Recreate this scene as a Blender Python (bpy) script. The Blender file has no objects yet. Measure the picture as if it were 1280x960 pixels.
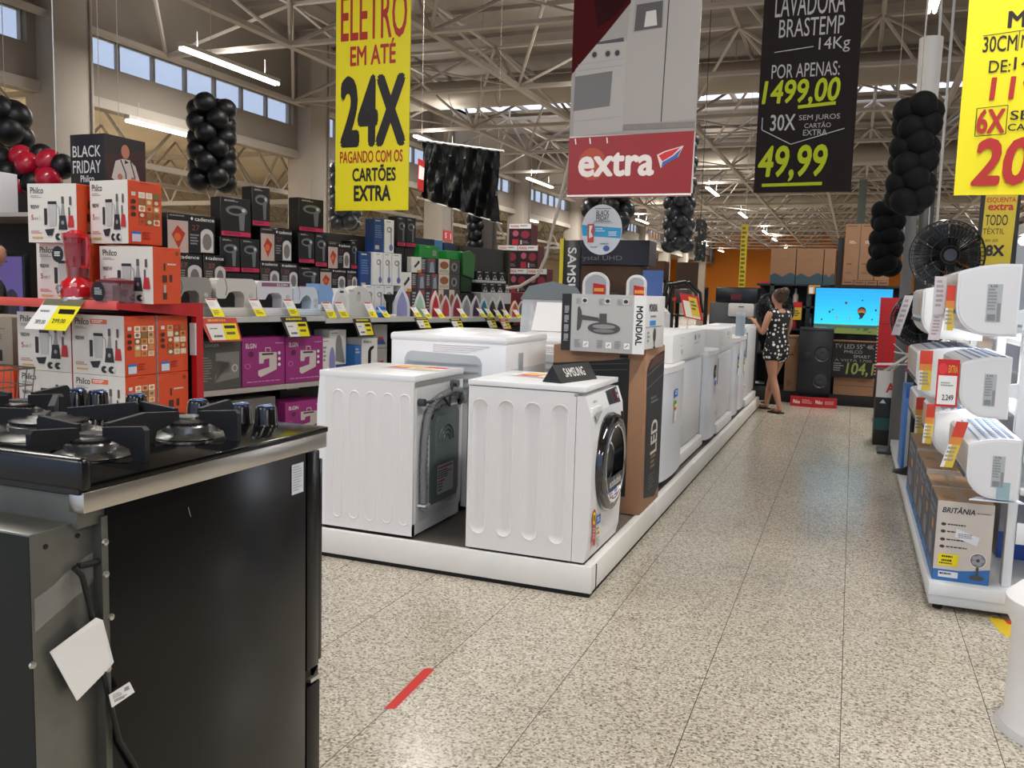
import bpy, bmesh, math, random
from mathutils import Vector, Matrix
random.seed(7)
SC = bpy.context.scene
COL = SC.collection
R = math.radians
PI = math.pi

# ---------------------------------------------------------------- camera
cam = bpy.data.cameras.new('camera')
cam.sensor_fit = 'HORIZONTAL'; cam.sensor_width = 36.0
cam.lens = 36.0 * 1082.25 / 1280.0
cam.clip_start = 0.05; cam.clip_end = 300
co = bpy.data.objects.new('camera', cam); COL.objects.link(co)
H = 1.45
rx = Vector((0.93038221, 0.36555821, 0.02749807))
ry = Vector((-0.06435977, 0.08903525, 0.99394695))
rz = Vector((0.36089717, -0.92652033, 0.10636406))
co.matrix_world = Matrix(((rx.x, ry.x, rz.x, 0), (rx.y, ry.y, rz.y, 0), (rx.z, ry.z, rz.z, H), (0, 0, 0, 1)))
SC.camera = co

# ---------------------------------------------------------------- light and exposure
SC.view_settings.view_transform = 'Standard'
SC.view_settings.look = 'None'
SC.view_settings.gamma = 1.0
SC.view_settings.use_curve_mapping = False
SC.view_settings.exposure = 0.0
SKY_STRENGTH = 1.0
SKY_HORIZON = (0.66, 0.82, 1.15); SKY_ZENITH = (2.3, 2.4, 2.6)
TUBE_WATTS = 138.0
UP_SHARE = 0.27
TUBE_EMIT = 9.0
SHELF_LED_WATTS = 14.0
w = bpy.data.worlds.new('daylight'); SC.world = w; w.use_nodes = True
bg = w.node_tree.nodes['Background']
bg.inputs[1].default_value = SKY_STRENGTH
_n = w.node_tree.nodes; _tc = _n.new('ShaderNodeTexCoord'); _sp = _n.new('ShaderNodeSeparateXYZ'); _rp = _n.new('ShaderNodeValToRGB')
_rp.color_ramp.elements[0].position = 0.30; _rp.color_ramp.elements[0].color = (*SKY_HORIZON, 1); _rp.color_ramp.elements[1].position = 0.95; _rp.color_ramp.elements[1].color = (*SKY_ZENITH, 1)
w.node_tree.links.new(_tc.outputs['Generated'], _sp.inputs[0]); w.node_tree.links.new(_sp.outputs['Z'], _rp.inputs['Fac']); w.node_tree.links.new(_rp.outputs['Color'], bg.inputs[0])
SC.cycles.use_denoising = True
SC.cycles.max_bounces = 8; SC.cycles.diffuse_bounces = 4; SC.cycles.glossy_bounces = 3
SC.cycles.transparent_max_bounces = 8; SC.cycles.transmission_bounces = 4
SC.cycles.caustics_reflective = False; SC.cycles.caustics_refractive = False
SC.cycles.sample_clamp_indirect = 4.0

# ---------------------------------------------------------------- materials
def lin(h):
    h = h.lstrip('#')
    out = []
    for i in (0, 2, 4):
        c = int(h[i:i+2], 16) / 255.0
        out.append(c / 12.92 if c <= 0.04045 else ((c + 0.055) / 1.055) ** 2.4)
    return tuple(out)
_mc = {}
def C(h, rough=0.5, metal=0.0, spec=0.5, coat=0.0, noise=0.0):
    k = (h, rough, metal, spec, coat, noise)
    if k in _mc: return _mc[k]
    m = bpy.data.materials.new('paint_%s_%d' % (h.lstrip('#'), int(rough * 100))); m.use_nodes = True
    nt = m.node_tree; b = nt.nodes['Principled BSDF']
    b.inputs['Base Color'].default_value = (*lin(h), 1)
    b.inputs['Roughness'].default_value = rough
    b.inputs['Metallic'].default_value = metal
    b.inputs['Specular IOR Level'].default_value = spec
    b.inputs['Coat Weight'].default_value = coat
    if noise:
        tc = nt.nodes.new('ShaderNodeTexCoord'); nz = nt.nodes.new('ShaderNodeTexNoise'); rp = nt.nodes.new('ShaderNodeValToRGB')
        nz.inputs['Scale'].default_value = 9; nz.inputs['Detail'].default_value = 6
        c = lin(h)
        rp.color_ramp.elements[0].color = (*[x * (1 - noise) for x in c], 1)
        rp.color_ramp.elements[1].color = (*[min(1, x * (1 + noise)) for x in c], 1)
        nt.links.new(tc.outputs['Object'], nz.inputs['Vector']); nt.links.new(nz.outputs['Fac'], rp.inputs['Fac'])
        nt.links.new(rp.outputs['Color'], b.inputs['Base Color'])
    _mc[k] = m
    return m
def E(h, s):
    k = ('e', h, s)
    if k in _mc: return _mc[k]
    m = bpy.data.materials.new('lit_' + h.lstrip('#')); m.use_nodes = True
    b = m.node_tree.nodes['Principled BSDF']
    b.inputs['Base Color'].default_value = (0.02, 0.02, 0.02, 1)
    b.inputs['Emission Color'].default_value = (*lin(h), 1); b.inputs['Emission Strength'].default_value = s
    _mc[k] = m
    return m
def glassy(name, h, a=0.35, rough=0.08):
    k = ('g', name)
    if k in _mc: return _mc[k]
    m = bpy.data.materials.new(name); m.use_nodes = True; nt = m.node_tree
    b = nt.nodes['Principled BSDF']; out = nt.nodes['Material Output']
    b.inputs['Base Color'].default_value = (*lin(h), 1); b.inputs['Roughness'].default_value = rough
    t = nt.nodes.new('ShaderNodeBsdfTransparent'); mx = nt.nodes.new('ShaderNodeMixShader')
    mx.inputs[0].default_value = a
    nt.links.new(t.outputs[0], mx.inputs[1]); nt.links.new(b.outputs[0], mx.inputs[2]); nt.links.new(mx.outputs[0], out.inputs[0])
    _mc[k] = m
    return m
WHITE = C('#e9e8e6', 0.35); WHITE2 = C('#dcdbd8', 0.45); PAPER = C('#ebe9e4', 0.7); BLACK = C('#121214', 0.35)
BLACKM = C('#0d0d0f', 0.75); GREY = C('#8c8c8c', 0.5); DGREY = C('#3b3b3d', 0.5); LGREY = C('#c3c2c0', 0.5)
RED = C('#c5191c', 0.5); YEL = C('#f2e206', 0.55); KRAFT = C('#9c7558', 0.85, noise=0.12); ORANGE = C('#d8501f', 0.6)
STEEL = C('#c9c5be', 0.28, 1.0); GALV = C('#a9aaa4', 0.42, 0.75, noise=0.3); SKIN = C('#ad7c62', 0.55)
PLAT = C('#e6e4de', 0.4, noise=0.05); BLUE = C('#1f6fc4', 0.5); NAVY = C('#16274f', 0.5)

# ---------------------------------------------------------------- mesh helpers
class M:
    def __init__(s): s.v = []; s.f = []; s.mi = []; s.sm = []; s.ms = []
    def m(s, mt):
        if mt not in s.ms: s.ms.append(mt)
        return s.ms.index(mt)
    def add(s, vs, fs, mt, sm=False):
        o = len(s.v); i = s.m(mt)
        s.v += [tuple(p) for p in vs]
        for f in fs:
            s.f.append([a + o for a in f]); s.mi.append(i); s.sm.append(sm)
        return s
    def box(s, x0, x1, y0, y1, z0, z1, mt, bev=0.0, seg=2, rot=None):
        if x0 > x1: x0, x1 = x1, x0
        if y0 > y1: y0, y1 = y1, y0
        if z0 > z1: z0, z1 = z1, z0
        vs = [(x, y, z) for z in (z0, z1) for y in (y0, y1) for x in (x0, x1)]
        fs = [(0, 2, 3, 1), (4, 5, 7, 6), (0, 1, 5, 4), (2, 6, 7, 3), (0, 4, 6, 2), (1, 3, 7, 5)]
        if bev:
            bm = bmesh.new(); bv = [bm.verts.new(p) for p in vs]
            for f in fs: bm.faces.new([bv[i] for i in f])
            bmesh.ops.bevel(bm, geom=list(bm.edges), offset=bev, segments=seg, affect='EDGES', profile=0.5)
            bm.verts.index_update()
            vs = [tuple(q.co) for q in bm.verts]; fs = [[q.index for q in f.verts] for f in bm.faces]; bm.free()
        if rot is not None:
            vs = [tuple(rot @ Vector(p)) for p in vs]
        return s.add(vs, fs, mt, bool(bev))
    def cyl(s, p0, p1, r0, mt, r1=None, n=16, cap=True, sm=True):
        r1 = r0 if r1 is None else r1
        p0 = Vector(p0); p1 = Vector(p1); d = (p1 - p0)
        q = d.to_track_quat('Z', 'Y'); vs = []
        for p, r in ((p0, r0), (p1, r1)):
            for k in range(n):
                a = 2 * PI * k / n
                vs.append(p + q @ Vector((r * math.cos(a), r * math.sin(a), 0)))
        s.add(vs, [(k, (k + 1) % n, n + (k + 1) % n, n + k) for k in range(n)], mt, sm)
        if cap:
            s.add(vs[:n], [list(range(n))[::-1]], mt); s.add(vs[n:], [list(range(n))], mt)
        return s
    def lathe(s, prof, mt, o=(0, 0, 0), ax=(0, 0, 1), n=24, cap=True):
        o = Vector(o); q = Vector(ax).to_track_quat('Z', 'Y'); vs = []
        for r, z in prof:
            for k in range(n):
                a = 2 * PI * k / n
                vs.append(o + q @ Vector((r * math.cos(a), r * math.sin(a), z)))
        fs = []
        for i in range(len(prof) - 1):
            for k in range(n):
                fs.append((i * n + k, i * n + (k + 1) % n, (i + 1) * n + (k + 1) % n, (i + 1) * n + k))
        s.add(vs, fs, mt, True)
        if not cap: return s
        if prof[0][0] > 1e-4: s.add(vs[:n], [list(range(n))[::-1]], mt)
        if prof[-1][0] > 1e-4: s.add(vs[-n:], [list(range(n))], mt)
        return s
    def prism(s, pts, mt, o, u, v, t0, t1, sm=False):
        o = Vector(o); u = Vector(u); v = Vector(v); wv = u.cross(v); n = len(pts)
        A = [o + u * a + v * b + wv * t0 for a, b in pts]; B = [o + u * a + v * b + wv * t1 for a, b in pts]
        s.add(A, [list(range(n))[::-1]], mt); s.add(B, [list(range(n))], mt)
        s.add(A + B, [(k, (k + 1) % n, n + (k + 1) % n, n + k) for k in range(n)], mt, sm)
        return s
    def tube(s, pts, r, mt, n=8):
        P = [Vector(p) for p in pts]; vs = []; rr = r if isinstance(r, (list, tuple)) else [r] * len(P)
        up = None
        for i, p in enumerate(P):
            d = (P[min(i + 1, len(P) - 1)] - P[max(i - 1, 0)]).normalized()
            if up is None:
                up = Vector((0, 0, 1)) if abs(d.z) < 0.9 else Vector((1, 0, 0))
            a = d.cross(up).normalized(); up = a.cross(d).normalized()
            for k in range(n):
                t = 2 * PI * k / n
                vs.append(p + (a * math.cos(t) + up * math.sin(t)) * rr[i])
        fs = [(i * n + k, (i + 1) * n + k, (i + 1) * n + (k + 1) % n, i * n + (k + 1) % n) for i in range(len(P) - 1) for k in range(n)]
        s.add(vs, fs, mt, True)
        s.add(vs[:n], [list(range(n))], mt); s.add(vs[-n:], [list(range(n))[::-1]], mt)
        return s
    def ball(s, c, r, mt, n=16, k=10):
        rx_, ry_, rz_ = r if isinstance(r, (tuple, list)) else (r, r, r)
        vs = [(c[0], c[1], c[2] - rz_)]
        for i in range(1, k):
            t = PI * i / k - PI / 2
            for j in range(n):
                a = 2 * PI * j / n
                vs.append((c[0] + rx_ * math.cos(t) * math.cos(a), c[1] + ry_ * math.cos(t) * math.sin(a), c[2] + rz_ * math.sin(t)))
        vs.append((c[0], c[1], c[2] + rz_)); fs = []
        for j in range(n):
            fs.append((0, 1 + (j + 1) % n, 1 + j)); l = 1 + (k - 2) * n
            fs.append((len(vs) - 1, l + j, l + (j + 1) % n))
            for i in range(k - 2):
                fs.append((1 + i * n + j, 1 + i * n + (j + 1) % n, 1 + (i + 1) * n + (j + 1) % n, 1 + (i + 1) * n + j))
        return s.add(vs, fs, mt, True)
    def build(s, name, parent=None, loc=(0, 0, 0), rot=0.0, label=None):
        me = bpy.data.meshes.new(name); me.from_pydata(s.v, [], s.f); me.update()
        for mt in s.ms: me.materials.append(mt)
        me.polygons.foreach_set('material_index', s.mi); me.polygons.foreach_set('use_smooth', s.sm)
        if any(s.sm) and hasattr(me, 'set_sharp_from_angle'): me.set_sharp_from_angle(angle=R(40))
        ob = bpy.data.objects.new(name, me); COL.objects.link(ob)
        ob.location = loc; ob.rotation_euler = (0, 0, rot)
        if parent is not None: ob.parent = parent
        if label: ob['label'] = label
        return ob

_tx = {}
def glyphs(st, b):
    k = (st, b)
    if k in _tx: return _tx[k]
    cu = bpy.data.curves.new('t', 'FONT'); cu.body = st; cu.resolution_u = 3; cu.fill_mode = 'FRONT'
    ob = bpy.data.objects.new('t', cu); COL.objects.link(ob)
    dg = bpy.context.evaluated_depsgraph_get(); ev = ob.evaluated_get(dg); me = ev.to_mesh()
    vs = [(q.co.x, q.co.y) for q in me.vertices]; fs = [list(p.vertices) for p in me.polygons]
    ev.to_mesh_clear(); bpy.data.objects.remove(ob); bpy.data.curves.remove(cu)
    if b:                                                               # heavier stroke: shifted copies of the same outline
        n0 = len(vs); v0, f0 = vs, fs; vs, fs = [], []
        for q in range(9):
            dx, dy = (0, 0) if q == 8 else (1.1 * b * math.cos(q * PI / 4), 1.1 * b * math.sin(q * PI / 4))
            fs += [[i + q * n0 for i in f] for f in f0]; vs += [(x + dx, y + dy) for x, y in v0]
    x0 = min(p[0] for p in vs); x1 = max(p[0] for p in vs); y0 = min(p[1] for p in vs); y1 = max(p[1] for p in vs)
    _tx[k] = ([((p[0] - x0) / (x1 - x0), (p[1] - y0) / (y1 - y0)) for p in vs], fs)
    return _tx[k]

class Art(M):
    """printing on a flat face: o = top left corner, u right, v DOWN, px = metres per unit"""
    def __init__(s, o, u, v, px=1.0, lift=0.0012):
        super().__init__(); s.o = Vector(o); s.u = Vector(u).normalized() * px; s.vd = Vector(v).normalized() * px
        s.n = s.vd.normalized().cross(s.u.normalized()); s.k = lift
    def P(s, x, y): return s.o + s.u * x + s.vd * y + s.n * s.k
    def _up(s): s.k += 0.00012
    def poly(s, pts, mt):
        vs = [s.P(x, y) for x, y in pts]
        area = sum(pts[i][0] * pts[(i + 1) % len(pts)][1] - pts[(i + 1) % len(pts)][0] * pts[i][1] for i in range(len(pts)))
        f = list(range(len(vs)))
        s.add(vs, [f[::-1] if area > 0 else f], mt); s._up(); return s
    def rect(s, x0, y0, x1, y1, mt): return s.poly([(x0, y0), (x1, y0), (x1, y1), (x0, y1)], mt)
    def ell(s, cx, cy, rx_, ry_, mt, n=24, a0=0, a1=2 * PI):
        return s.poly([(cx + rx_ * math.cos(a0 + (a1 - a0) * k / n), cy + ry_ * math.sin(a0 + (a1 - a0) * k / n)) for k in range(n)], mt)
    def line(s, pts, wd, mt):
        for (x0, y0), (x1, y1) in zip(pts, pts[1:]):
            d = math.hypot(x1 - x0, y1 - y0) or 1; a = -(y1 - y0) / d * wd / 2; b = (x1 - x0) / d * wd / 2
            s.add([s.P(x0 + a, y0 + b), s.P(x1 + a, y1 + b), s.P(x1 - a, y1 - b), s.P(x0 - a, y0 - b)], [(0, 1, 2, 3)], mt)
        s._up(); return s
    def T(s, st, x0, y0, x1, y1, mt, b=0.0, sh=0.0, rot=0):
        vs, fs = glyphs(st, b); out = []; n0 = len(vs) // 9; k0 = s.k
        for i_, (a, c) in enumerate(vs):
            if b: s.k = k0 + 0.00007 * (i_ // n0)
            if rot == 0: x = x0 + (x1 - x0) * a + sh * (c - 0.5) * (y1 - y0); y = y1 - (y1 - y0) * c
            elif rot == 90: x = x1 - (x1 - x0) * (1 - c); y = y0 + (y1 - y0) * a          # reads downwards
            else: x = x0 + (x1 - x0) * (1 - c); y = y1 - (y1 - y0) * a
            out.append(s.P(x, y))
        s.add(out, fs, mt); s._up(); return s
    def lines(s, x0, y0, x1, y1, n, mt, seed=1, fill=0.55):
        """small print too fine to read"""
        rd = random.Random(seed); h = (y1 - y0) / n
        for k in range(n):
            x = x0
            xe = x0 + (x1 - x0) * rd.uniform(0.6, 1)
            while x < xe:
                wd = (x1 - x0) * rd.uniform(0.06, 0.16)
                s.add([s.P(x, y0 + k * h), s.P(min(x + wd, xe), y0 + k * h), s.P(min(x + wd, xe), y0 + (k + fill) * h), s.P(x, y0 + (k + fill) * h)], [(3, 2, 1, 0)], mt)
                x += wd + (x1 - x0) * 0.025
        s._up(); return s

def thing(name, label, cat, loc=(0, 0, 0), rot=0.0, group=None):
    o = bpy.data.objects.new(name, None); COL.objects.link(o); o.empty_display_size = 0.05
    o.location = loc; o.rotation_euler = (0, 0, rot)
    o['label'] = label; o['category'] = cat
    if group: o['group'] = group
    return o
def tag(o, label, cat, group=None):
    o['label'] = label; o['category'] = cat
    if group: o['group'] = group
    return o
def struct(o): o['kind'] = 'structure'; return o
def dup(root, label=None, loc=None, rot=None, group=None):
    r = root.copy(); COL.objects.link(r)
    if loc is not None: r.location = loc
    if rot is not None: r.rotation_euler = (0, 0, rot)
    if label: r['label'] = label
    if group: r['group'] = group
    for ch in list(root.children):
        c = ch.copy(); COL.objects.link(c); c.parent = r
        for g in list(ch.children):
            d = g.copy(); COL.objects.link(d); d.parent = c
    return r
ORD = ['first', 'second', 'third', 'fourth', 'fifth', 'sixth', 'seventh', 'eighth', 'ninth', 'tenth', 'eleventh', 'twelfth', 'thirteenth', 'fourteenth', 'fifteenth', 'sixteenth']
X_, Y_, Z_ = (1, 0, 0), (0, 1, 0), (0, 0, 1)
# ================================================================ THE SETTING
def floor_mat():
    m = bpy.data.materials.new('terrazzo_tiles'); m.use_nodes = True; nt = m.node_tree; N = nt.nodes; L = nt.links
    b = N['Principled BSDF']; g = N.new('ShaderNodeNewGeometry')
    def ramp(stops, src):
        r = N.new('ShaderNodeValToRGB'); r.color_ramp.interpolation = 'LINEAR'
        while len(r.color_ramp.elements) < len(stops): r.color_ramp.elements.new(0.5)
        for e, (p, c) in zip(r.color_ramp.elements, stops): e.position = p; e.color = (*c, 1)
        L.new(src, r.inputs['Fac']); return r.outputs['Color']
    v = N.new('ShaderNodeTexVoronoi'); v.inputs['Scale'].default_value = 125; L.new(g.outputs['Position'], v.inputs['Vector'])
    sx = N.new('ShaderNodeSeparateColor'); L.new(v.outputs['Color'], sx.inputs[0])
    nz = N.new('ShaderNodeTexNoise'); nz.inputs['Scale'].default_value = 95; nz.inputs['Detail'].default_value = 3; L.new(g.outputs['Position'], nz.inputs['Vector'])
    ad = N.new('ShaderNodeMath'); ad.operation = 'MULTIPLY_ADD'; ad.inputs[1].default_value = 0.7
    sub = N.new('ShaderNodeMath'); sub.operation = 'MULTIPLY_ADD'; sub.inputs[1].default_value = 1.3; sub.inputs[2].default_value = -0.5
    L.new(nz.outputs['Fac'], sub.inputs[0]); L.new(sx.outputs[0], ad.inputs[0]); L.new(sub.outputs[0], ad.inputs[2])
    col = ramp([(0.0, lin('#5a5449')), (0.22, lin('#918877')), (0.42, lin('#b8af9f')), (0.75, lin('#cec6b7')), (1.0, lin('#e2ddd2'))], ad.outputs[0])
    big = N.new('ShaderNodeTexNoise'); big.inputs['Scale'].default_value = 0.8; big.inputs['Detail'].default_value = 5; L.new(g.outputs['Position'], big.inputs['Vector'])
    mul = N.new('ShaderNodeMix'); mul.data_type = 'RGBA'; mul.blend_type = 'MULTIPLY'; mul.inputs[0].default_value = 1
    L.new(col, mul.inputs[6]); L.new(ramp([(0.3, (0.86, 0.85, 0.83)), (0.7, (1, 1, 1))], big.outputs['Fac']), mul.inputs[7])
    sp = N.new('ShaderNodeSeparateXYZ'); L.new(g.outputs['Position'], sp.inputs[0])
    def joint(out, off, per, wd):
        a = N.new('ShaderNodeMath'); a.operation = 'ADD'; a.inputs[1].default_value = off; L.new(out, a.inputs[0])
        p = N.new('ShaderNodeMath'); p.operation = 'PINGPONG'; p.inputs[1].default_value = per / 2; L.new(a.outputs[0], p.inputs[0])
        c = N.new('ShaderNodeMath'); c.operation = 'LESS_THAN'; c.inputs[1].default_value = wd; L.new(p.outputs[0], c.inputs[0]); return c.outputs[0]
    jx = joint(sp.outputs['X'], -0.052, 0.488, 0.0016); jy = joint(sp.outputs['Y'], -0.30, 0.488, 0.0009)
    mxj = N.new('ShaderNodeMath'); mxj.operation = 'MAXIMUM'; L.new(jx, mxj.inputs[0]); L.new(jy, mxj.inputs[1])
    fin = N.new('ShaderNodeMix'); fin.data_type = 'RGBA'; L.new(mxj.outputs[0], fin.inputs[0]); L.new(mul.outputs[2], fin.inputs[6]); fin.inputs[7].default_value = (*lin('#4b443a'), 1)
    L.new(fin.outputs[2], b.inputs['Base Color']); b.inputs['Roughness'].default_value = 0.22; b.inputs['Specular IOR Level'].default_value = 0.45
    return m
def stained(name, h, amp=0.12, scale=1.2, rough=0.8):
    m = bpy.data.materials.new(name); m.use_nodes = True; nt = m.node_tree; b = nt.nodes['Principled BSDF']
    g = nt.nodes.new('ShaderNodeNewGeometry'); nz = nt.nodes.new('ShaderNodeTexNoise'); r = nt.nodes.new('ShaderNodeValToRGB')
    nz.inputs['Scale'].default_value = scale; nz.inputs['Detail'].default_value = 6
    c = lin(h); r.color_ramp.elements[0].color = (*[x * (1 - amp) for x in c], 1); r.color_ramp.elements[1].color = (*[x * (1 + amp) for x in c], 1)
    nt.links.new(g.outputs['Position'], nz.inputs['Vector']); nt.links.new(nz.outputs['Fac'], r.inputs['Fac']); nt.links.new(r.outputs['Color'], b.inputs['Base Color'])
    b.inputs['Roughness'].default_value = rough; return m
FLOORM = floor_mat(); WALLM = stained('beige_painted_wall', '#887e73'); CEILM = stained('brown_grey_roof_deck', '#8b8178', 0.15)
COLM = stained('column_paint', '#a69c90'); BEAM = C('#a2978a', 0.6); ROD = C('#afa59a', 0.6); OUTW = stained('cream_outer_wall', '#cfbfa4')

struct(M().box(-24, 13, -9, 92, -0.2, 0, FLOORM).build('floor'))
YF = 77
cm = M(); cm.box(-11.7, 13, -9, 24.0, 6.9, 7.0, CEILM); cm.box(-11.7, 13, 25.1, YF, 6.9, 7.0, CEILM)
for i in range(60):                                                     # ribs of the roof deck
    y = -8 + i * 1.6
    if not 23 < y < 25.6: cm.box(-11.7, 13, y, y + 0.09, 6.82, 6.9, CEILM)
struct(cm.build('ceiling'))
am = M().box(-19.4, -11.7, -9, YF, 4.62, 4.72, OUTW)
struct(am.build('ceiling_annex'))
SKYL = bpy.data.materials.new('translucent_skylight_sheet'); SKYL.use_nodes = True; _nt = SKYL.node_tree; _tl = _nt.nodes.new('ShaderNodeBsdfTranslucent'); _tl.inputs[0].default_value = (0.95, 0.96, 1, 1); _nt.links.new(_tl.outputs[0], _nt.nodes['Material Output'].inputs[0])
sk = M()
for i in range(12): sk.box(-11.5 + i * 2.04, -11.5 + i * 2.04 + 1.95, 24.0, 25.1, 6.9, 6.93, SKYL)
for i in range(13): sk.box(-11.6 + i * 2.04, -11.5 + i * 2.04, 24.0, 25.1, 6.82, 6.95, BEAM)
struct(sk.build('window_9'))
struct(M().box(13, 13.2, -9, YF, 0, 7, stained('right_wall_paint', '#7d766e')).build('wall_right'))
ow = M().box(-19.6, -19.4, -9, YF, 0, 4.7, OUTW); struct(ow.build('wall_outer_left'))
bw = M().box(-22, 13, YF, YF + 0.2, 0, 7, stained('orange_back_wall', '#e08424', 0.06, 0.5)); struct(bw.build('wall_back'))
# clerestory wall on columns along the left side of the hall
WX = -11.5; ZB, ZS, ZH, ZT = 4.2, 4.88, 5.36, 6.9
bays = [(-2.9 + 6.5 * k) for k in range(15)]                          # y of the columns, k=2 is the one beside the frame's left edge
cols = [y for y in bays]
wm = M(); prev = -9.0
for y in cols + [YF]:
    a, bnd = prev, min(y - 0.36, YF)
    if bnd > a + 0.3:
        wm.box(WX - 0.2, WX, a, bnd, ZB, ZS, WALLM); wm.box(WX - 0.2, WX, a, bnd, ZH, ZT, WALLM)
        w0, w1 = a + 0.15, bnd - 0.15
        wm.box(WX - 0.2, WX, a, w0, ZS, ZH, WALLM); wm.box(WX - 0.2, WX, w1, bnd, ZS, ZH, WALLM)
    prev = y + 0.36
wm.box(WX, WX + 0.06, -9, YF, ZB, ZB + 0.16, COLM)
struct(wm.build('wall_left'))
PANE = glassy('window_glass', '#dfe8f5', 0.22, 0.1); FRM = C('#8d8a86', 0.5)
prev = -9.0; nwin = 0
for y in cols + [YF]:
    a, bnd = prev + 0.15, min(y - 0.36, YF) - 0.15; prev = y + 0.36
    if bnd < a + 1 or bnd < 2: continue
    nwin += 1
    fr = M(); k = 7; st = (bnd - a) / k
    fr.box(WX - 0.17, WX - 0.1, a, bnd, ZS, ZS + 0.03, FRM); fr.box(WX - 0.17, WX - 0.1, a, bnd, ZH - 0.03, ZH, FRM)
    for j in range(k + 1): fr.box(WX - 0.17, WX - 0.09, a + j * st - 0.025, a + j * st + 0.025, ZS, ZH, FRM)
    f = struct(fr.build('window_%d' % (nwin + 9)))
    pn = M()
    for j in range(k): pn.box(WX - 0.15, WX - 0.14, a + j * st, a + (j + 1) * st, ZS + 0.01, ZH - 0.01, PANE)
    pn.build('pane', f)
for i, y in enumerate(cols):
    if y > 74: continue
    c = M(); c.box(WX - 0.25, WX + 0.35, y - 0.36, y + 0.36, 0, ZT, COLM, 0.015); c.cyl((WX + 0.37, y + 0.3, 0.3), (WX + 0.37, y + 0.3, ZT - 0.05), 0.02, COLM, n=8)
    struct(c.build('trim_column_%d' % (i + 1)))

# space frame under the roof: one mesh per bay row
def bar(m, a, b, r, mt=ROD): m.cyl(a, b, r, mt, n=5, cap=False)
XS = [-11.3 + 2.55 * k for k in range(10)]; YS = [1.2 + 3.65 * k for k in range(21)]
ZL, ZU = 5.32, 6.62
for j in range(len(YS) - 1):
    y0, y1 = YS[j], YS[j + 1]; ym = (y0 + y1) / 2; t = M()
    big = 1.0
    for i, x in enumerate(XS):
        bar(t, (x, y0, ZL), (x, y1, ZL), 0.065 * big)
        if i < len(XS) - 1:
            bar(t, (x, y0, ZL), (XS[i + 1], y0, ZL), 0.05 * big)
            xm = x + 1.275
            for (px, py) in ((x, y0), (x + 2.55, y0), (x, y1), (x + 2.55, y1)): bar(t, (px, py, ZL), (xm, ym, ZU), 0.034 * big)
            bar(t, (xm, ym - 3.65 / 2, ZU), (xm, ym + 3.65 / 2, ZU), 0.045)
            if i < len(XS) - 2: bar(t, (xm, ym, ZU), (xm + 2.55, ym, ZU), 0.045)
            if (i + j) % 3 == 0: bar(t, (xm, ym, ZU), (xm, ym, 6.9), 0.03)
            if (i * 7 + j * 3) % 4 == 0: bar(t, (x, y0, ZL), (x + 2.55, y1, ZL), 0.02)
    struct(t.build('trim_truss_row_%d' % (j + 1)))
for j in range(7):                                                      # open-web trusses of the side aisle beyond the columns
    t = M(); y = 4.5 + 6.2 * j
    for z in (3.35, 4.45): t.box(-19.4, WX - 0.3, y - 0.05, y + 0.05, z - 0.05, z + 0.05, BEAM)
    for i in range(6):
        x = -19.4 + i * 1.26
        bar(t, (x, y, 3.35), (x + 0.63, y, 4.45), 0.035, BEAM); bar(t, (x + 0.63, y, 4.45), (x + 1.26, y, 3.35), 0.035, BEAM)
    struct(t.build('trim_side_truss_%d' % (j + 1)))
for j in range(4):
    t = M(); x = -18.8 + j * 2.1
    t.box(x - 0.05, x + 0.05, -5, 60, 3.55, 3.65, BEAM)
    for i in range(30):
        y = -4 + i * 2.1; bar(t, (x, y, 3.6), (x, y + 1.05, 4.6), 0.03, BEAM); bar(t, (x, y + 1.05, 4.6), (x, y + 2.1, 3.6), 0.03, BEAM)
    struct(t.build('trim_side_purlin_%d' % (j + 1)))
DUCT = C('#a79c8e', 0.45, 0.3)
for i, (y, z, x0, x1, r) in enumerate(((19.6, 6.15, -11.2, 12.8, 0.33), (31, 6.2, -11.2, 12.8, 0.36), (44, 6.2, -11.2, 12.8, 0.4))):
    d = M(); d.cyl((x0, y, z), (x1, y, z), r, DUCT, n=20)
    k = int((x1 - x0) / 1.2)
    for q in range(k): d.cyl((x0 + 0.6 + q * 1.2, y, z), (x0 + 0.66 + q * 1.2, y, z), r + 0.015, DUCT, n=20)
    for q in range(4): d.box(x0 + 3 + q * 5.5, x0 + 3.03 + q * 5.5, y - 0.02, y + 0.02, z + r, 6.9, BEAM)
    struct(d.build('trim_air_duct_%d' % (i + 1)))

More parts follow.
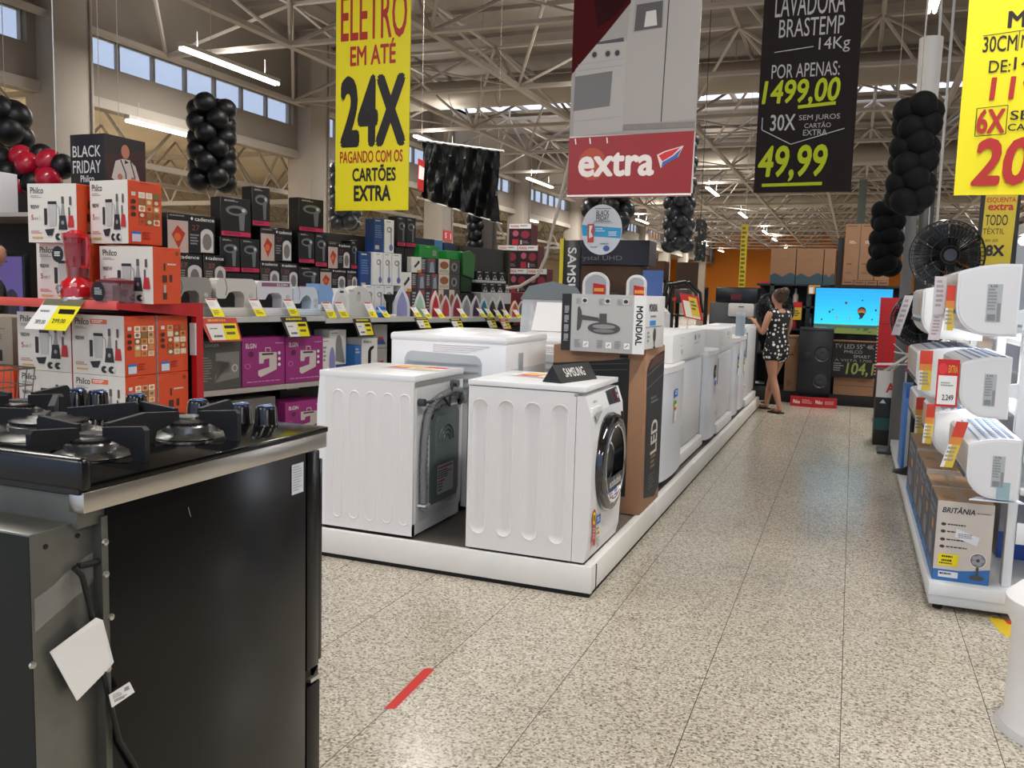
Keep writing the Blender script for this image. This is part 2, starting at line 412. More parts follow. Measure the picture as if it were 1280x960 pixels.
# fluorescent battens, each with its own lamp
HOUS = C('#b9b4ab', 0.5); TUBE = E('#fdfaf2', TUBE_EMIT)
lamp_no = 0
def batten(x, y, z=5.0, ln=2.4, watts=TUBE_WATTS, label='', real=True, group='fluorescent battens under the roof trusses'):
    t = thing('ceiling_light', label, 'ceiling light', (x, y, z), 0, group)
    h = M(); h.box(-0.06, 0.06, -ln / 2, ln / 2, 0.03, 0.09, HOUS)
    if z > 3:
        for s in (-1, 1): h.cyl((0, s * ln * 0.35, 0.09), (0, s * ln * 0.35, 0.34), 0.008, HOUS, n=5)
    h.build('housing', t)
    b = M(); b.cyl((-0.035, -ln / 2 + 0.02, 0.0), (-0.035, ln / 2 - 0.02, 0.0), 0.025, TUBE, n=10); b.cyl((0.035, -ln / 2 + 0.02, 0.0), (0.035, ln / 2 - 0.02, 0.0), 0.025, TUBE, n=10)
    b.build('tube', t)
    if real:
        la = bpy.data.lights.new('lamp', 'AREA'); la.shape = 'RECTANGLE'; la.size = 0.25; la.size_y = ln; la.energy = watts; la.color = (1.0, 0.975, 0.945)
        lo = bpy.data.objects.new('lamp', la); COL.objects.link(lo); lo.location = (0, 0, -0.05); lo.parent = t
        if z > 4.5:
            lb = la.copy(); lb.energy = watts * UP_SHARE; l2 = bpy.data.objects.new('lamp', lb); COL.objects.link(l2); l2.location = (0, 0, 0.12); l2.rotation_euler = (PI, 0, 0); l2.parent = t
    return t
for rn, x, ys in (('row beside the clerestory wall', -9.8, [12.05, 19.65, 27.2, 34.1, 42.0, 49.5, 53.0, 61, 69]), ('middle row of the hall', -4.7, [-4, 2.5, 8.4, 15.9, 23.2, 30.35, 39.1, 49.2, 55.3, 65.3]),
                  ('row over the aisle', 0.66, [-4, 3.2, 10.95]), ('row under the clerestory beam', -11.44, [12.24, 17.46, 30.7, 37.2, 44]), ('row added out of view to brighten the side aisle', -17.5, [3, 9, 13.2]), ('right hand row added for light', 5.8, [-4, 3.2, 10.95, 18, 27, 36, 45, 55, 66])):  # last two rows are added to brighten the side aisle and the hall
    for k, y in enumerate(ys):
        nm = ('nearest' if k == 0 else ORD[k] + ' from the near end')
        batten(x, y, 4.1 if x < -11 else 5.0, 1.7 if x == -11.44 else 2.4, TUBE_WATTS * (0.1 if x == -11.44 else 2.6 if x == -17.5 else 1 if y < 30 else 1.7), 'fluorescent batten, %s, %s' % (rn, nm), real=(x != -11.44 or y < 20))
# ================================================================ BLACK STOVE IN THE FOREGROUND (seen from behind)
ST = 1.155                                                              # height of the hob
pl = thing('display_platform', 'low white plinth under the black stove', 'platform', (-1.05, 0.9, 0))
M().box(-0.85, 0.0, 0, 0.72, 0.0, 0.17, PLAT, 0.01).build('plinth', pl)
sv = thing('stove', 'black five burner stove seen from behind, steel rim around the hob', 'stove', (-1.02, 0.925, 0.17))
zt = ST - 0.17; SWd = 0.78; SD = 0.625
GLB = C('#050506', 0.12, spec=0.28); IRON = C('#17171a', 0.5); BPANEL = C('#0c0c0d', 0.2, spec=0.4); ALU = C('#a8a6a3', 0.3, 0.9)
hob = M(); hob.box(-SWd, 0.002, 0.0, SD, zt - 0.012, zt, GLB, 0.003); hob.build('hob_glass', sv)
tr = M(); tr.box(-0.03, 0.0, -0.004, SD - 0.003, zt - 0.044, zt - 0.0125, STEEL, 0.002); tr.box(-SWd, -0.03, SD - 0.02, SD - 0.003, zt - 0.044, zt - 0.0125, STEEL, 0.002); tr.build('steel_trim', sv, label='brushed steel trim')
pn = M(); pn.box(-0.022, -0.012, 0.05, 0.563, 0.03, zt - 0.044, BPANEL, 0.001); pn.build('side_panel', sv, label='glossy black side panel'); M().box(-SWd + 0.01, -SWd + 0.02, 0.05, 0.563, 0.03, zt - 0.044, BPANEL).build('side_panel', sv)
dr = M(); dr.box(-SWd + 0.01, -0.014, 0.572, 0.618, 0.46, zt - 0.05, BPANEL, 0.004); dr.box(-SWd + 0.01, -0.014, 0.612, 0.628, 0.47, zt - 0.07, C('#0a0a0a', 0.1), 0.003); dr.build('oven_door', sv)
d2 = M(); d2.box(-SWd + 0.01, -0.014, 0.572, 0.622, 0.04, 0.425, BPANEL, 0.004); d2.prism([(0.59, 0.425), (0.622, 0.455), (0.622, 0.425)], BPANEL, (-SWd + 0.01, 0, 0), Y_, Z_, 0, SWd - 0.03); d2.build('storage_drawer', sv)
M().box(-0.035, -0.013, 0.585, 0.628, 0.43, 0.438, STEEL).build('drawer_rail', sv)
ib = M(); ib.box(-SWd + 0.02, -0.024, 0.06, 0.60, 0.03, zt - 0.05, C('#0b0b0b', 0.6)); ib.build('carcass', sv)
rb = M(); rb.box(-SWd + 0.03, -0.030, -0.070, 0.05, 0.03, zt - 0.062, C('#7b7a73', 0.4, 0.75, noise=0.4), 0.002); rb.box(-SWd + 0.015, -0.018, 0.0, 0.05, zt - 0.07, zt - 0.02, C('#6f7068', 0.45, 0.7, noise=0.3)); rb.box(-0.034, -0.0125, 0.038, 0.05, 0.03, zt - 0.06, C('#6c6c66', 0.42, 0.75, noise=0.3))
rb.box(-SWd + 0.03, -0.031, -0.0712, -0.0685, 0.03, zt - 0.065, C('#232624', 0.5, 0.5))
rbo = rb.build('rear_housing', sv, label='galvanised steel rear housing')
h = M()
for y, z in ((-0.045, zt - 0.085), (0.01, zt - 0.083)): h.cyl((-0.031, y, z), (-0.0285, y, z), 0.004, BLACKM, n=8)
h.build('screw_holes', rbo)
for y, z in ((0.044, zt - 0.10), (0.044, zt - 0.15), (0.052, zt - 0.22), (0.044, zt - 0.30), (0.05, 0.2), (-0.072, zt - 0.25), (-0.072, zt - 0.5)):
    M().lathe([(0.006, 0), (0.005, 0.003), (0, 0.004)], STEEL, (-0.0125 if y > 0 else -0.03, y, z), X_, 8).build('screw', rbo)
tp = M(); rd = random.Random(3); vs = []
for i in range(7):
    for j in range(5): vs.append((-0.0285 + rd.uniform(0.0005, 0.004), -0.068 + i * 0.017, zt - 0.155 + i * 0.007 - j * 0.012 + rd.uniform(-.002, .002)))
tp.add(vs, [(i * 5 + j, (i + 1) * 5 + j, (i + 1) * 5 + j + 1, i * 5 + j + 1) for i in range(6) for j in range(4)], glassy('clear_tape', '#e8e2dc', 0.16, 0.15)); tp.build('clear_tape', rbo)
bg_ = M(); bg_.box(-SWd - 0.004, 0.003, -0.010, 0.012, zt - 0.012, zt + 0.038, C('#08080a', 0.25), 0.008, 3); bg_.box(-SWd - 0.004, -0.004, -0.009, -0.003, zt - 0.016, zt + 0.02, C('#08080a', 0.25)); bg_.build('back_guard', sv, label='black strip along the rear edge')
lb = Art((-0.012, 0.513, zt - 0.065), Y_, (0, 0, -1), 0.001); lb.rect(0, 0, 40, 62, C('#c9ced6', 0.4)); lb.lines(4, 5, 36, 58, 10, GREY, 4, 0.4); lb.build('rating_label', sv)
sc_ = Art((-0.012, 0.22, zt - 0.085), Y_, (0, 0, -1), 0.001); sc_.line([(0, 0), (3, 10), (6, 18)], 1.2, GREY); sc_.build('scratch', sv)

BX = [(-0.165, 0.165, 0.036), (-0.165, 0.395, 0.041), (-0.39, 0.275, 0.06), (-0.615, 0.165, 0.041), (-0.615, 0.395, 0.036)]
for x, y, r in BX:
    b = M(); b.lathe([(r * 1.75, 0.001), (r * 1.68, 0.004), (r * 1.25, 0.010), (r * 1.1, 0.012)], C('#55544f', 0.35, 0.6), (x, y, zt), Z_, 32)
    bo = b.build('burner', sv)
    b = M(); b.lathe([(r * 1.2, 0.008), (r * 1.2, 0.021), (r * 1.1, 0.025), (r * 0.9, 0.025)], ALU, (x, y, zt), Z_, 36)
    for k in range(24):
        a = 2 * PI * k / 24; b.box(x + r * 1.1 * math.cos(a) - 0.0014, x + r * 1.1 * math.cos(a) + 0.0014, y + r * 1.1 * math.sin(a) - 0.0014, y + r * 1.1 * math.sin(a) + 0.0014, zt + 0.022, zt + 0.028, C('#55534f', 0.4, 0.6))
    b.build('flame_ring', bo, label='bare metal flame ring')
    b = M(); b.lathe([(r * 1.14, 0.027), (r * 1.16, 0.03), (r * 1.05, 0.033), (r * 0.7, 0.034), (r * 0.62, 0.038), (r * 0.3, 0.039), (0, 0.039)], C('#4a4947', 0.38, 0.5), (x, y, zt), Z_, 36)
    if r > 0.05: b.lathe([(0.02, 0.034), (0.03, 0.037), (0.034, 0.034)], ALU, (x, y, zt), Z_, 24)
    b.build('burner_cap', bo)
def grate(x0, x1, y0, y1, cs):
    g = M(); t_, zb, zu = 0.006, zt + 0.012, zt + 0.048
    cx = (x0 + x1) / 2
    for c, d_ in cs:
        for k in range(4):
            a = k * PI / 2 + (0.0 if len(cs) > 1 else PI / 4); r0, r1 = 0.03, (0.115 if len(cs) > 1 else 0.15)
            p = [(r0, 0.050), (r1, 0.058), (r1 + 0.006, 0.052), (r1 + 0.006, 0.0), (r1 - 0.02, 0.0), (r1 - 0.028, 0.02), (r0, 0.034)]
            u = Vector((math.cos(a), math.sin(a), 0))
            g.prism(p, IRON, Vector((c, d_, zt)) - u.cross(Vector(Z_)) * 0.005, u, Z_, 0, 0.011)
    g.build('pan_support', sv, label='black cast iron pan support')
grate(-0.275, -0.055, 0.075, 0.49, [BX[0][:2], BX[1][:2]]); grate(-0.50, -0.285, 0.075, 0.49, [BX[2][:2]]); grate(-0.725, -0.51, 0.075, 0.49, [BX[3][:2], BX[4][:2]])
for x in (-0.12, -0.185, -0.30, -0.475, -0.59, -0.655):
    k = M(); k.lathe([(0.026, 0.0), (0.024, 0.005), (0.022, 0.034), (0.020, 0.038)], C('#0a0a0b', 0.2), (x, 0.575, zt), Z_, 24); ko = k.build('knob', sv)
    k = M(); k.lathe([(0.0203, 0.0375), (0.018, 0.041), (0, 0.0415)], C('#3f5a86', 0.18, 0.9), (x, 0.575, zt), Z_, 24); k.box(x - 0.003, x + 0.003, 0.56, 0.59, zt + 0.040, zt + 0.043, C('#9fb4d8', 0.2, 0.9)); k.build('knob_top', ko, label='mirror bright knob top')  # bluish reflection on the knob tops is put into their metal colour
cd = M(); cd.tube([(-0.02, 0.047, zt - 0.13), (-0.02, 0.02, zt - 0.128), (-0.018, 0.0, zt - 0.125)], 0.005, BLACKM, 8)
cd.tube([(-0.018, -0.008, zt - 0.125), (-0.016, 0.004, zt - 0.14), (-0.014, 0.015, zt - 0.19), (-0.012, 0.026, zt - 0.26), (-0.008, 0.04, zt - 0.34), (-0.004, 0.055, zt - 0.42), (0.0, 0.09, zt - 0.49), (0.0, 0.13, zt - 0.56)], 0.0045, BLACK, 8)
cdo = cd.build('power_cord', sv)
pp = M(); q = [(-0.016, -0.055, zt - 0.235), (-0.006, 0.018, zt - 0.208), (-0.004, 0.028, zt - 0.215), (-0.003, 0.046, zt - 0.288), (-0.006, 0.042, zt - 0.295), (-0.012, -0.015, zt - 0.325)]
pp.add(q, [(0, 1, 2, 3, 4, 5)], PAPER); pp.add([(x + 0.0012, y, z) for x, y, z in q], [(5, 4, 3, 2, 1, 0)], PAPER); pp.build('paper_tag', cdo, label='white folded paper tag')
pp = Art((0.006, 0.027, zt - 0.325), (0.15, 1, 0.02), (0, 0.03, -1), 0.001, 0.001); pp.poly([(0, 6), (36, 0), (44, 20), (4, 28)], PAPER); pp.lines(6, 8, 22, 16, 3, GREY, 4); pp.lines(26, 5, 36, 12, 4, DGREY, 5); pp.lines(8, 17, 38, 22, 2, DGREY, 7)
pp.k = 0.0; pp.poly([(4, 28), (44, 20), (36, 0), (0, 6)], PAPER)
pp.build('barcode_tag', cdo)
for x in (-SWd + 0.06, -0.06):
    for y in (0.1, 0.56): M().cyl((x, y, 0.0), (x, y, 0.04), 0.018, BLACKM, n=10).build('foot', sv)
# red tape on the floor
tp = M(); pts = [(-1.423, 2.517), (-1.388, 2.533), (-1.404, 2.868), (-1.428, 2.872), (-1.444, 2.858)]
tp.prism(pts, C('#c8322c', 0.6), (0, 0, 0.0), X_, Y_, 0.0, 0.001)
tag(tp.build('floor_tape'), 'short strip of red tape stuck on the terrazzo floor', 'tape')
PLATD = C('#4a4642', 0.6)
# ================================================================ WHITE DISPLAY ISLAND AND ITS APPLIANCES

PX, PY = -1.077, 3.875
isl = thing('display_platform', 'long low white platform carrying the washing machines beside the aisle', 'platform', (PX, PY, 0))
deck = stained('chequer_plate', '#6a625a', 0.35, 14, 0.5)
dk_ = M(); dk_.box(-1.6, -0.02, 0.02, 4.88, 0.1, 0.15, deck); dk_.box(-0.84, -0.02, 4.88, 7.9, 0.1, 0.15, deck); dk_.build('deck', isl)
fp = M(); fp.box(-1.62, 0.0, 0, 0.03, 0.022, 0.155, PLAT, 0.006); fp.build('front_panel', isl)
sy = [0.03, 1.44, 2.86, 4.27, 5.68, 7.09, 7.92]
for a, b in zip(sy, sy[1:]):
    M().box(-0.05, 0.0, a + 0.004, b - 0.004, 0.022, 0.157, PLAT, 0.012).build('side_panel', isl)
bk = M(); bk.box(-0.004, 0.0035, 0.075, 0.083, 0.03, 0.15, DGREY); bk.box(-1.55, -0.012, 0.012, 4.86, 0.0, 0.1, BLACKM); bk.box(-0.82, -0.012, 4.8, 7.85, 0.0, 0.1, BLACKM); bk.build('plinth', isl)  # black plinth pulled forward to stand for the shadow gap under the platform
for y in (0.2, 1.5, 2.9, 4.3, 5.7, 7.1, 7.8): M().box(-0.03, -0.012, y - 0.03, y + 0.03, 0, 0.03, BLACKM).build('foot', isl)
ZP = 0.155

WSH = C('#e6e3e0', 0.32); WSH2 = C('#ebebeb', 0.28); PLG = C('#c4cbce', 0.5)
def panel_with_ribs(m, n, x0, x1, z0, z1, y, wd, zz0, zz1, mt, d=0.010, rim=False):
    """side sheet at plane y with pressed ribs between zz0 and zz1: hollow troughs, or (rim) flat ribs with a raised edge"""
    st = (x1 - x0) / n; r = wd / 2; xs, zs_ = [x0], []
    for k in range(n):
        cx = x0 + st * (k + 0.5)
        for i in range(33): xs.append(cx - r * 1.03 + 2.06 * r * i / 32)
    xs.append(x1)
    lo = [zz0 - 0.002 + (r + 0.002) * i / 26 for i in range(27)]; hi = [zz1 - r + (r + 0.002) * i / 26 for i in range(27)]
    zs_ = [z0] + lo + [zz0 + r + (zz1 - zz0 - 2 * r) * i / 6 for i in range(1, 6)] + hi + [z1]; vs = []
    for z in zs_:
        for x in xs:
            k = min(n - 1, max(0, int((x - x0) / st))); cx = x0 + st * (k + 0.5); cz = min(max(z, zz0 + r), zz1 - r); q = math.hypot(x - cx, z - cz) / r
            if q >= 1: t = 0.0
            elif rim: t = math.sin(PI * min(1, max(0, (1 - q) / 0.3))) ** 2
            else: u_ = min(1.0, (1 - q) / 0.75); t = math.sin(PI / 2 * u_) ** 0.9 - 0.35 * math.exp(-((q - 0.97) / 0.03) ** 2)
            vs.append((x, y + d * t, z))
    W = len(xs)
    m.add(vs, [(a * W + b, a * W + b + 1, (a + 1) * W + b + 1, (a + 1) * W + b) for a in range(len(zs_) - 1) for b in range(W - 1)], mt, True)

# --- front loader with the black round door (front faces the aisle). local x = depth axis: front at +x, y = width
sw = thing('washing_machine', 'white front loading washer with black round door at the platform corner', 'washing machine', (-1.11, 3.885, ZP + 0.012))
b = M(); D0 = -0.635; HW = 0.845
b.box(D0, -0.075, 0.02, 0.60, 0.0, HW - 0.03, WSH); b.box(D0 + 0.02, -0.03, 0.012, 0.58, -0.011, 0.0, BLACKM)  # black plate below the body paints the shaded gap under the washer
panel_with_ribs(b, 4, D0, -0.085, 0.0, HW - 0.03, 0.0, 0.083, 0.075, 0.755, WSH, 0.017)
b.box(D0, D0 + 0.004, 0, 0.6, 0, HW - 0.03, WSH); b.box(-0.085, -0.075, 0, 0.6, 0, HW - 0.05, WSH)
b.build('body', sw)
prof = [(-0.072, 0.0), (-0.012, 0.0), (0.002, 0.06), (0.012, 0.30), (0.012, 0.55), (-0.002, 0.72), (-0.03, HW - 0.045), (-0.072, HW - 0.045)]
f = M(); f.m(WSH2); f.m(WSH); f.prism(prof, WSH2, (0, 0, 0), X_, Z_, -0.60, 0.0); f.mi[0] = f.mi[1] = 1; f.build('front_panel', sw)
l = M(); l.box(D0 - 0.001, -0.03, -0.001, 0.601, HW - 0.026, HW, WSH2, 0.003); l.build('lid', sw, label='white lid with rounded edge')
dc = (0.012, 0.31, 0.445)
d = M()
d.lathe([(0.248, -0.01), (0.25, 0.012), (0.24, 0.03), (0.205, 0.038), (0.175, 0.03)], C('#0d0d0f', 0.12, coat=1), dc, X_, 48, False)
d.lathe([(0.19, 0.036), (0.183, 0.040), (0.176, 0.034)], C('#c4c6c8', 0.15, 1.0), dc, X_, 48, False)
dr = d.build('door', sw, label='glossy black round door')
g = M(); g.lathe([(0.176, 0.03), (0.15, 0.02), (0.10, 0.0), (0.06, -0.008), (0.0, -0.01)], C('#070708', 0.12, spec=0.3), dc, X_, 48, False)
g.lathe([(0.09, -0.004), (0.085, 0.004), (0.03, 0.006), (0.0, 0.006)], C('#1b1b1d', 0.3, 0.1), dc, X_, 30); g.build('glass', dr)
s_ = Art((0.0475, 0.31 - 0.19, 0.445 - 0.02), Y_, (0, 0, -1), 0.38 / 100)
s_.poly([(6, 12), (94, 12), (88, 30), (12, 30)], C('#3c3c3e', 0.4)); s_.T('ecobubble', 22, 15, 80, 26, WHITE, 0.01)
s_.poly([(12, 30), (88, 30), (72, 46), (50, 50), (28, 46)], PAPER); s_.rect(14, 30, 60, 32, BLUE); s_.lines(22, 33, 44, 42, 2, C('#a03a78'), 3); s_.lines(48, 33, 66, 42, 2, C('#6b3a98'), 4)
s_.build('door_sticker', dr)
pn = Art((-0.030, 0.0, HW - 0.045), Y_, (0.35, 0, -1), 0.006, 0.002)
pn.poly([(56, 1), (92, 0), (92, 14), (56, 13)], BLACK); pn.rect(74, 1.5, 84, 12, C('#4a0c18', 0.2)); pn.ell(65, 7, 6, 5.5, C('#222226', 0.25)); pn.rect(86, 2, 90, 5, LGREY); pn.rect(86, 7, 90, 10, LGREY)
pn.T('SAMSUNG', 14, 5, 24, 7, DGREY); pn.poly([(8, 16), (30, 11), (29, 16), (9, 22)], C('#9fa3a6', 0.3)); pn.T('ecobubble', 20, 22, 28, 24, GREY)
pn.build('control_panel', sw)
M().box(-0.03, 0.002, 0.02, 0.19, HW - 0.145, HW - 0.10, WSH2, 0.003).build('detergent_drawer', sw)
M().box(0.002, 0.018, 0.553, 0.565, 0.61, 0.67, BLACK, 0.003).build('door_latch', sw)
rb = Art((0.0085, 0.02, 0.24), Y_, (0.02, 0, -1), 0.01); rb.k = 0.004
rb.ell(5.2, 3.5, 3.2, 4.5, RED); rb.ell(5.2, 3.5, 2.3, 3.2, YEL); rb.ell(5.2, 3.5, 1.3, 1.9, BLACK)
rb.poly([(3.6, 7), (6.8, 7), (7.4, 18), (5.4, 16.5), (3.2, 18)], RED); rb.lines(4.2, 8, 6.4, 14, 4, PAPER, 3)
rb.build('award_sticker', sw, label='red ribbon sticker')
en = Art((0.0095, 0.115, 0.205), Y_, (0.02, 0, -1), 0.01); en.k = 0.004
en.rect(0, 0, 7, 4.4, BLUE); en.lines(1, 1, 6, 3.6, 2, PAPER, 4); en.rect(0, 5.2, 6, 10, PAPER); en.rect(0.6, 6, 4, 7, C('#3a9a3a')); en.rect(0.6, 7.2, 4.6, 8.2, YEL); en.rect(0.6, 8.4, 5, 9.4, RED); en.lines(0, 11, 6, 16, 5, GREY, 6)
en.build('energy_label', sw)
def feet(t, xs, ys, z0, z1, r, mt):
    for x in xs:
        for y in ys: M().cyl((x, y, z0), (x, y, z1), r, mt, n=10).build('foot', t)
feet(sw, (-0.58, -0.06), (0.05, 0.55), -0.012, 0.002, 0.025, BLACKM)

# flyers and tent card on the lid
ZL2 = ZP + 0.012 + HW
def flyer(loc, rot, label):
    a = Art((0, 0, 0.0008), X_, (0, -1, 0), 0.01); a.k = 0.0008
    a.rect(0, 0, 36, 22, PAPER); a.poly([(3, 3), (20, 3), (16, 12), (2, 12)], C('#e2b320')); a.rect(20, 2, 34, 9, C('#d83a36')); a.rect(3, 13, 15, 20, C('#d83a36')); a.rect(18, 11, 33, 20, C('#efe3a0')); a.lines(19, 12, 32, 19, 4, RED, 5)
    return tag(a.build('flyer', None, loc, rot), label, 'flyer')
flyer((-1.62, 4.42, ZL2 + 0.001), R(-8), 'red and yellow offer sheet lying on the washer with the black door')
tc = thing('tent_card', 'black folded brand card standing on the washer with the black door', 'sign', (-1.345, 3.985, ZL2), R(76))
t = M(); t.prism([(-0.055, 0), (0.055, 0), (0.0, 0.085)], C('#17171b', 0.4), (0, 0, 0), Y_, Z_, -0.0, 0.35); t.build('card', tc)
a = Art((0.0, 0.0, 0.085), X_, (0, -0.055, -0.085), 0.01, 0.002); a.T('SAMSUNG', 7, 2.2, 26, 7.2, PAPER, 0.012); a.build('lettering', tc)

# --- washer turned with its back to the aisle
lw = thing('washing_machine', 'white washer turned to show its grey back and drain hose', 'washing machine', (-2.06, 3.91, ZP + 0.012))
b = M(); HW = 0.84
b.box(-0.52, -0.004, 0.01, 0.6, 0, HW - 0.03, WSH); b.box(-0.54, -0.02, 0.012, 0.58, -0.011, 0.0, BLACKM); panel_with_ribs(b, 5, -0.50, -0.0, 0.0, HW - 0.03, 0.0, 0.066, 0.05, 0.745, WSH, -0.004, True)  # recessed black plate stands in for shade beneath this washer
b.box(-0.012, 0, 0.002, 0.03, 0, HW - 0.03, WSH); b.box(-0.012, 0, 0.57, 0.6, 0, HW - 0.03, WSH); b.box(-0.012, 0, 0.002, 0.6, 0, 0.06, WSH); b.box(-0.53, -0.5, 0.0, 0.6, 0, HW - 0.03, WSH)
b.build('body', lw)
prof = [(-0.53, 0.0), (-0.575, 0.0), (-0.585, 0.3), (-0.58, 0.65), (-0.565, HW - 0.03), (-0.53, HW - 0.03)]
f = M(); f.prism(prof, WSH2, (0, 0, 0), X_, Z_, -0.6, 0.0); f.build('front_panel', lw)
M().box(-0.567, 0.004, -0.001, 0.601, HW - 0.033, HW, WSH2, 0.003).build('lid', lw)
bp = M(); bp.box(-0.003, 0.004, 0.03, 0.57, 0.06, HW - 0.06, C('#d5d5d5', 0.5)); bp.box(-0.002, 0.006, 0.01, 0.59, HW - 0.06, HW - 0.036, C('#8d8d8a', 0.5)); bp.box(0.003, 0.010, 0.14, 0.53, 0.10, 0.69, C('#cfcfcf', 0.5), 0.004)
bp.build('back_panel', lw)
pts = [(0.17, 0.13), (0.50, 0.13), (0.52, 0.17), (0.52, 0.60), (0.49, 0.645), (0.40, 0.645), (0.39, 0.66), (0.30, 0.66), (0.29, 0.645), (0.21, 0.645), (0.17, 0.60)]
gp_ = M(); gp_.prism(pts, C('#5f6b6b', 0.35), (0.008, 0, 0), Y_, Z_, 0.0, 0.010)
gp_.prism([(0.22, 0.35), (0.47, 0.35), (0.47, 0.56), (0.44, 0.60), (0.25, 0.60), (0.22, 0.56)], C('#66746f', 0.3), (0.012, 0, 0), Y_, Z_, 0.0, 0.012)
for q, r in enumerate((0.09, 0.065, 0.04)): gp_.tube([(0.026, 0.345 + r * math.cos(PI * k / 12), 0.46 + r * math.sin(PI * k / 12)) for k in range(13)], 0.004, C('#56625f', 0.4), 6)
gp_.build('service_cover', lw, label='grey pressed steel service cover')
st_ = Art((0.019, 0.25, 0.33), Y_, (0, 0, -1), 0.01); st_.rect(0, 0, 20, 16, C('#b9bcba', 0.5)); st_.rect(1, 1, 19, 2, C('#b0463c')); st_.rect(1, 8.5, 9, 9.4, C('#b0463c')); st_.lines(1, 3, 19, 8, 4, DGREY, 3); st_.lines(1, 10, 9, 15, 3, DGREY, 8); st_.build('warning_label', lw)
ho = M(); path = [(0.03, 0.54, 0.66), (0.035, 0.50, 0.72), (0.04, 0.38, 0.735), (0.045, 0.24, 0.72), (0.045, 0.13, 0.69), (0.04, 0.085, 0.62), (0.035, 0.065, 0.50), (0.033, 0.06, 0.34), (0.033, 0.065, 0.18), (0.03, 0.075, 0.13)]
pp = []
for i in range(len(path) - 1):
    for k in range(10): pp.append(Vector(path[i]).lerp(Vector(path[i + 1]), k / 10))
ho.tube(pp, [0.021 if i % 2 else 0.0165 for i in range(len(pp))], C('#77797a', 0.45), 10); ho.build('drain_hose', lw)
h2 = M()
h2.tube([(0.03, 0.05, 0.70), (0.05, 0.12, 0.70), (0.06, 0.22, 0.715), (0.06, 0.30, 0.66), (0.05, 0.33, 0.70), (0.06, 0.34, 0.78), (0.04, 0.42, 0.77)], 0.008, DGREY, 6); h2.cyl((0.0, 0.05, 0.70), (0.04, 0.05, 0.70), 0.02, DGREY, n=10); h2.cyl((0, 0.44, 0.765), (0.045, 0.44, 0.765), 0.022, C('#5b6266'), n=10)
h2.build('power_cord', lw)
for y, z in ((0.17, 0.615), (0.53, 0.655), (0.115, 0.24)): M().cyl((0.005, y, z), (0.022, y, z), 0.02, BLACK, n=12).build('transit_bolt', lw)
cl_ = M(); cl_.box(0.0, 0.05, 0.05, 0.11, 0.15, 0.16, WHITE); cl_.build('hose_clip', lw)
feet(lw, (-0.54, -0.03), (0.05, 0.55), -0.012, 0.002, 0.022, GREY)
flyer((-2.42, 4.45, ZP + 0.012 + HW + 0.001), R(-5), 'red and yellow offer sheet lying on the washer turned backwards')

# --- top loaders behind
def toploader(x, y, w_, d_, h_, label, rot=0.0, recess_side=True):
    t = thing('top_load_washer', label, 'washing machine', (x, y, ZP + 0.02), rot)
    b = M(); b.box(-w_, 0, 0, d_, 0, h_ - 0.05, WSH2, 0.02)
    for k in range(4): b.box(-w_ * 0.62, -w_ * 0.30 + 0.04 * k, -0.004, 0.002, h_ - 0.118 + 0.012 * k, h_ - 0.114 + 0.012 * k, WSH, 0.002)
    pts = [(-w_ + 0.10, h_ - 0.40)] + [(-w_ + 0.10, h_ - 0.17), (-w_ + 0.115, h_ - 0.14), (-w_ + 0.14, h_ - 0.125), (-0.19, h_ - 0.135), (-0.165, h_ - 0.15), (-0.15, h_ - 0.18), (-0.15, h_ - 0.40)]
    b.prism(pts, C('#b8bcbd', 0.5), (0, 0.0, 0), X_, Z_, 0.0, 0.004)
    for k in range(5): b.box(-w_ + 0.12, -0.17, -0.010, -0.003, h_ - 0.37 + 0.045 * k, h_ - 0.36 + 0.045 * k, C('#a8adaf', 0.5))
    b.build('body', t)
    tp = M(); tp.box(-w_ - 0.004, 0.004, -0.004, d_ + 0.004, h_ - 0.07, h_ - 0.02, WSH2, 0.018)
    rk = min(w_, d_) / 0.62; tp.lathe([(0.01, 0.035), (0.16 * rk, 0.032), (0.24 * rk, 0.018), (0.27 * rk, 0.0)], WSH2, (-w_ / 2, d_ / 2, h_ - 0.03), Z_, 32)
    tp.build('lid', t)
    if recess_side:
        r = M(); r.box(-0.004, 0.003, 0.08, d_ - 0.04, 0.30, h_ - 0.21, PLG, 0.002); r.box(0.0, 0.006, 0.19, 0.26, h_ - 0.24, h_ - 0.12, C('#a2aaad'), 0.002)
        r.tube([(0.01, 0.14, h_ - 0.33), (0.03, 0.17, h_ - 0.29), (0.03, 0.2, h_ - 0.33), (0.01, 0.2, h_ - 0.38)], 0.012, GREY, 8); r.build('back_recess', t)
    feet(t, (-w_ + 0.05, -0.05), (0.05, d_ - 0.05), -0.02, 0.01, 0.025, BLACKM); return t
toploader(-1.815, 4.56, 0.75, 0.70, 1.035, 'white top loading washer whose back shows an arched recess, behind the two front loaders')
tl2 = toploader(-1.66, 5.55, 0.66, 0.62, 0.99, 'white top loading washer with raised clear lid, behind the tall kraft carton')
ld = M(); q = Matrix.Rotation(R(-18), 4, 'X')
gl_ = glassy('clear_lid_plastic', '#d9dee0', 0.42)
ld.prism([(-0.21, 0), (0.21, 0), (0.22, 0.26), (0.17, 0.33), (0, 0.36), (-0.17, 0.33), (-0.22, 0.26)], gl_, (-0.36, 0.30, 0.98), X_, (0, 0.25, 0.97), -0.03, 0.0)
ld.prism([(-0.235, 0.25), (0.235, 0.25), (0.18, 0.345), (0, 0.385), (-0.18, 0.345)], C('#5b6366', 0.3), (-0.36, 0.30, 0.98), X_, (0, 0.25, 0.97), -0.04, 0.006)
ld.prism([(-0.12, 0.02), (0.13, 0.02), (0.13, 0.23), (-0.1, 0.23)], PAPER, (-0.36, 0.295, 0.98), X_, (0, 0.25, 0.97), 0.004, 0.006)
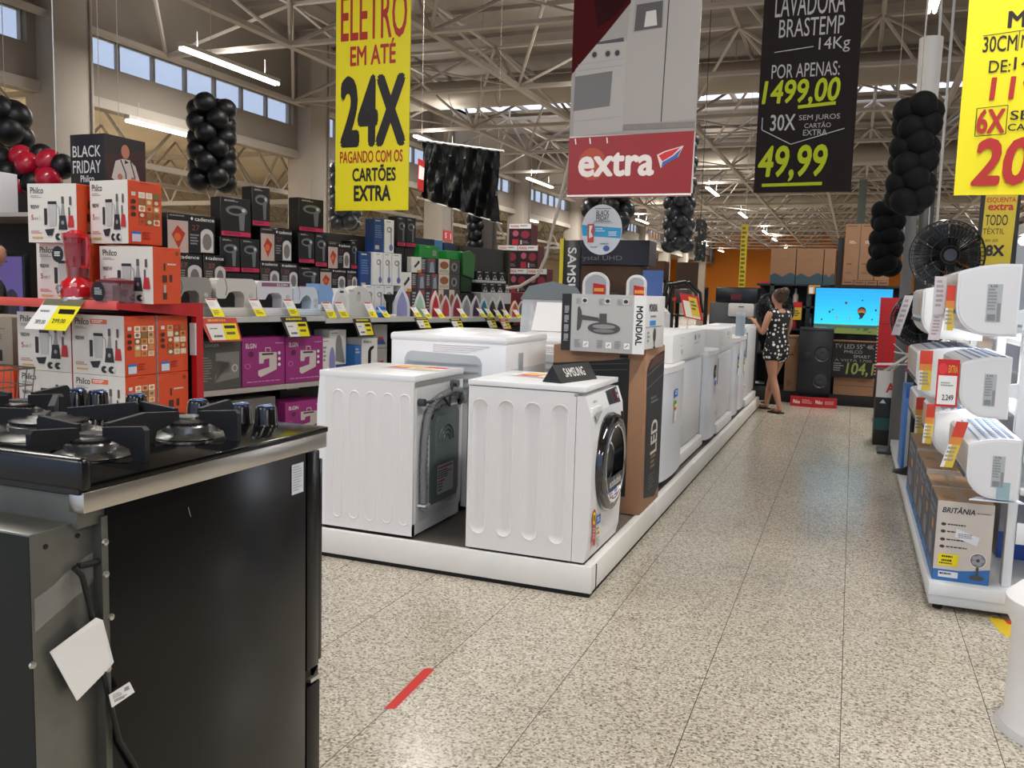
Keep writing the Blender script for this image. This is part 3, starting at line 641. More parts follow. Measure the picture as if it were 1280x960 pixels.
ld.build('open_lid', tl2, label='raised clear plastic lid')
toploader(-1.78, 6.6, 0.66, 0.62, 1.06, 'white top loading washer in the second row of the platform, farther from the aisle')
toploader(-2.36, 5.5, 0.3, 0.58, 0.95, 'narrow white washer beside the one with the raised clear lid', recess_side=False)

# --- tall kraft carton with black print, and the fan box on it
kc = thing('carton', 'tall kraft carton printed black, behind the washer with the black door', 'box', (-1.095, 4.935, ZP))
b = M(); b.box(-0.565, 0, 0, 0.53, 0, 0.985, KRAFT, 0.004); b.build('carton', kc)
a = Art((-0.565, 0, 0.985), X_, (0, 0, -1), 0.01); BK = C('#191a17', 0.6)
a.poly([(-0, 11), (30, 8.2), (44, 6.2), (47, 6.2), (47.5, 88), (0, 92)], BK); a.line([(10, 11.5), (46, 9)], 0.25, C('#6b644a')); a.line([(10, 15), (46, 12.5)], 0.25, C('#6b644a')); a.rect(41, 4, 46, 6, BK)
a.build('front_print', kc)
a = Art((0, 0, 0.985), Y_, (0, 0, -1), 0.01); BK2 = C('#26272a', 0.55)
a.poly([(4, 12), (13, 7), (24, 5.5), (40, 4), (52.6, 3.4), (52.6, 90), (40, 95), (9, 90)], BK2); a.poly([(8, 13), (20, 6.5), (38, 5), (48, 5), (49, 9), (30, 11)], C('#5b3a30')); a.line([(5, 16), (52, 10)], 0.4, C('#8a8578'))
a.line([(5, 24), (52, 18)], 0.4, C('#8a8578')); a.lines(18, 30, 40, 35, 2, C('#6f7d7c'), 3); a.T('LED', 22, 45, 40, 66, C('#d8d2c4'), 0.02, rot=-90); a.lines(24, 67, 38, 76, 3, C('#9a7b4c'), 6); a.lines(20, 78, 40, 88, 5, C('#5a5a58'), 9)
a.build('side_print', kc)
mb = thing('fan_box', 'white and grey wall fan box lying on top of the tall kraft carton', 'box', (-1.085, 4.83, ZP + 0.986), R(-3))
W = 0.505; b = M(); b.box(-W, 0, 0, 0.42, 0, 0.305, C('#d9d8d5', 0.55), 0.003); b.build('carton', mb)
a = Art((-W, 0, 0.305), X_, (0, 0, -1), W / 102.0)
a.rect(0, 0, 12, 67, C('#1d1b1b')); a.rect(12, 0, 88, 67, C('#b5b3ae', 0.55)); a.rect(88, 0, 102, 67, PAPER); a.T('MONDIAL', 91, 12, 99, 57, C('#141414'), 0.03, rot=90)
for k in range(4): a.rect(3.5, 14 + k * 11, 9, 20 + k * 11, C('#8f8d8a')); a.lines(3.5, 20.5 + k * 11, 9, 23 + k * 11, 2, LGREY, k)
G_ = C('#4a4846', 0.5)
a.poly([(20, 16), (22, 14), (25, 20), (26, 30), (24, 40), (21, 43), (19.5, 42)], G_); a.poly([(24, 24), (46, 27), (48, 32), (44, 31), (25, 30)], G_); a.rect(47, 22, 56, 33, G_); a.ell(53, 39, 20, 7, G_); a.ell(53, 37, 14, 2.6, C('#8d8b88')); a.ell(53, 42, 13, 2, C('#7c7a78'))
for x in (24, 52, 74):
    a.lines(x - 6, 5, x, 12, 4, GREY, x); a.rect(x + 1, 4, x + 8, 11, C('#cfcdc9')); a.ell(x + 4.5, 7.5, 2.6, 2.2, C('#2b2b2b'))
    a.lines(x - 7, 53, x + 2, 63, 6, GREY, x + 1); a.rect(x + 4, 55, x + 11, 62, PAPER); a.line([(x + 5.5, 60), (x + 9, 57)], 0.8, G_)
a.build('front_print', mb)
a = Art((0, 0, 0.305), Y_, (0, 0, -1), 0.42 / 37)
a.T('MONDIAL', 6, 4, 22, 8, C('#222222'), 0.02); a.lines(9, 10, 20, 11.5, 1, C('#7a5f9a'), 2); a.rect(8, 12.5, 19, 15, C('#2f8fd8')); a.rect(0, 15.5, 32, 15.9, GREY)
a.ell(18, 20, 2.6, 3.6, G_); a.rect(17.4, 20, 18.6, 26, G_); a.ell(18, 26.5, 2.4, 0.7, G_); a.lines(4, 18, 9, 24, 3, GREY, 3)
a.build('end_print', mb)

# --- row of white appliances along the aisle edge
EDGE = -1.115
def curved_fridge(y0, y1, h_, label, badge=False):
    t = thing('mini_fridge', label, 'fridge', (EDGE, y0, ZP), 0, 'white appliances in a row along the aisle')
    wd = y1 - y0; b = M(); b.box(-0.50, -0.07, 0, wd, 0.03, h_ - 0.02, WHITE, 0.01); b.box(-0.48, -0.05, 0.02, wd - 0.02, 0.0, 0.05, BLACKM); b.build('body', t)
    d = M(); K = 14
    pts = [(-0.065, 0.004)] + [(-0.065 + 0.075 * math.sin(PI * k / K) ** 0.5, 0.004 + (wd - 0.008) * (0.5 - 0.5 * math.cos(PI * k / K))) for k in range(1, K)] + [(-0.065, wd - 0.004)]
    d.prism(pts, C('#dfe2e8', 0.25), (0, 0, 0.05), X_, Y_, 0, h_ - 0.09, True); d.build('door', t)
    tp = M(); pts2 = [(x + 0.006, y) for x, y in pts]; tp.prism(pts2 + [(-0.5, wd), (-0.5, 0)], WHITE, (0, 0, h_ - 0.04), X_, Y_, 0, 0.04, True); tp.build('top', t)
    s_ = Art((0.0145, wd * 0.35, h_ * 0.84), Y_, (0, 0, -1), 0.008)
    if badge: s_.rect(0, 0, 12, 14, BLACK); s_.T('A', 3, 3, 9, 11, LGREY, 0.02); s_.rect(4, 18, 14, 23, BLUE); s_.rect(4, 25, 9, 27, GREY); s_.rect(4, 28, 9, 30, GREY)
    else: s_.rect(0, 4, 14, 11, BLUE); s_.lines(2, 5.5, 12, 9.5, 2, PAPER, 2); s_.rect(1, 14, 10, 17, C('#3a9a3a')); s_.rect(1, 17, 10, 20, YEL); s_.rect(1, 20, 10, 22, RED); s_.rect(1, 23, 12, 32, PAPER)
    s_.build('stickers', t); return t
def flat_unit(y0, y1, h_, label, setb=0.06):
    t = thing('stove_range', label, 'appliance', (EDGE - setb, y0, ZP), 0, 'white appliances in a row along the aisle')
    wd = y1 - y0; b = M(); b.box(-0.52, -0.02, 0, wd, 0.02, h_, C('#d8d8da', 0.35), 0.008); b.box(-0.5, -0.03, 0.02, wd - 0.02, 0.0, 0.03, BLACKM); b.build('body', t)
    d = M(); d.box(-0.022, 0.0, 0.01, wd - 0.01, 0.13, h_ - 0.02, C('#dddfe2', 0.3), 0.008); d.build('door', t)
    k = M(); k.box(-0.03, 0.035, 0.0, wd, 0.02, 0.11, WHITE, 0.01); k.build('kick_panel', t)
    hd = M(); hd.box(-0.002, 0.012, 0.03, 0.045, h_ * 0.62, h_ * 0.93, GREY, 0.004); hd.build('handle', t)
    n_ = M(); n_.cyl((0, 0.08, h_ * 0.28), (0.012, 0.08, h_ * 0.28), 0.02, WHITE, n=10); n_.build('knob', t); return t
def lidbox(y0, y1, z, h_, label, x=EDGE):
    t = thing('carton', label, 'box', (x, y0, z)); wd = y1 - y0
    M().box(-0.42, 0.0, 0, wd, 0, h_, C('#e4e4e4', 0.5), 0.004).build('carton', t)
    a = Art((0, 0, h_), Y_, (0, 0, -1), h_ / 20); q_ = wd / (h_ / 20) / 40; a.line([(8 * q_, 3), (11 * q_, 3), (11 * q_, 9), (8 * q_, 9), (8 * q_, 3)], 0.5, LGREY); a.rect(9 * q_, 12, 11 * q_, 15, LGREY); a.rect(25 * q_, 3, 27 * q_, 7, GREY); a.ell(31 * q_, 5, 1.6 * q_, 2, LGREY); a.lines(25 * q_, 9, 34 * q_, 11, 1, LGREY, 3)
    a.build('printed_icons', t)
curved_fridge(5.62, 6.42, 0.82, 'white curved front fridge with blue sticker, nearest in the row past the kraft carton')
flat_unit(6.46, 7.5, 0.815, 'white flat front appliance between the first two curved fridges')
lidbox(6.05, 7.45, ZP + 0.822, 0.20, 'white carton with printed icons on top of the nearest curved fridge', EDGE - 0.04)
curved_fridge(7.54, 8.12, 0.83, 'white curved front fridge with a square black badge', True)
flat_unit(8.16, 9.2, 0.78, 'white flat front appliance just past the black badge fridge', 0.03)
lidbox(8.2, 9.18, ZP + 0.782, 0.21, 'white carton with printed icons on the second flat front appliance', EDGE - 0.03)
curved_fridge(9.24, 9.75, 0.87, 'white curved front fridge, third in the row past the kraft carton')
curved_fridge(9.8, 10.3, 0.87, 'white curved front fridge, fourth in the row, under the wrapped roll')
flat_unit(10.38, 11.5, 0.96, 'white flat front appliance at the far end of the platform', 0.02)
sr = M(); sr.lathe([(0.05, 0), (0.052, 0.02)] + [(0.05 + 0.004 * (k % 2), 0.03 + 0.02 * k) for k in range(11)] + [(0.04, 0.26)], C('#a9b6c2', 0.3), (0, 0, 0), Z_, 16)
tag(sr.build('wrapped_roll', None, (-1.16, 9.95, ZP + 0.871)), 'pale blue ribbed roll standing on the fourth curved fridge', 'packaging')
# big white washers behind that row, lids up
def big_washer(x, y, w_, d_, h_, label):
    t = thing('top_load_washer', label, 'washing machine', (x, y, ZP))
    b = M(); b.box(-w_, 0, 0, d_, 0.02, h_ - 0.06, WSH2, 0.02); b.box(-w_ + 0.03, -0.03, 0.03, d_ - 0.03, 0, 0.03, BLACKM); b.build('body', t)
    c = M(); K = 16; pts = [(-w_, 0)] + [(-w_ + w_ * k / K, 0.14 * math.sin(PI * k / K) ** 0.6) for k in range(K + 1)] + [(0, 0)]
    c.prism(pts, WSH2, (0, 0, h_ - 0.07), X_, Z_, -d_, -d_ + 0.2); c.box(-w_, 0, 0, d_ - 0.2, h_ - 0.08, h_ - 0.03, WSH2, 0.012); c.build('console', t); return t
big_washer(-1.68, 7.4, 0.66, 0.60, 1.16, 'wide white washer with domed console, behind the first flat front appliance')
big_washer(-1.70, 8.12, 0.70, 0.58, 1.18, 'wide white washer with domed console, second behind the row')
# ================================================================ LEFT WALL OF SHELVES WITH SMALL APPLIANCES
GA = R(12.3); GU = Vector((math.sin(GA), math.cos(GA), 0)); GN = Vector((math.cos(GA), -math.sin(GA), 0)); GO = Vector((-4.503, 5.073, 0)); GR = PI / 2 - GA
def gl(s, off, z): return GO + GU * s + GN * off + Vector((0, 0, z))
SHM = C('#a9a6a2', 0.4); SHD = C('#35332f', 0.6)
SEC = [(-0.05, 1.32, 1.195), (1.32, 2.64, 1.175), (2.64, 3.96, 1.16), (3.96, 4.9, 1.145)]
def zs(s):
    for a, b, z in SEC:
        if s < b: return z
    return SEC[-1][2]
go = thing('shelving', 'long grey metal shelving of small appliances along the left aisle', 'shelf', gl(0, 0, 0), GR)
m = M(); m.box(-0.05, 4.9, 0.56, 0.60, 0, 1.95, SHD); m.build('back_panel', go)
for a, b, z in SEC:
    m = M(); m.box(a, b - 0.004, 0.0, 0.56, z - 0.03, z, SHM, 0.004); m.box(a, b - 0.004, -0.012, 0.0, z - 0.042, z - 0.002, C('#c9c7c4', 0.35)); m.build('shelf', go)
    if True:
        m = M(); m.box(a, b - 0.004, 0.0, 0.56, 0.60, 0.635, SHM, 0.004); m.box(a, b - 0.004, -0.012, 0.0, 0.60, 0.637, C('#b7aea6', 0.4)); m.build('lower_shelf', go)
        if b < 2.2: m = M(); m.box(a, b - 0.004 if b < 2 else 2.13, 0.36, 0.56, z, 1.419, SHD); m.build('riser', go)
        m = M(); m.box(a, b - 0.004, -0.02, 0.56, 0.0, 0.16, SHM); m.build('base', go)
for s in (0.0, 1.32, 2.64, 3.96, 4.88):
    m = M(); m.box(s - 0.02, s + 0.02, 0.50, 0.56, 0, 1.95, SHD)
    m.prism([(0.0, 0), (-0.12, 0), (-0.12, -0.05), (0.0, -0.14)], SHD, (s - 0.015, 0.5, zs(s - 0.1) - 0.03), Y_, Z_, -0.03, 0.0); m.build('upright', go)

def gbox(name, label, s0, s1, z0, z1, off, dep, col, art=None, group=None, side=None, rot=0, cat='box'):
    t = thing(name, label, cat, gl((s0 + s1) / 2, off, z0), GR + rot, group); w_ = s1 - s0 - 0.006; h_ = z1 - z0 - 0.002
    M().box(-w_ / 2, w_ / 2, 0, dep, 0, h_, col, 0.003, 1).build('carton', t)
    if art:
        a = Art((-w_ / 2, 0, h_), X_, (0, 0, -1), 0.01); art(a, w_ * 100, h_ * 100); a.build('front_print', t)
    if side:
        a = Art((-w_ / 2, dep, h_), (0, -1, 0), (0, 0, -1), 0.01); side(a, dep * 100, h_ * 100); a.build('side_print', t)
    return t
BBOX = C('#101012', 0.4); PINK = C('#c81e50', 0.5); DRG = C('#6f7072', 0.35)
def dryer_art(a, w_, h_):
    a.lines(w_ * .12, h_ * .06, w_ * .6, h_ * .11, 2, LGREY, 4)
    a.ell(w_ * .52, h_ * .32, w_ * .36, h_ * .13, DRG); a.ell(w_ * .48, h_ * .33, w_ * .22, h_ * .07, C('#1d1d20', 0.3)); a.poly([(w_ * .58, h_ * .40), (w_ * .80, h_ * .36), (w_ * .76, h_ * .82), (w_ * .62, h_ * .82)], DRG); a.ell(w_ * .75, h_ * .30, w_ * .07, h_ * .05, LGREY)
    a.rect(w_ * .02, h_ * .86, w_ * .98, h_ * .97, PINK); a.lines(w_ * .1, h_ * .88, w_ * .9, h_ * .95, 2, C('#2a0a14'), 8)
def heater_art(a, w_, h_):
    a.poly([(w_ * .08, h_ * .11), (w_ * .12, h_ * .05), (w_ * .16, h_ * .11), (w_ * .12, h_ * .17)], PAPER); a.T('cadence', w_ * .2, h_ * .05, w_ * .88, h_ * .16, PAPER, 0.01)
    a.rect(0, h_ * .24, w_ * .5, h_, C('#3c2f2c', 0.6)); a.T('27', w_ * .2, h_ * .28, w_ * .48, h_ * .42, C('#8a4a42'), 0.01); a.lines(w_ * .08, h_ * .5, w_ * .45, h_ * .8, 4, GREY, 5)
    K = 10; x0, x1, y0, r = w_ * .48, w_ * .96, h_ * .34, w_ * .24
    a.poly([(x1, h_), (x0, h_)] + [(w_ * .72 - r * math.cos(PI * k / K), y0 + h_ * .18 - h_ * .18 * math.sin(PI * k / K)) for k in range(K + 1)], C('#cfc9c6', 0.5)); a.ell(w_ * .72, h_ * .70, w_ * .15, h_ * .24, C('#77716f', 0.5))
def food_heater_art(a, w_, h_):
    a.rect(0, h_ * .18, w_ * .42, h_, C('#bfa79c', 0.6)); a.poly([(w_ * .2, h_ * .3), (w_ * .36, h_ * .5), (w_ * .22, h_ * .9), (w_ * .08, h_ * .55)], C('#b3301f')); a.ell(w_ * .2, h_ * .6, w_ * .07, h_ * .1, C('#d86a2c')); a.lines(w_ * .04, h_ * .04, w_ * .4, h_ * .1, 1, GREY, 5)
    a.poly([(w_ * .47, h_ * .10), (w_ * .5, h_ * .05), (w_ * .53, h_ * .10), (w_ * .5, h_ * .15)], PAPER); a.T('cadence', w_ * .56, h_ * .05, w_ * .98, h_ * .15, PAPER, 0.01); a.T('27', w_ * .5, h_ * .26, w_ * .66, h_ * .4, C('#8a4a42')); a.lines(w_ * .46, h_ * .5, w_ * .66, h_ * .8, 4, GREY, 6)
    K = 10; a.poly([(w_ * .96, h_ * .96), (w_ * .68, h_ * .96)] + [(w_ * .82 - w_ * .14 * math.cos(PI * k / K), h_ * .5 - h_ * .16 * math.sin(PI * k / K)) for k in range(K + 1)], C('#cfc9c6', 0.5)); a.ell(w_ * .82, h_ * .68, w_ * .1, h_ * .22, C('#77716f', 0.5))
HG = 'black hair dryer boxes stacked on the shelving'; CG = 'black fan heater boxes stacked on the shelving'
def dryer(lab, *p): gbox('hair_dryer_box', lab, *p, -0.4, 0.13, BBOX, dryer_art, HG)
def heat(lab, *p, wide=False): gbox('fan_heater_box', lab, *p, -0.4, 0.13, BBOX, food_heater_art if wide else heater_art, CG)
heat('fan heater box, leftmost of the bottom tier behind the sewing machines', 0.12, 0.39, 1.42, 1.675)
heat('fan heater box, second in the bottom tier behind the sewing machines', 0.395, 0.615, 1.42, 1.675)
gbox('hair_dryer_box', 'low black box wedged between heater boxes in the bottom tier', 0.62, 0.955, 1.42, 1.54, -0.4, 0.13, BBOX, None, HG)
heat('fan heater box, third in the bottom tier, under the wide heater box', 0.96, 1.175, 1.42, 1.65)
heat('fan heater box, fourth in the bottom tier, right of the one under the wide box', 1.18, 1.385, 1.42, 1.645)
dryer('black hair dryer box half hidden in the bottom tier by the blue overlock', 1.39, 1.64, 1.42, 1.62)
heat('fan heater box with a picture panel, fifth in the bottom tier', 1.645, 1.98, 1.42, 1.615, wide=True)
heat('fan heater box at the right end of the bottom tier, beside blue boxes', 1.985, 2.13, 1.42, 1.615)
heat('wide heater box with red food picture at the far left, touching the orange cartons', 0.075, 0.51, 1.677, 1.976, wide=True)
dryer('black hair dryer box directly under the tall dryer pile, left one', 0.553, 0.753, 1.542, 1.826)
dryer('black hair dryer box directly under the tall dryer pile, right one', 0.757, 0.957, 1.542, 1.826)
heat('wide heater box in the second tier right of two dryer boxes', 0.965, 1.315, 1.652, 1.932, wide=True)
dryer('black hair dryer box under the lone dryer box, left one', 1.385, 1.58, 1.647, 1.925)
dryer('black hair dryer box under the lone dryer box, right one', 1.585, 1.735, 1.622, 1.925)
heat('wide heater box with food picture below the yellow banner', 1.742, 2.035, 1.617, 1.857, wide=True)
dryer('black hair dryer box in the second tier beside the blue steamer cartons', 2.04, 2.13, 1.617, 1.89)
dryer('large hair dryer box in front of the highest pile, under the hanging balloons', 0.56, 0.868, 1.828, 2.146)
gbox('hair_dryer_box', 'hair dryer box at the very top of the pile, pale dryer picture', 0.875, 1.07, 1.934, 2.263, -0.4, 0.13, BBOX, dryer_art, HG)
dryer('lone hair dryer box standing above the others in front of the wall column', 1.385, 1.69, 1.927, 2.225)
# steamer cartons
def steam_art(a, w_, h_):
    a.lines(w_ * .15, h_ * .05, w_ * .85, h_ * .08, 1, NAVY, 3); a.ell(w_ * .5, h_ * .3, w_ * .28, h_ * .09, C('#8d8d96')); a.ell(w_ * .45, h_ * .3, w_ * .13, h_ * .05, PAPER)
    a.poly([(w_ * .58, h_ * .32), (w_ * .76, h_ * .34), (w_ * .78, h_ * .75), (w_ * .62, h_ * .75)], C('#a9a9b2')); a.ell(w_ * .68, h_ * .84, w_ * .2, h_ * .1, C('#6a68a8'))
SG = 'white garment steamer cartons on the shelving'; BLC = C('#1d3f7a', 0.5)
def blue_art(a, w_, h_): a.lines(w_ * .1, h_ * .05, w_ * .8, h_ * .1, 1, PAPER, 4); a.lines(w_ * .1, h_ * .2, w_ * .8, h_ * .6, 6, C('#5f86b8'), 5); a.rect(w_ * .1, h_ * .8, w_ * .5, h_ * .92, C('#c7b9b0'))
for i, (s0, s1) in enumerate(((2.16, 2.295), (2.30, 2.435), (2.44, 2.575))): gbox('steamer_carton', 'white garment steamer carton, %s from the left in the low tier beside the white iron' % ORD[i], s0, s1, zs(s0), 1.474, -0.33, 0.13, PAPER, steam_art, SG)
for i, (s0, s1) in enumerate(((2.289, 2.414), (2.418, 2.54), (2.545, 2.69))): gbox('steamer_carton', 'white garment steamer carton, %s from the left in the middle tier' % ORD[i], s0, s1, 1.476, 1.793, -0.33, 0.13, PAPER, steam_art, SG)
gbox('blue_carton', 'navy blue carton left of the middle tier of steamer cartons', 2.134, 2.286, 1.42, 1.79, -0.37, 0.11, BLC, blue_art)
gbox('blue_carton', 'navy blue carton on the topmost tier beside the highest steamer carton', 2.30, 2.447, 1.795, 2.118, -0.35, 0.12, BLC, blue_art)
gbox('steamer_carton', 'white garment steamer carton at the very top of its pile', 2.449, 2.594, 1.795, 2.118, -0.35, 0.12, PAPER, steam_art, SG)
for i, (s0, s1) in enumerate(((2.695, 2.83), (2.833, 2.985))):
    gbox('hair_dryer_box', 'plain black carton, %s of two below the dryer boxes right of the steamers' % ORD[i], s0, s1, 1.58, 1.868, -0.42, 0.11, BBOX, None, HG)
    dryer('hair dryer box right of the highest steamer carton, %s of two' % ORD[i], s0, s1, 1.87, 2.175)
# white small boxes, kettle and blender boxes
def tool_art(a, w_, h_): a.poly([(w_ * .25, h_ * .6), (w_ * .7, h_ * .25), (w_ * .78, h_ * .4), (w_ * .35, h_ * .72)], DGREY); a.ell(w_ * .7, h_ * .33, w_ * .1, h_ * .1, BLACK); a.rect(w_ * .55, h_ * .84, w_, h_, C('#d09a2c'))
gbox('small_white_box', 'small white box showing a black handheld tool, lower one', 2.70, 2.872, 1.417, 1.615, -0.35, 0.12, PAPER, tool_art, None) 
gbox('small_white_box', 'small white box showing a black handheld tool, upper one', 2.872, 3.036, 1.617, 1.778, -0.36, 0.12, PAPER, tool_art, None)
def mixer_art(a, w_, h_):
    a.rect(0, 0, w_ * .45, h_, C('#33353f', 0.5)); a.lines(w_ * .05, h_ * .1, w_ * .4, h_ * .8, 6, LGREY, 7); a.poly([(w_ * .62, h_ * .25), (w_ * .84, h_ * .2), (w_ * .9, h_ * .95), (w_ * .58, h_ * .95)], C('#9ba2ae')); a.rect(w_ * .5, h_ * .02, w_ * .9, h_ * .16, C('#b5474b')); a.rect(0, h_ * .84, w_ * .3, h_ * .92, C('#a83038'))
def kettle_art(a, w_, h_):
    a.rect(0, 0, w_ * .5, h_, C('#d9cdbb', 0.6)); a.ell(w_ * .26, h_ * .42, w_ * .2, h_ * .26, C('#9a5a34')); a.rect(w_ * .05, h_ * .72, w_ * .45, h_ * .92, C('#b9b2a6')); a.rect(w_ * .5, 0, w_, h_, C('#4a4a48', 0.5)); a.ell(w_ * .74, h_ * .5, w_ * .14, h_ * .3, C('#8c8a86')); a.ell(w_ * .74, h_ * .5, w_ * .07, h_ * .18, C('#2a2a2a'))
MG = 'mixer and kettle boxes in the middle of the shelving'
for lab, s0, s1, z0, z1, ar in (('lowest tier, leftmost', 2.70, 2.9, 1.16, 1.415, mixer_art), ('lowest tier, second', 2.905, 3.13, 1.16, 1.445, mixer_art), ('lowest tier, third', 3.135, 3.34, 1.16, 1.445, mixer_art), ('lowest tier, fourth', 3.345, 3.53, 1.16, 1.45, kettle_art), ('lowest tier, rightmost', 3.535, 3.73, 1.16, 1.45, kettle_art),
        ('second tier, leftmost', 2.90, 3.13, 1.447, 1.615, mixer_art), ('second tier, middle', 3.135, 3.34, 1.447, 1.615, mixer_art), ('second tier, rightmost', 3.345, 3.72, 1.452, 1.616, kettle_art), ('third tier under the left green carton', 3.04, 3.30, 1.617, 1.772, mixer_art), ('third tier under the right green carton', 3.34, 3.72, 1.618, 1.778, kettle_art)):
    gbox('mixer_box' if ar is mixer_art else 'kettle_box', ('grey mixer box, ' if ar is mixer_art else 'beige and grey kettle box, ') + lab + ' behind the irons', s0, s1, z0, z1, -0.38, 0.12, C('#54565c', 0.5), ar, MG)
GRN = C('#1f8a35', 0.5)
def green_art(a, w_, h_): a.lines(w_ * .35, h_ * .1, w_ * .55, h_ * .2, 1, C('#9fd05a'), 2); a.rect(w_ * .68, h_ * .35, w_ * .88, h_ * .8, C('#8a9a88'))
gbox('green_carton', 'bright green carton on the pile, left one', 3.04, 3.37, 1.774, 1.91, -0.40, 0.12, GRN, green_art)
gbox('green_carton', 'bright green carton on the pile, right one', 3.50, 3.80, 1.78, 1.875, -0.40, 0.12, GRN, None)
gbox('navy_carton', 'flat navy carton lying behind the left green carton', 3.06, 3.46, 1.80, 1.99, -0.53, 0.10, C('#141d40', 0.5))
gbox('blue_carton', 'light blue and white carton between the green cartons', 3.45, 3.60, 1.78, 1.985, -0.53, 0.10, C('#4a78b8', 0.5), lambda a, w_, h_: a.rect(0, h_ * .75, w_, h_, C('#c9a79a')))
gbox('navy_carton', 'small navy carton right of the light blue carton', 3.63, 3.82, 1.80, 1.97, -0.53, 0.10, C('#252b52', 0.5))
gbx = M(); rd = random.Random(5)
gbx.box(-0.11, 0.11, 0, 0.12, 0, 0.44, C('#1b3a20', 0.6), 0.03)
gbx.prism([(-0.1, 0.2), (0.1, 0.16), (0.12, 0.42), (0.02, 0.47), (-0.12, 0.44)], C('#2f6b33', 0.5), (0, 0, 0), X_, Z_, 0.0, 0.02)
tag(gbx.build('green_bag', None, gl(3.86, -0.38, 1.42), GR), 'dark green bag at the right end of the piled boxes', 'bag')
gbox('dark_carton', 'dark carton holding up the green bag', 3.74, 4.0, 1.16, 1.418, -0.38, 0.14, C('#1c1c1e', 0.5))
# two tiers of small black iron boxes on white trays
for q, (z, s0, off) in enumerate(((1.42, 4.02, -0.30), (1.56, 4.05, -0.40))):
    gbox('display_tray', 'white tray of small black boxes, %s tier near the dark pillar' % ('lower', 'upper')[q], s0, s0 + 0.62, z - 0.02 if q else 1.30, z + 0.012, off, 0.14, LGREY, cat='tray')
    for k in range(4):
        def ir(a, w_, h_): a.poly([(w_ * .15, h_ * .95), (w_ * .5, h_ * .35), (w_ * .85, h_ * .95)], LGREY); a.lines(w_ * .15, h_ * .08, w_ * .8, h_ * .22, 1, PAPER, 3); a.ell(w_ * .5, h_ * .7, w_ * .13, h_ * .16, DGREY)
        gbox('iron_box', 'small black iron box, %s on the %s white tray' % (ORD[k], ('lower', 'upper')[q]), s0 + 0.01 + k * 0.15, s0 + 0.155 + k * 0.15, z + 0.012, z + 0.115, off, 0.12, BBOX, ir, 'small iron boxes on white trays')
gbox('dark_carton', 'dark carton under the upper white tray', 4.05, 4.67, 1.30, 1.538, -0.41, 0.13, C('#1c1c1e', 0.5))
gbox('dark_carton', 'dark carton under the lower white tray', 4.02, 4.64, 1.145, 1.298, -0.30, 0.24, C('#1c1c1e', 0.5))

# ---- appliances standing on the top shelf
def sewing(lab, s0, s1, h_, body, trim, off=-0.1, rounded=False, dark='#2b2a29'):
    w_ = s1 - s0; t = thing('sewing_machine', lab, 'sewing machine', gl((s0 + s1) / 2, off, zs((s0 + s1) / 2)), GR, 'sewing machines lined up on the top shelf')
    b = M(); b.box(-w_ / 2, w_ / 2, -0.02, 0.15, 0.0, h_ * 0.23, body, 0.008); b.build('base', t)
    pts = [(w_ * .5, h_ * .2), (w_ * .5, h_ * .86), (w_ * .46, h_ * .96), (w_ * .40, h_), (-w_ * .40, h_), (-w_ * .48, h_ * .95), (-w_ * .5, h_ * .85), (-w_ * .5, h_ * .52), (-w_ * .46, h_ * .47), (-w_ * .28, h_ * .47), (-w_ * .20, h_ * .62), (-w_ * .1, h_ * .66), (w_ * .10, h_ * .66), (w_ * .17, h_ * .60), (w_ * .2, h_ * .5), (w_ * .2, h_ * .2)]
    if rounded: pts = [(w_ * .5, h_ * .2), (w_ * .48, h_ * .7), (w_ * .42, h_ * .92), (w_ * .3, h_), (-w_ * .36, h_), (-w_ * .5, h_ * .92), (-w_ * .5, h_ * .42), (-w_ * .25, h_ * .42), (-w_ * .15, h_ * .6), (w_ * .0, h_ * .72), (w_ * .15, h_ * .66), (w_ * .22, h_ * .5), (w_ * .2, h_ * .2)]
    b = M(); b.prism(pts, body, (0, 0.005, 0), X_, Z_, -0.12, 0.0); b.build('arm', t)
    a = Art((-w_ / 2, 0.005, h_), X_, (0, 0, -1), 0.01, 0.001); W, Hh = w_ * 100, h_ * 100
    if trim: a.rect(W * .12, Hh * .05, W * .92, Hh * .16, trim); a.T('ELGIN', W * .55, Hh * .07, W * .85, Hh * .14, PAPER, 0.01)
    else: a.line([(W * .20, 0), (W * .26, Hh * .25), (W * .22, Hh * .45)], W * .015, DGREY)
    a.build('front_trim', t)
    b = M(); b.cyl((-w_ * .38, 0.06, h_ * .23), (-w_ * .38, 0.06, h_ * .5), 0.006, STEEL, n=6); b.box(-w_ * .43, -w_ * .33, 0.03, 0.09, h_ * .22, h_ * .25, STEEL); b.cyl((-w_ * .36, 0.045, h_ * .36), (-w_ * .36, 0.045, h_ * .48), 0.012, BLACK, n=8); b.build('needle', t)
    b = M(); b.cyl((w_ * .5, 0.06, h_ * .72), (w_ * .5 + 0.018, 0.06, h_ * .72), 0.045, body, n=20); b.build('hand_wheel', t)
    b = M(); b.lathe([(0.018, 0), (0.018, 0.006), (0, 0.008)], LGREY, (w_ * .36, 0.004, h_ * .55), (0, -1, 0), 14); b.lathe([(0.012, 0), (0.012, 0.006), (0, 0.008)], LGREY, (w_ * .36, 0.004, h_ * .36), (0, -1, 0), 14); b.build('dial', t)
    return t
sewing('dark-toned grey sewing machine at the left end, cut off by the orange cartons', -0.10, 0.24, 0.295, C('#9c9a94', 0.4), None)
sewing('cream sewing machine with dark curved line, second from the left on the shelf', 0.29, 0.67, 0.295, C('#d6d2ca', 0.35), None)
sewing('white sewing machine with a purple band along its arm', 0.68, 1.05, 0.285, C('#dcdbe0', 0.35), C('#8f5a78', 0.4))
sewing('pale bluish rounded sewing machine right of the purple banded one', 1.06, 1.345, 0.245, C('#cfdbe6', 0.35), None, rounded=True)
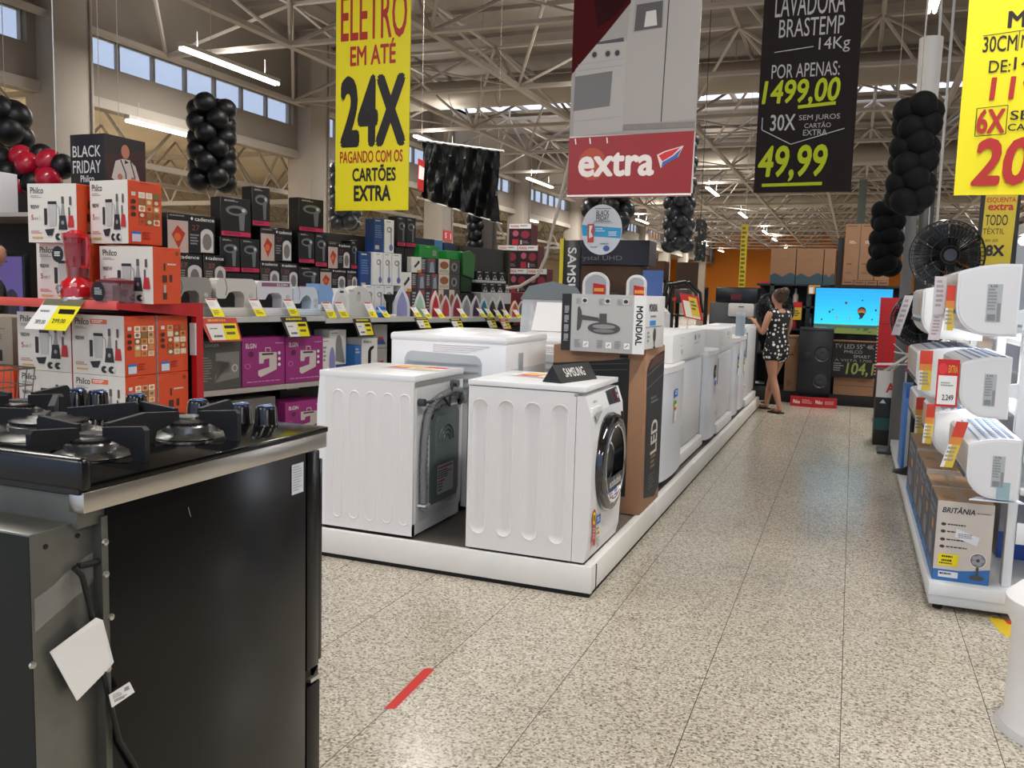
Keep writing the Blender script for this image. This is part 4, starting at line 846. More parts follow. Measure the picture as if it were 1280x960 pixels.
t = thing('overlock_machine', 'light blue and white overlock machine with sloping top', 'sewing machine', gl(1.435, -0.1, 1.175), GR)
m = M(); m.prism([(-0.09, 0), (0.095, 0), (0.095, 0.17), (0.07, 0.255), (0.02, 0.285), (-0.09, 0.295)], C('#86a9d8', 0.4), (0, 0, 0), X_, Z_, -0.16, 0); m.build('cover', t)
m = M(); m.box(-0.092, 0.097, -0.012, 0.02, 0, 0.12, WHITE, 0.01); m.build('base', t)
a = Art((-0.09, -0.013, 0.14), X_, (0, 0, -1), 0.01); a.lines(2, 3, 15, 9, 3, GREY, 4); a.build('badge', t)
def egg(name, lab, cat, s, off, w_, h_, col, top=None, marks=None):
    t = thing(name, lab, cat, gl(s, off, zs(s)), GR); K = 14
    pts = [(-w_ / 2, 0), (w_ / 2, 0)] + [(w_ / 2 * math.cos(PI * k / K) ** 1 * (1 if math.cos(PI * k / K) > 0 else 1), h_ * .45 + h_ * .55 * math.sin(PI * k / K)) for k in range(K + 1)]
    m = M(); m.prism(pts, col, (0, 0, 0), X_, Z_, -0.11, 0.0, True); m.build('housing', t)
    a = Art((-w_ / 2, 0, h_), X_, (0, 0, -1), 0.01); marks(a, w_ * 100, h_ * 100); a.build('front_details', t); return t
egg('humidifier', 'white pear shaped appliance with a small dark slot at its top', 'appliance', 1.60, -0.08, 0.2, 0.26, WHITE, None, lambda a, w_, h_: (a.ell(w_ * .5, h_ * .12, w_ * .14, h_ * .04, DGREY), a.ell(w_ * .5, h_ * .5, w_ * .3, h_ * .28, WHITE2)))
egg('air_purifier', 'wide white rounded appliance with grey badge and faint button row', 'appliance', 1.85, -0.1, 0.32, 0.285, C('#d9d8d3', 0.4), None, lambda a, w_, h_: (a.rect(w_ * .06, h_ * .12, w_ * .26, h_ * .19, LGREY), a.ell(w_ * .45, h_ * .35, w_ * .1, h_ * .16, C('#c3c2be')), a.rect(w_ * .42, h_ * .18, w_ * .50, h_ * .27, GREY)))
m = M(); m.lathe([(0.035, 0), (0.045, 0.01), (0.048, 0.07), (0.042, 0.1), (0.03, 0.105)], C('#2a66c2', 0.3), (0, 0, 0), Z_, 18); m.lathe([(0.049, 0.045), (0.05, 0.06), (0.049, 0.07)], C('#9cc3ea', 0.3), (0, 0, 0), Z_, 18)
tag(m.build('water_tank', None, gl(2.09, -0.06, 1.175), GR), 'small blue plastic tank beside the wide white rounded appliance', 'tank')
t = thing('garment_steamer', 'black steamer head upright on a white foot', 'steamer', gl(2.27, -0.1, 1.175), GR)
m = M(); m.box(-0.06, 0.07, -0.02, 0.08, 0, 0.025, WHITE, 0.01); m.build('foot', t)
m = M(); m.prism([(-0.02, 0.02), (0.025, 0.02), (0.03, 0.13), (0.05, 0.19), (0.055, 0.215), (-0.06, 0.215), (-0.05, 0.185), (-0.02, 0.14)], BLACK, (0, 0, 0), X_, Z_, -0.04, 0.0); m.build('brush_head', t)
def iron(lab, s, off, h_, body, sole, rot=0.35, w_=0.12):
    t = thing('steam_iron', lab, 'iron', gl(s, off, zs(s)), GR + rot, 'steam irons standing on the top shelf'); K = 8
    out = [(-w_ / 2, 0), (w_ / 2, 0)] + [(w_ / 2 * (1 - (k / K) ** 1.9), h_ * (0.3 + 0.7 * k / K)) for k in range(K + 1)] + [(-w_ / 2 * (1 - (k / K) ** 1.9), h_ * (0.3 + 0.7 * k / K)) for k in range(K - 1, -1, -1)]
    m = M(); m.prism(out, sole, (0, 0, 0), X_, Z_, -0.016, 0.0); m.build('soleplate', t)
    m = M(); i2 = [(x * .86, 0.004 + z * .94) for x, z in out]; m.prism(i2, body, (0, 0.016, 0), X_, Z_, -0.035, 0.0); m.build('housing', t)
    m = M(); i3 = [(x * .62, 0.012 + z * .80) for x, z in out]; m.prism(i3, body, (0, -0.001, 0), X_, Z_, 0.0, 0.003)
    m.build('emblem', t)
    m = M(); m.tube([(0, 0.04, h_ * .75), (0, 0.085, h_ * .7), (0, 0.10, h_ * .5), (0, 0.095, h_ * .2), (0, 0.05, h_ * .1)], 0.014, body, 8); m.build('handle', t); return t
m_ = iron('tall steam iron, lilac and pale blue, leftmost of the irons', 2.46, -0.12, 0.29, C('#8d90c0', 0.35), C('#d6d6e0', 0.35), -0.45, 0.17)
for lab, s, h_, bd, so in (('white and pale green iron right of the lilac one', 2.73, 0.275, '#9fc4ad', '#dcdfda'), ('bright red iron with white edge, largest red one', 2.98, 0.275, '#c21d25', '#e4dedd'), ('red and white iron just right of the largest red one', 3.15, 0.235, '#b8313c', '#dcd5d6'),
        ('dark red iron, third red one from the left', 3.34, 0.25, '#97202c', '#dcd9d6'), ('grey and white iron right of the three red irons', 3.515, 0.235, '#8e8f93', '#d6d6d4'), ('purple and black iron with white edge', 3.685, 0.23, '#4a2f52', '#d6d0d8'), ('teal blue iron with white tip', 3.835, 0.215, '#1f7f9c', '#d8dfe0'),
        ('black iron with white tip, right of the teal one', 4.0, 0.235, '#2a2a2c', '#d8d8d6'), ('black and white iron, widest of the black ones', 4.155, 0.245, '#333436', '#e0e0de'), ('orange tipped white iron near the red panel', 4.46, 0.2, '#c9552a', '#dedad4'), ('grey iron near the red panel', 4.6, 0.2, '#6f7177', '#d2d2d2'), ('blue and white iron at the far end of the row', 4.74, 0.215, '#34558c', '#dcdcdf')):
    iron(lab, s, -0.12, h_, C(bd, 0.3), C(so, 0.35), -0.6 + 0.2 * math.sin(s * 9))

# sloping price strips and hanging price cards
def strip(lab, s, w_=0.10, h_=0.15):
    t = thing('price_strip', lab, 'price tag', gl(s, -0.002, zs(s) + 0.001), GR - 0.0, 'sloping price strips on the top shelf')
    a = Art((-w_ / 2 - 0.03, 0.075 - 0.03, h_), X_, (0.03, -0.07, -h_), 0.01, 0.0); hh = math.hypot(h_, 0.07) * 100; W = w_ * 100
    a.poly([(0, 0), (W, 0), (W, hh), (0, hh)], PAPER); a.rect(0, 0, W, hh * .05, C('#b9b6b0')); a.rect(W * .1, hh * .03, W * .9, hh * .1, RED); a.rect(0, hh * .58, W, hh, YEL); a.lines(W * .15, hh * .66, W * .8, hh * .9, 3, DGREY, int(s * 50)); a.lines(W * .1, hh * .2, W * .7, hh * .45, 4, LGREY, int(s * 30)); a.k = -0.001; a.poly([(0, hh), (W, hh), (W, 0), (0, 0)], PAPER)
    a.build('printed_strip', t)
for s, lab in ((0.22, 'the grey sewing machine'), (0.62, 'the cream sewing machine'), (0.97, 'the purple banded sewing machine'), (1.40, 'the light blue overlock'), (1.55, 'the pear shaped appliance'), (1.92, 'the wide white rounded appliance'), (2.10, 'the small blue tank'), (2.56, 'the lilac iron'), (2.72, 'the pale green iron'), (2.93, 'the largest red iron'), (3.31, 'the dark red iron'), (3.66, 'the purple iron'), (3.80, 'the teal iron'), (3.98, 'the black iron'), (4.14, 'the widest black iron'), (4.36, 'the orange tipped iron'), (4.72, 'the blue and white iron')):
    strip('white and yellow price strip in front of ' + lab, s, 0.10 if s < 2 else 0.085, 0.14 if s < 2 else 0.10)
def card(lab, s, w_, h_, frame, head):
    t = thing('price_card', lab, 'price tag', gl(s, 0.014, zs(s) - 0.005), GR, 'price cards hanging from the top shelf edge')
    a = Art((-w_ / 2, -0.001, 0), X_, (0.02, -0.05, -h_), 0.01, 0.0); W, Hh = w_ * 100, h_ * 102
    a.poly([(0, 0), (W, 0), (W * 1.0, Hh), (W * .12, Hh)], frame); a.lines(W * .2, Hh * .05, W * .9, Hh * .15, 1, head, int(s * 40), 0.9)
    a.poly([(W * .12, Hh * .24), (W * .55, Hh * .24), (W * .55, Hh * .93), (W * .18, Hh * .93)], PAPER); a.rect(W * .55, Hh * .24, W * .95, Hh * .93, YEL); a.rect(W * .6, Hh * .32, W * .9, Hh * .45, BLACK); a.lines(W * .2, Hh * .42, W * .48, Hh * .5, 1, DGREY, 4); a.lines(W * .26, Hh * .72, W * .5, Hh * .82, 1, DGREY, 2, 0.9); a.lines(W * .62, Hh * .6, W * .9, Hh * .72, 1, DGREY, 5, 0.9)
    a.k = -0.001; a.poly([(W * .12, Hh), (W, Hh), (W, 0), (0, 0)], PAPER); a.build('printed_card', t)
for s, w_, h_, fr, hd, lab in ((0.21, 0.33, 0.18, '#c9473f', '#f0b04a', 'large red framed price card under the grey sewing machine'), (0.95, 0.28, 0.175, '#2b2a22', '#e8d21c', 'black headed price card under the purple banded sewing machine'), (1.75, 0.23, 0.165, '#2b2a22', '#e8d21c', 'black headed price card under the white rounded appliance'), (2.58, 0.21, 0.115, '#2b2a22', '#e8d21c', 'black headed price card under the lilac iron'), (3.13, 0.2, 0.12, '#2b2a22', '#e8d21c', 'black headed price card under the red irons'), (3.75, 0.18, 0.12, '#2b2a22', '#e8d21c', 'black headed price card under the teal iron'), (4.02, 0.18, 0.12, '#d65a2a', '#f6e9c9', 'orange headed price card under the black irons')):
    card(lab, s, w_, h_, C(fr, 0.5), C(hd, 0.5))

# ---- lower shelf
MAG = C('#a0307f', 0.5)
def elgin_art(a, w_, h_):
    a.T('ELGIN', w_ * .08, h_ * .12, w_ * .32, h_ * .22, PAPER, 0.02)
    BG = C('#d9cfc8', 0.5); a.poly([(w_ * .38, h_ * .30), (w_ * .8, h_ * .32), (w_ * .8, h_ * .68), (w_ * .42, h_ * .82), (w_ * .36, h_ * .78), (w_ * .36, h_ * .68), (w_ * .62, h_ * .62), (w_ * .62, h_ * .44), (w_ * .5, h_ * .46), (w_ * .48, h_ * .54), (w_ * .38, h_ * .54)], BG)
    a.line([(w_ * .54, h_ * .3), (w_ * .53, h_ * .22), (w_ * .64, h_ * .22), (w_ * .65, h_ * .3)], w_ * .015, BG); a.rect(w_ * .45, h_ * .33, w_ * .72, h_ * .37, C('#4a2a3c')); a.lines(w_ * .76, h_ * .12, w_ * .96, h_ * .15, 1, C('#d9a8c8'), 2)
    for k in range(3): a.ell(w_ * (.86), h_ * (.34 + .12 * k), w_ * .035, h_ * .035, PAPER)
    a.ell(w_ * .12, h_ * .58, w_ * .07, h_ * .06, C('#c46aa8')); a.ell(w_ * .12, h_ * .58, w_ * .045, h_ * .04, MAG); a.ell(w_ * .2, h_ * .34, w_ * .06, h_ * .06, C('#5a2348')); a.lines(w_ * .1, h_ * .9, w_ * .95, h_ * .93, 1, C('#d9a8c8'), 6)
def singer_art(a, w_, h_):
    a.ell(w_ * .12, h_ * .1, w_ * .03, h_ * .04, LGREY); a.T('SINGER', w_ * .18, h_ * .07, w_ * .5, h_ * .13, LGREY, 0.01); a.lines(w_ * .05, h_ * .34, w_ * .35, h_ * .85, 10, C('#9a9a96'), 4, 0.35)
    g = C('#86847f', 0.5); a.poly([(w_ * .42, h_ * .26), (w_ * .95, h_ * .24), (w_ * .95, h_ * .78), (w_ * .4, h_ * .86), (w_ * .4, h_ * .7), (w_ * .52, h_ * .66), (w_ * .56, h_ * .48), (w_ * .74, h_ * .46), (w_ * .74, h_ * .66), (w_ * .52, h_ * .68), (w_ * .5, h_ * .42), (w_ * .42, h_ * .42)], g); a.ell(w_ * .85, h_ * .58, w_ * .07, h_ * .08, LGREY); a.ell(w_ * .85, h_ * .58, w_ * .04, h_ * .05, g)
ZQ = 0.638
gbox('sewing_machine_box', 'dark grey sewing machine box on the lower shelf', 0.05, 0.468, ZQ, 1.02, -0.04, 0.24, C('#56554f', 0.5), singer_art)
gbox('sewing_machine_box', 'magenta sewing machine box on the lower shelf, left one', 0.472, 0.912, ZQ, 1.03, -0.04, 0.24, MAG, elgin_art)
gbox('sewing_machine_box', 'magenta sewing machine box on the lower shelf, right one', 0.916, 1.342, ZQ, 1.025, -0.04, 0.24, MAG, elgin_art)
gbox('purifier_box', 'white box with a lilac bottle shaped picture beside the magenta boxes', 1.346, 1.515, ZQ, 1.0, -0.06, 0.2, PAPER, lambda a, w_, h_: (a.lines(w_ * .05, h_ * .06, w_ * .6, h_ * .1, 1, GREY, 3), a.ell(w_ * .72, h_ * .58, w_ * .22, h_ * .36, C('#8d8cc4')), a.lines(w_ * .06, h_ * .2, w_ * .3, h_ * .6, 4, GREY, 6)))
gbox('heater_box', 'tall white box with a grey tower heater and blue foot band', 1.53, 1.745, ZQ + 0.0, 1.065, -0.16, 0.2, PAPER, lambda a, w_, h_: (a.ell(w_ * .55, h_ * .35, w_ * .2, h_ * .24, C('#8f8d8a')), a.poly([(w_ * .3, h_ * .66), (w_ * .9, h_ * .72), (w_ * .9, h_ * .66), (w_ * .75, h_ * .35), (w_ * .35, h_ * .35)], C('#8f8d8a')), a.rect(0, h_ * .74, w_, h_, C('#2f5f9e')), a.lines(w_ * .1, h_ * .06, w_ * .7, h_ * .09, 1, GREY, 3)))
gbox('blue_carton', 'light blue carton on the lower shelf left of the white fan heater box', 1.75, 1.835, ZQ, 0.925, -0.06, 0.2, C('#2f6fb5', 0.5), lambda a, w_, h_: a.lines(w_ * .1, h_ * .1, w_ * .8, h_ * .3, 2, LGREY, 3))
gbox('heater_box', 'white box with a black arched heater picture on the lower shelf', 1.84, 2.055, ZQ, 0.985, -0.06, 0.2, PAPER, lambda a, w_, h_: (a.T('Philco', w_ * .1, h_ * .06, w_ * .6, h_ * .13, DGREY, 0.01), a.poly([(w_ * .38, h_), (w_ * .38, h_ * .35), (w_ * .5, h_ * .24), (w_ * .75, h_ * .2), (w_ * .75, h_ * .27), (w_ * .58, h_ * .34), (w_ * .56, h_)], BLACK)))
gbox('iron_box', 'grey box with a red iron picture on the lower shelf, lower one', 2.14, 2.345, ZQ, 0.87, -0.2, 0.2, C('#aaa8a2', 0.5), lambda a, w_, h_: (a.poly([(w_ * .1, h_ * .8), (w_ * .9, h_ * .8), (w_ * .7, h_ * .5), (w_ * .3, h_ * .55)], C('#b0324a')), a.ell(w_ * .4, h_ * .85, w_ * .35, h_ * .08, DGREY)))
gbox('iron_box', 'grey box with a blue and red iron picture on the lower shelf, upper one', 2.14, 2.345, 0.872, 1.10, -0.2, 0.2, C('#aaa8a2', 0.5), lambda a, w_, h_: (a.poly([(w_ * .1, h_ * .85), (w_ * .9, h_ * .85), (w_ * .7, h_ * .6), (w_ * .3, h_ * .62)], C('#34558c')), a.ell(w_ * .5, h_ * .6, w_ * .2, h_ * .08, C('#b0324a'))))
for k in range(3): gbox('dark_carton', 'dark carton in the gap above the white washer lid, %s from the left' % ORD[k], (2.67, 3.3, 3.99)[k], (3.28, 3.93, 4.84)[k], ZQ, 1.04 + 0.01 * (k % 2), -0.2, 0.28, C('#262528', 0.6), lambda a, w_, h_: (a.lines(w_ * .1, h_ * .04, w_ * .8, h_ * .10, 2, C('#5d5b5a'), 3)), 'dark cartons on the lower shelf behind the washers')
gbox('grey_carton', 'long grey carton on the base under the lower shelf', 0.04, 0.83, 0.162, 0.54, -0.06, 0.3, C('#6a6862', 0.6))
gbox('sewing_machine_box', 'magenta sewing machine box on the base under the lower shelf', 0.93, 1.38, 0.162, 0.475, -0.06, 0.24, MAG, elgin_art)
gbox('dark_carton', 'black carton with white lettering behind the lowest magenta box', 1.10, 1.5, 0.162, 0.585, -0.32, 0.16, BBOX, lambda a, w_, h_: a.lines(w_ * .2, h_ * .06, w_ * .7, h_ * .14, 1, PAPER, 3))
# ================================================================ END OF THE SHELVES: BLENDER CARTONS ON A RED STAND
rs = thing('display_stand', 'red metal end stand loaded with orange and white blender cartons', 'shelf', (0, 0, 0))
REDM = C('#b5161b', 0.4); REDL = C('#d8584f', 0.4)
m = M(); m.box(-4.78, -3.80, 3.70, 4.36, 1.29, 1.32, REDM); m.build('top_shelf', rs)
m = M(); m.box(-4.78, -3.80, 3.685, 3.70, 1.285, 1.335, REDL, 0.003); m.prism([(3.685, 1.325), (4.36, 1.325), (4.36, 1.235), (3.685, 1.29)], REDM, (-3.80, 0, 0), Y_, Z_, 0.0, 0.012); m.build('shelf_lip', rs)
m = M(); m.box(-4.78, -3.80, 3.70, 4.36, 0.53, 0.56, REDM); m.box(-4.78, -3.80, 3.70, 4.36, 0.0, 0.53, C('#8e1216', 0.5)); m.build('base', rs)
m = M(); m.box(-4.78, -3.80, 4.33, 4.36, 0.53, 1.3, C('#1b1719', 0.6)); m.box(-3.83, -3.79, 4.30, 4.36, 0.5, 1.32, REDM); m.box(-3.83, -3.79, 4.285, 4.30, 1.0, 1.2, LGREY); m.build('back_panel', rs)
OR_ = C('#cf4a20', 0.55); CRM = C('#d3cfc6', 0.6)
def philco_art(five=True, strip=False):
    def f(a, w_, h_):
        a.T('Philco', w_ * .06, h_ * .06, w_ * .33, h_ * .17, C('#202020'), 0.015); a.lines(w_ * .06, h_ * .2, w_ * .3, h_ * .25, 2, GREY, 3)
        if strip: a.rect(w_ * .36, h_ * .07, w_ * .68, h_ * .15, C('#d86a4a')); a.lines(w_ * .39, h_ * .085, w_ * .66, h_ * .14, 2, PAPER, 9)
        a.T('900W', w_ * .06, h_ * .36, w_ * .24, h_ * .43, C('#333333'), 0.01)
        if five: a.T('5', w_ * .07, h_ * .53, w_ * .12, h_ * .62, C('#b5403c'), 0.01); a.T('em 1', w_ * .14, h_ * .55, w_ * .25, h_ * .62, GREY)
        a.lines(w_ * .06, h_ * .8, w_ * .3, h_ * .86, 2, C('#c47a6c'), 4); a.rect(w_ * .08, h_ * .90, w_ * .3, h_ * .93, C('#cfa55c'))
        D = C('#26262a', 0.5)
        a.rect(w_ * .34, h_ * .42, w_ * .40, h_ * .70, D); a.poly([(w_ * .42, h_ * .33), (w_ * .60, h_ * .33), (w_ * .58, h_ * .72), (w_ * .44, h_ * .72)], C('#b3b1ad')); a.rect(w_ * .42, h_ * .30, w_ * .60, h_ * .35, D); a.line([(w_ * .6, h_ * .36), (w_ * .65, h_ * .4), (w_ * .65, h_ * .6)], w_ * .012, GREY)
        a.rect(w_ * .70, h_ * .22, w_ * .75, h_ * .34, C('#55504e')); a.poly([(w_ * .71, h_ * .34), (w_ * .74, h_ * .34), (w_ * .76, h_ * .55), (w_ * .68, h_ * .55)], GREY); a.poly([(w_ * .66, h_ * .54), (w_ * .78, h_ * .54), (w_ * .81, h_ * .78), (w_ * .63, h_ * .78)], D); a.ell(w_ * .72, h_ * .66, w_ * .03, h_ * .035, GREY)
        a.rect(w_ * .86, h_ * .22, w_ * .90, h_ * .36, C('#5a4a4a')); a.rect(w_ * .84, h_ * .4, w_ * .87, h_ * .55, C('#5a4a4a')); a.poly([(w_ * .84, h_ * .54), (w_ * .93, h_ * .54), (w_ * .95, h_ * .74), (w_ * .82, h_ * .74)], C('#b52a2e'))
        a.poly([(w_ * .35, h_ * .78), (w_ * .55, h_ * .76), (w_ * .5, h_ * .88), (w_ * .4, h_ * .88)], D)
        for x in (.62, .76): a.ell(w_ * x, h_ * .9, w_ * .06, h_ * .06, D); a.poly([(w_ * x, h_ * .9), (w_ * (x + .06), h_ * .85), (w_ * (x + .06), h_ * .95)], CRM)
    return f
def orange_art(photo=True):
    def f(a, w_, h_):
        a.lines(w_ * .35, h_ * .03, w_ * .65, h_ * .05, 1, C('#8e3a18'), 2)
        if photo:
            rd = random.Random(int(w_ * 7 + h_)); cols_ = ['#c9a679', '#e0cdb0', '#b5542c', '#7c6a3a', '#d9c4a8', '#a33b22', '#e8dfd0', '#c98a4a']
            for i in range(3):
                for j in range(5): a.rect(w_ * (.30 + .21 * i), h_ * (.17 + .105 * j), w_ * (.30 + .21 * i + .19), h_ * (.17 + .105 * j + .095), C(rd.choice(cols_), 0.6)); a.ell(w_ * (.395 + .21 * i), h_ * (.217 + .105 * j), w_ * .06, h_ * .03, C(rd.choice(cols_), 0.6))
            a.rect(w_ * .08, h_ * .18, w_ * .2, h_ * .24, CRM)
            for k in range(3): a.ell(w_ * .14, h_ * (.33 + .1 * k), w_ * .07, h_ * .035, C('#3b1c12'))
            a.rect(w_ * .08, h_ * .8, w_ * .34, h_ * .96, C('#c9d2de')); a.rect(w_ * .08, h_ * .8, w_ * .34, h_ * .84, BLUE); a.lines(w_ * .4, h_ * .8, w_ * .7, h_ * .93, 3, C('#9c2a18'), 7)
        else:
            a.lines(w_ * .5, h_ * .28, w_ * .95, h_ * .33, 1, CRM, 3)
            for x, y, r in ((.4, .35, .03), (.4, .56, .08), (.4, .86, .07), (.62, .55, .05)): a.rect(w_ * (x - r), h_ * (y - .07), w_ * (x + r), h_ * (y + .06), C('#4a241a'))
            a.rect(w_ * .36, h_ * .66, w_ * .44, h_ * .8, C('#b5a79c')); a.ell(w_ * .85, h_ * .1, w_ * .06, h_ * .04, C('#8e3a18'))
    return f
def bbox(lab, x1, y, z, w_, d_, h_, rot, fr, sd, nm='blender_box'):
    t = thing(nm, lab, 'box', (x1, y, z), rot, 'blender cartons on the red stand')
    b = M(); b.box(-w_, 0, 0, d_, 0, h_, OR_, 0.003, 1); b.build('carton', t)
    a = Art((-w_, 0, h_), X_, (0, 0, -1), 0.01); a.rect(0, 0, w_ * 100, h_ * 100, CRM); fr(a, w_ * 100, h_ * 100); a.build('front_print', t)
    a = Art((0, 0, h_), Y_, (0, 0, -1), 0.01); sd(a, d_ * 100, h_ * 100); a.build('side_print', t)
bbox('blender carton on the red shelf, lower left, behind the red blender', -4.17, 3.85, 1.321, 0.42, 0.23, 0.338, 0, philco_art(), orange_art(False))
bbox('blender carton on the red shelf, lower right, plain orange side', -3.705, 3.86, 1.321, 0.395, 0.22, 0.325, 0, philco_art(), orange_art(False))
bbox('blender carton at the top left of the red stand', -4.215, 3.81, 1.66, 0.345, 0.24, 0.34, R(6), philco_art(), orange_art(False))
bbox('blender carton at the top right of the red stand, food pictures on its side', -3.88, 3.86, 1.662, 0.315, 0.24, 0.36, R(-5), philco_art(), orange_art(True))
bbox('blender carton under the red shelf, upper left', -4.235, 3.765, 0.905, 0.43, 0.25, 0.345, 0, philco_art(), orange_art(True))
bbox('blender carton under the red shelf, upper right, red strip beside the brand name', -3.83, 3.765, 0.905, 0.395, 0.24, 0.345, 0, philco_art(False, True), orange_art(True))
bbox('blender carton under the red shelf, upper rear, only its orange side in view', -3.83, 4.02, 0.905, 0.395, 0.25, 0.345, 0, philco_art(), orange_art(True))
bbox('blender carton under the red shelf, lower left, beside the wire trolley', -4.235, 3.765, 0.561, 0.43, 0.25, 0.342, 0, philco_art(), orange_art(True))
bbox('blender carton under the red shelf, lower right, just above the hob knobs', -3.83, 3.765, 0.561, 0.395, 0.24, 0.342, 0, philco_art(False, True), orange_art(True))
bbox('blender carton under the red shelf, lower rear, plain orange side', -3.83, 4.02, 0.561, 0.395, 0.25, 0.342, 0, philco_art(), orange_art(False))
# red blender and chopper bowl
bl = thing('blender', 'red jug blender on the red shelf in front of the cartons', 'blender', (-4.185, 3.775, 1.32))
BRD = C('#b3111a', 0.18, coat=0.6)
m = M(); m.lathe([(0.098, 0), (0.1, 0.03), (0.098, 0.032), (0.098, 0.08), (0.085, 0.115), (0.06, 0.135), (0.055, 0.14)], BRD, (0, 0, 0), Z_, 28); m.lathe([(0.1005, 0.004), (0.102, 0.022), (0.1, 0.028)], STEEL, (0, 0, 0), Z_, 28)
m.build('motor_base', bl)
m = M(); m.lathe([(0.022, 0), (0.02, 0.012), (0, 0.014)], STEEL, (-0.03, -0.094, 0.075), (0, -1, 0), 16); m.build('dial', bl)
a = Art((0.045, -0.0925, 0.11), (0.9, 0.4, 0), (0, 0, -1), 0.01, 0.004); a.rect(0, 0, 4, 2.2, C('#d98a8a')); a.build('badge', bl)
m = M(); m.lathe([(0.052, 0.14), (0.06, 0.2), (0.072, 0.36), (0.072, 0.37)], glassy('red_jug_plastic', '#9c1a2c', 0.6), (0, 0, 0), Z_, 24); m.lathe([(0.05, 0.14), (0.052, 0.2)], STEEL, (0, 0, 0), Z_, 20); m.build('jug', bl)
m = M(); m.lathe([(0.076, 0.365), (0.078, 0.39), (0.05, 0.395), (0.03, 0.41), (0, 0.412)], BRD, (0, 0, 0), Z_, 24); m.build('lid', bl)
m = M(); m.tube([(0.062, -0.02, 0.20), (0.10, -0.02, 0.20), (0.105, -0.02, 0.23), (0.108, -0.02, 0.34), (0.10, -0.02, 0.365), (0.068, -0.02, 0.365)], 0.011, BRD, 8); m.build('handle', bl)
a = Art((-0.105, -0.077, 0.31), (1, 0.1, 0), (0, 0, -1), 0.01, 0.0); a.ell(4, 4, 4, 4.6, BLACK); a.lines(1.6, 2.5, 6.4, 5.5, 3, PAPER, 5); a.build('round_sticker', bl)
cb = thing('chopper_bowl', 'clear chopper bowl with dark red lid beside the red blender', 'bowl', (-3.895, 3.775, 1.32))
m = M(); m.lathe([(0.085, 0.0), (0.095, 0.01), (0.1, 0.12)], glassy('clear_bowl', '#8a6a72', 0.5), (0, 0, 0), Z_, 24); m.build('bowl', cb)
m = M(); m.lathe([(0.103, 0.115), (0.104, 0.13), (0.05, 0.138), (0.02, 0.145), (0, 0.145)], C('#6d1420', 0.3), (0, 0, 0), Z_, 24); m.cyl((0, 0, 0), (0, 0, 0.1), 0.02, GREY, n=10); m.build('lid', cb)
a = Art((-0.07, -0.1, 0.115), (1, 0, 0), (0, 0, -1), 0.01, 0.003); a.ell(4.5, 5, 5, 5.4, BLACK); a.lines(1.8, 2.8, 7.4, 7, 4, LGREY, 4); a.build('round_sticker', cb)
pc = thing('price_card', 'white and yellow price card hanging from the red shelf lip', 'price tag', (-4.21, 3.68, 1.335))
a = Art((-0.165, 0.0, 0.0), X_, (-0.05, -0.04, -0.16), 0.01, 0.001); a.poly([(5, 0), (35, 0), (30, 19), (-2, 19)], PAPER); a.poly([(5, 0), (35, 0), (34, 4), (4, 4)], C('#6d6a52')); a.poly([(17, 4), (34, 4), (30, 19), (13, 19)], YEL); a.rect(19, 6, 31, 9, BLACK); a.T('389,00', 4, 13, 12, 16, DGREY, 0.01); a.T('299,00', 17, 12, 27, 15, DGREY, 0.01); a.lines(5, 7, 15, 9, 1, GREY, 3); a.build('printed_card', pc)
a.k = 0
# dark shelving and screens at the far left, wire trolley
ds = thing('dark_shelving', 'dark shelving with a lit screen at the left edge behind the red stand', 'shelf', (-7.36, 5.0, 0))
m = M(); m.box(-0.3, 1.72, 0.3, 0.35, 0, 2.15, C('#151315', 0.6)); m.build('back_panel', ds)
for z in (0.5, 1.05, 1.93): M().box(-0.3, 1.68, -0.3, 0.3, z - 0.03, z, C('#a29c96', 0.5)).build('shelf', ds)
m = M(); m.box(-0.3, 1.68, -0.3, 0.3, 0, 0.12, DGREY); m.build('base', ds)
sn = thing('television', 'glowing lilac screen on the dark shelving at the left edge', 'television', (-6.38, 4.86, 1.051))
m = M(); m.box(-0.45, 0.45, 0, 0.05, 0.03, 0.58, BLACK, 0.005); m.box(-0.15, 0.15, -0.05, 0.1, 0, 0.03, BLACK); m.build('frame', sn)
a = Art((-0.43, 0, 0.56), X_, (0, 0, -1), 0.01, 0.002); a.rect(0, 0, 86, 51, E('#5a4a8c', 0.8)); a.rect(48, 16, 62, 26, E('#ffffff', 1.0)); a.ell(56, 40, 18, 12, E('#8a8ac8', 0.9)); a.ell(74, 38, 8, 13, E('#20203c', 0.5)); a.build('screen', sn)
tag(M().box(-0.2, 0.2, 0, 0.02, 0, 0.24, C('#a85a1c', 0.6)).build('orange_poster'), 'small orange poster board above the lilac screen', 'poster')
bpy.data.objects['orange_poster'].location = (-6.18, 4.675, 1.68)
tag(M().box(-0.2, 0.2, 0, 0.25, 0, 0.33, C('#c7c6c8', 0.5), 0.01).build('white_box', None, (-6.4, 4.8, 1.931)), 'white box on the top dark shelf at the left edge', 'box')
bx = thing('carton', 'beige carton with dark print at the left edge beside the blender cartons', 'box', (-5.0, 3.9, 0.905)); M().box(-0.45, 0.12, 0, 0.3, 0, 0.30, C('#8c8272', 0.7), 0.003).build('carton', bx)
a = Art((-0.45, 0, 0.30), X_, (0, 0, -1), 0.01); a.lines(34, 6, 52, 15, 7, C('#5a5348'), 3, 0.4); a.rect(40, 21, 48, 28, BLACK); a.build('front_print', bx)
bx = thing('carton', 'orange carton under the beige carton at the left edge', 'box', (-5.0, 3.9, 0.56)); M().box(-0.45, 0.12, 0, 0.3, 0, 0.343, OR_, 0.003).build('carton', bx)
bx = thing('low_stand', 'dark low stand under the cartons at the left edge', 'shelf', (-5.0, 3.88, 0)); M().box(-0.46, 0.14, 0, 0.34, 0, 0.558, C('#3a2a26', 0.6)).build('stand', bx)
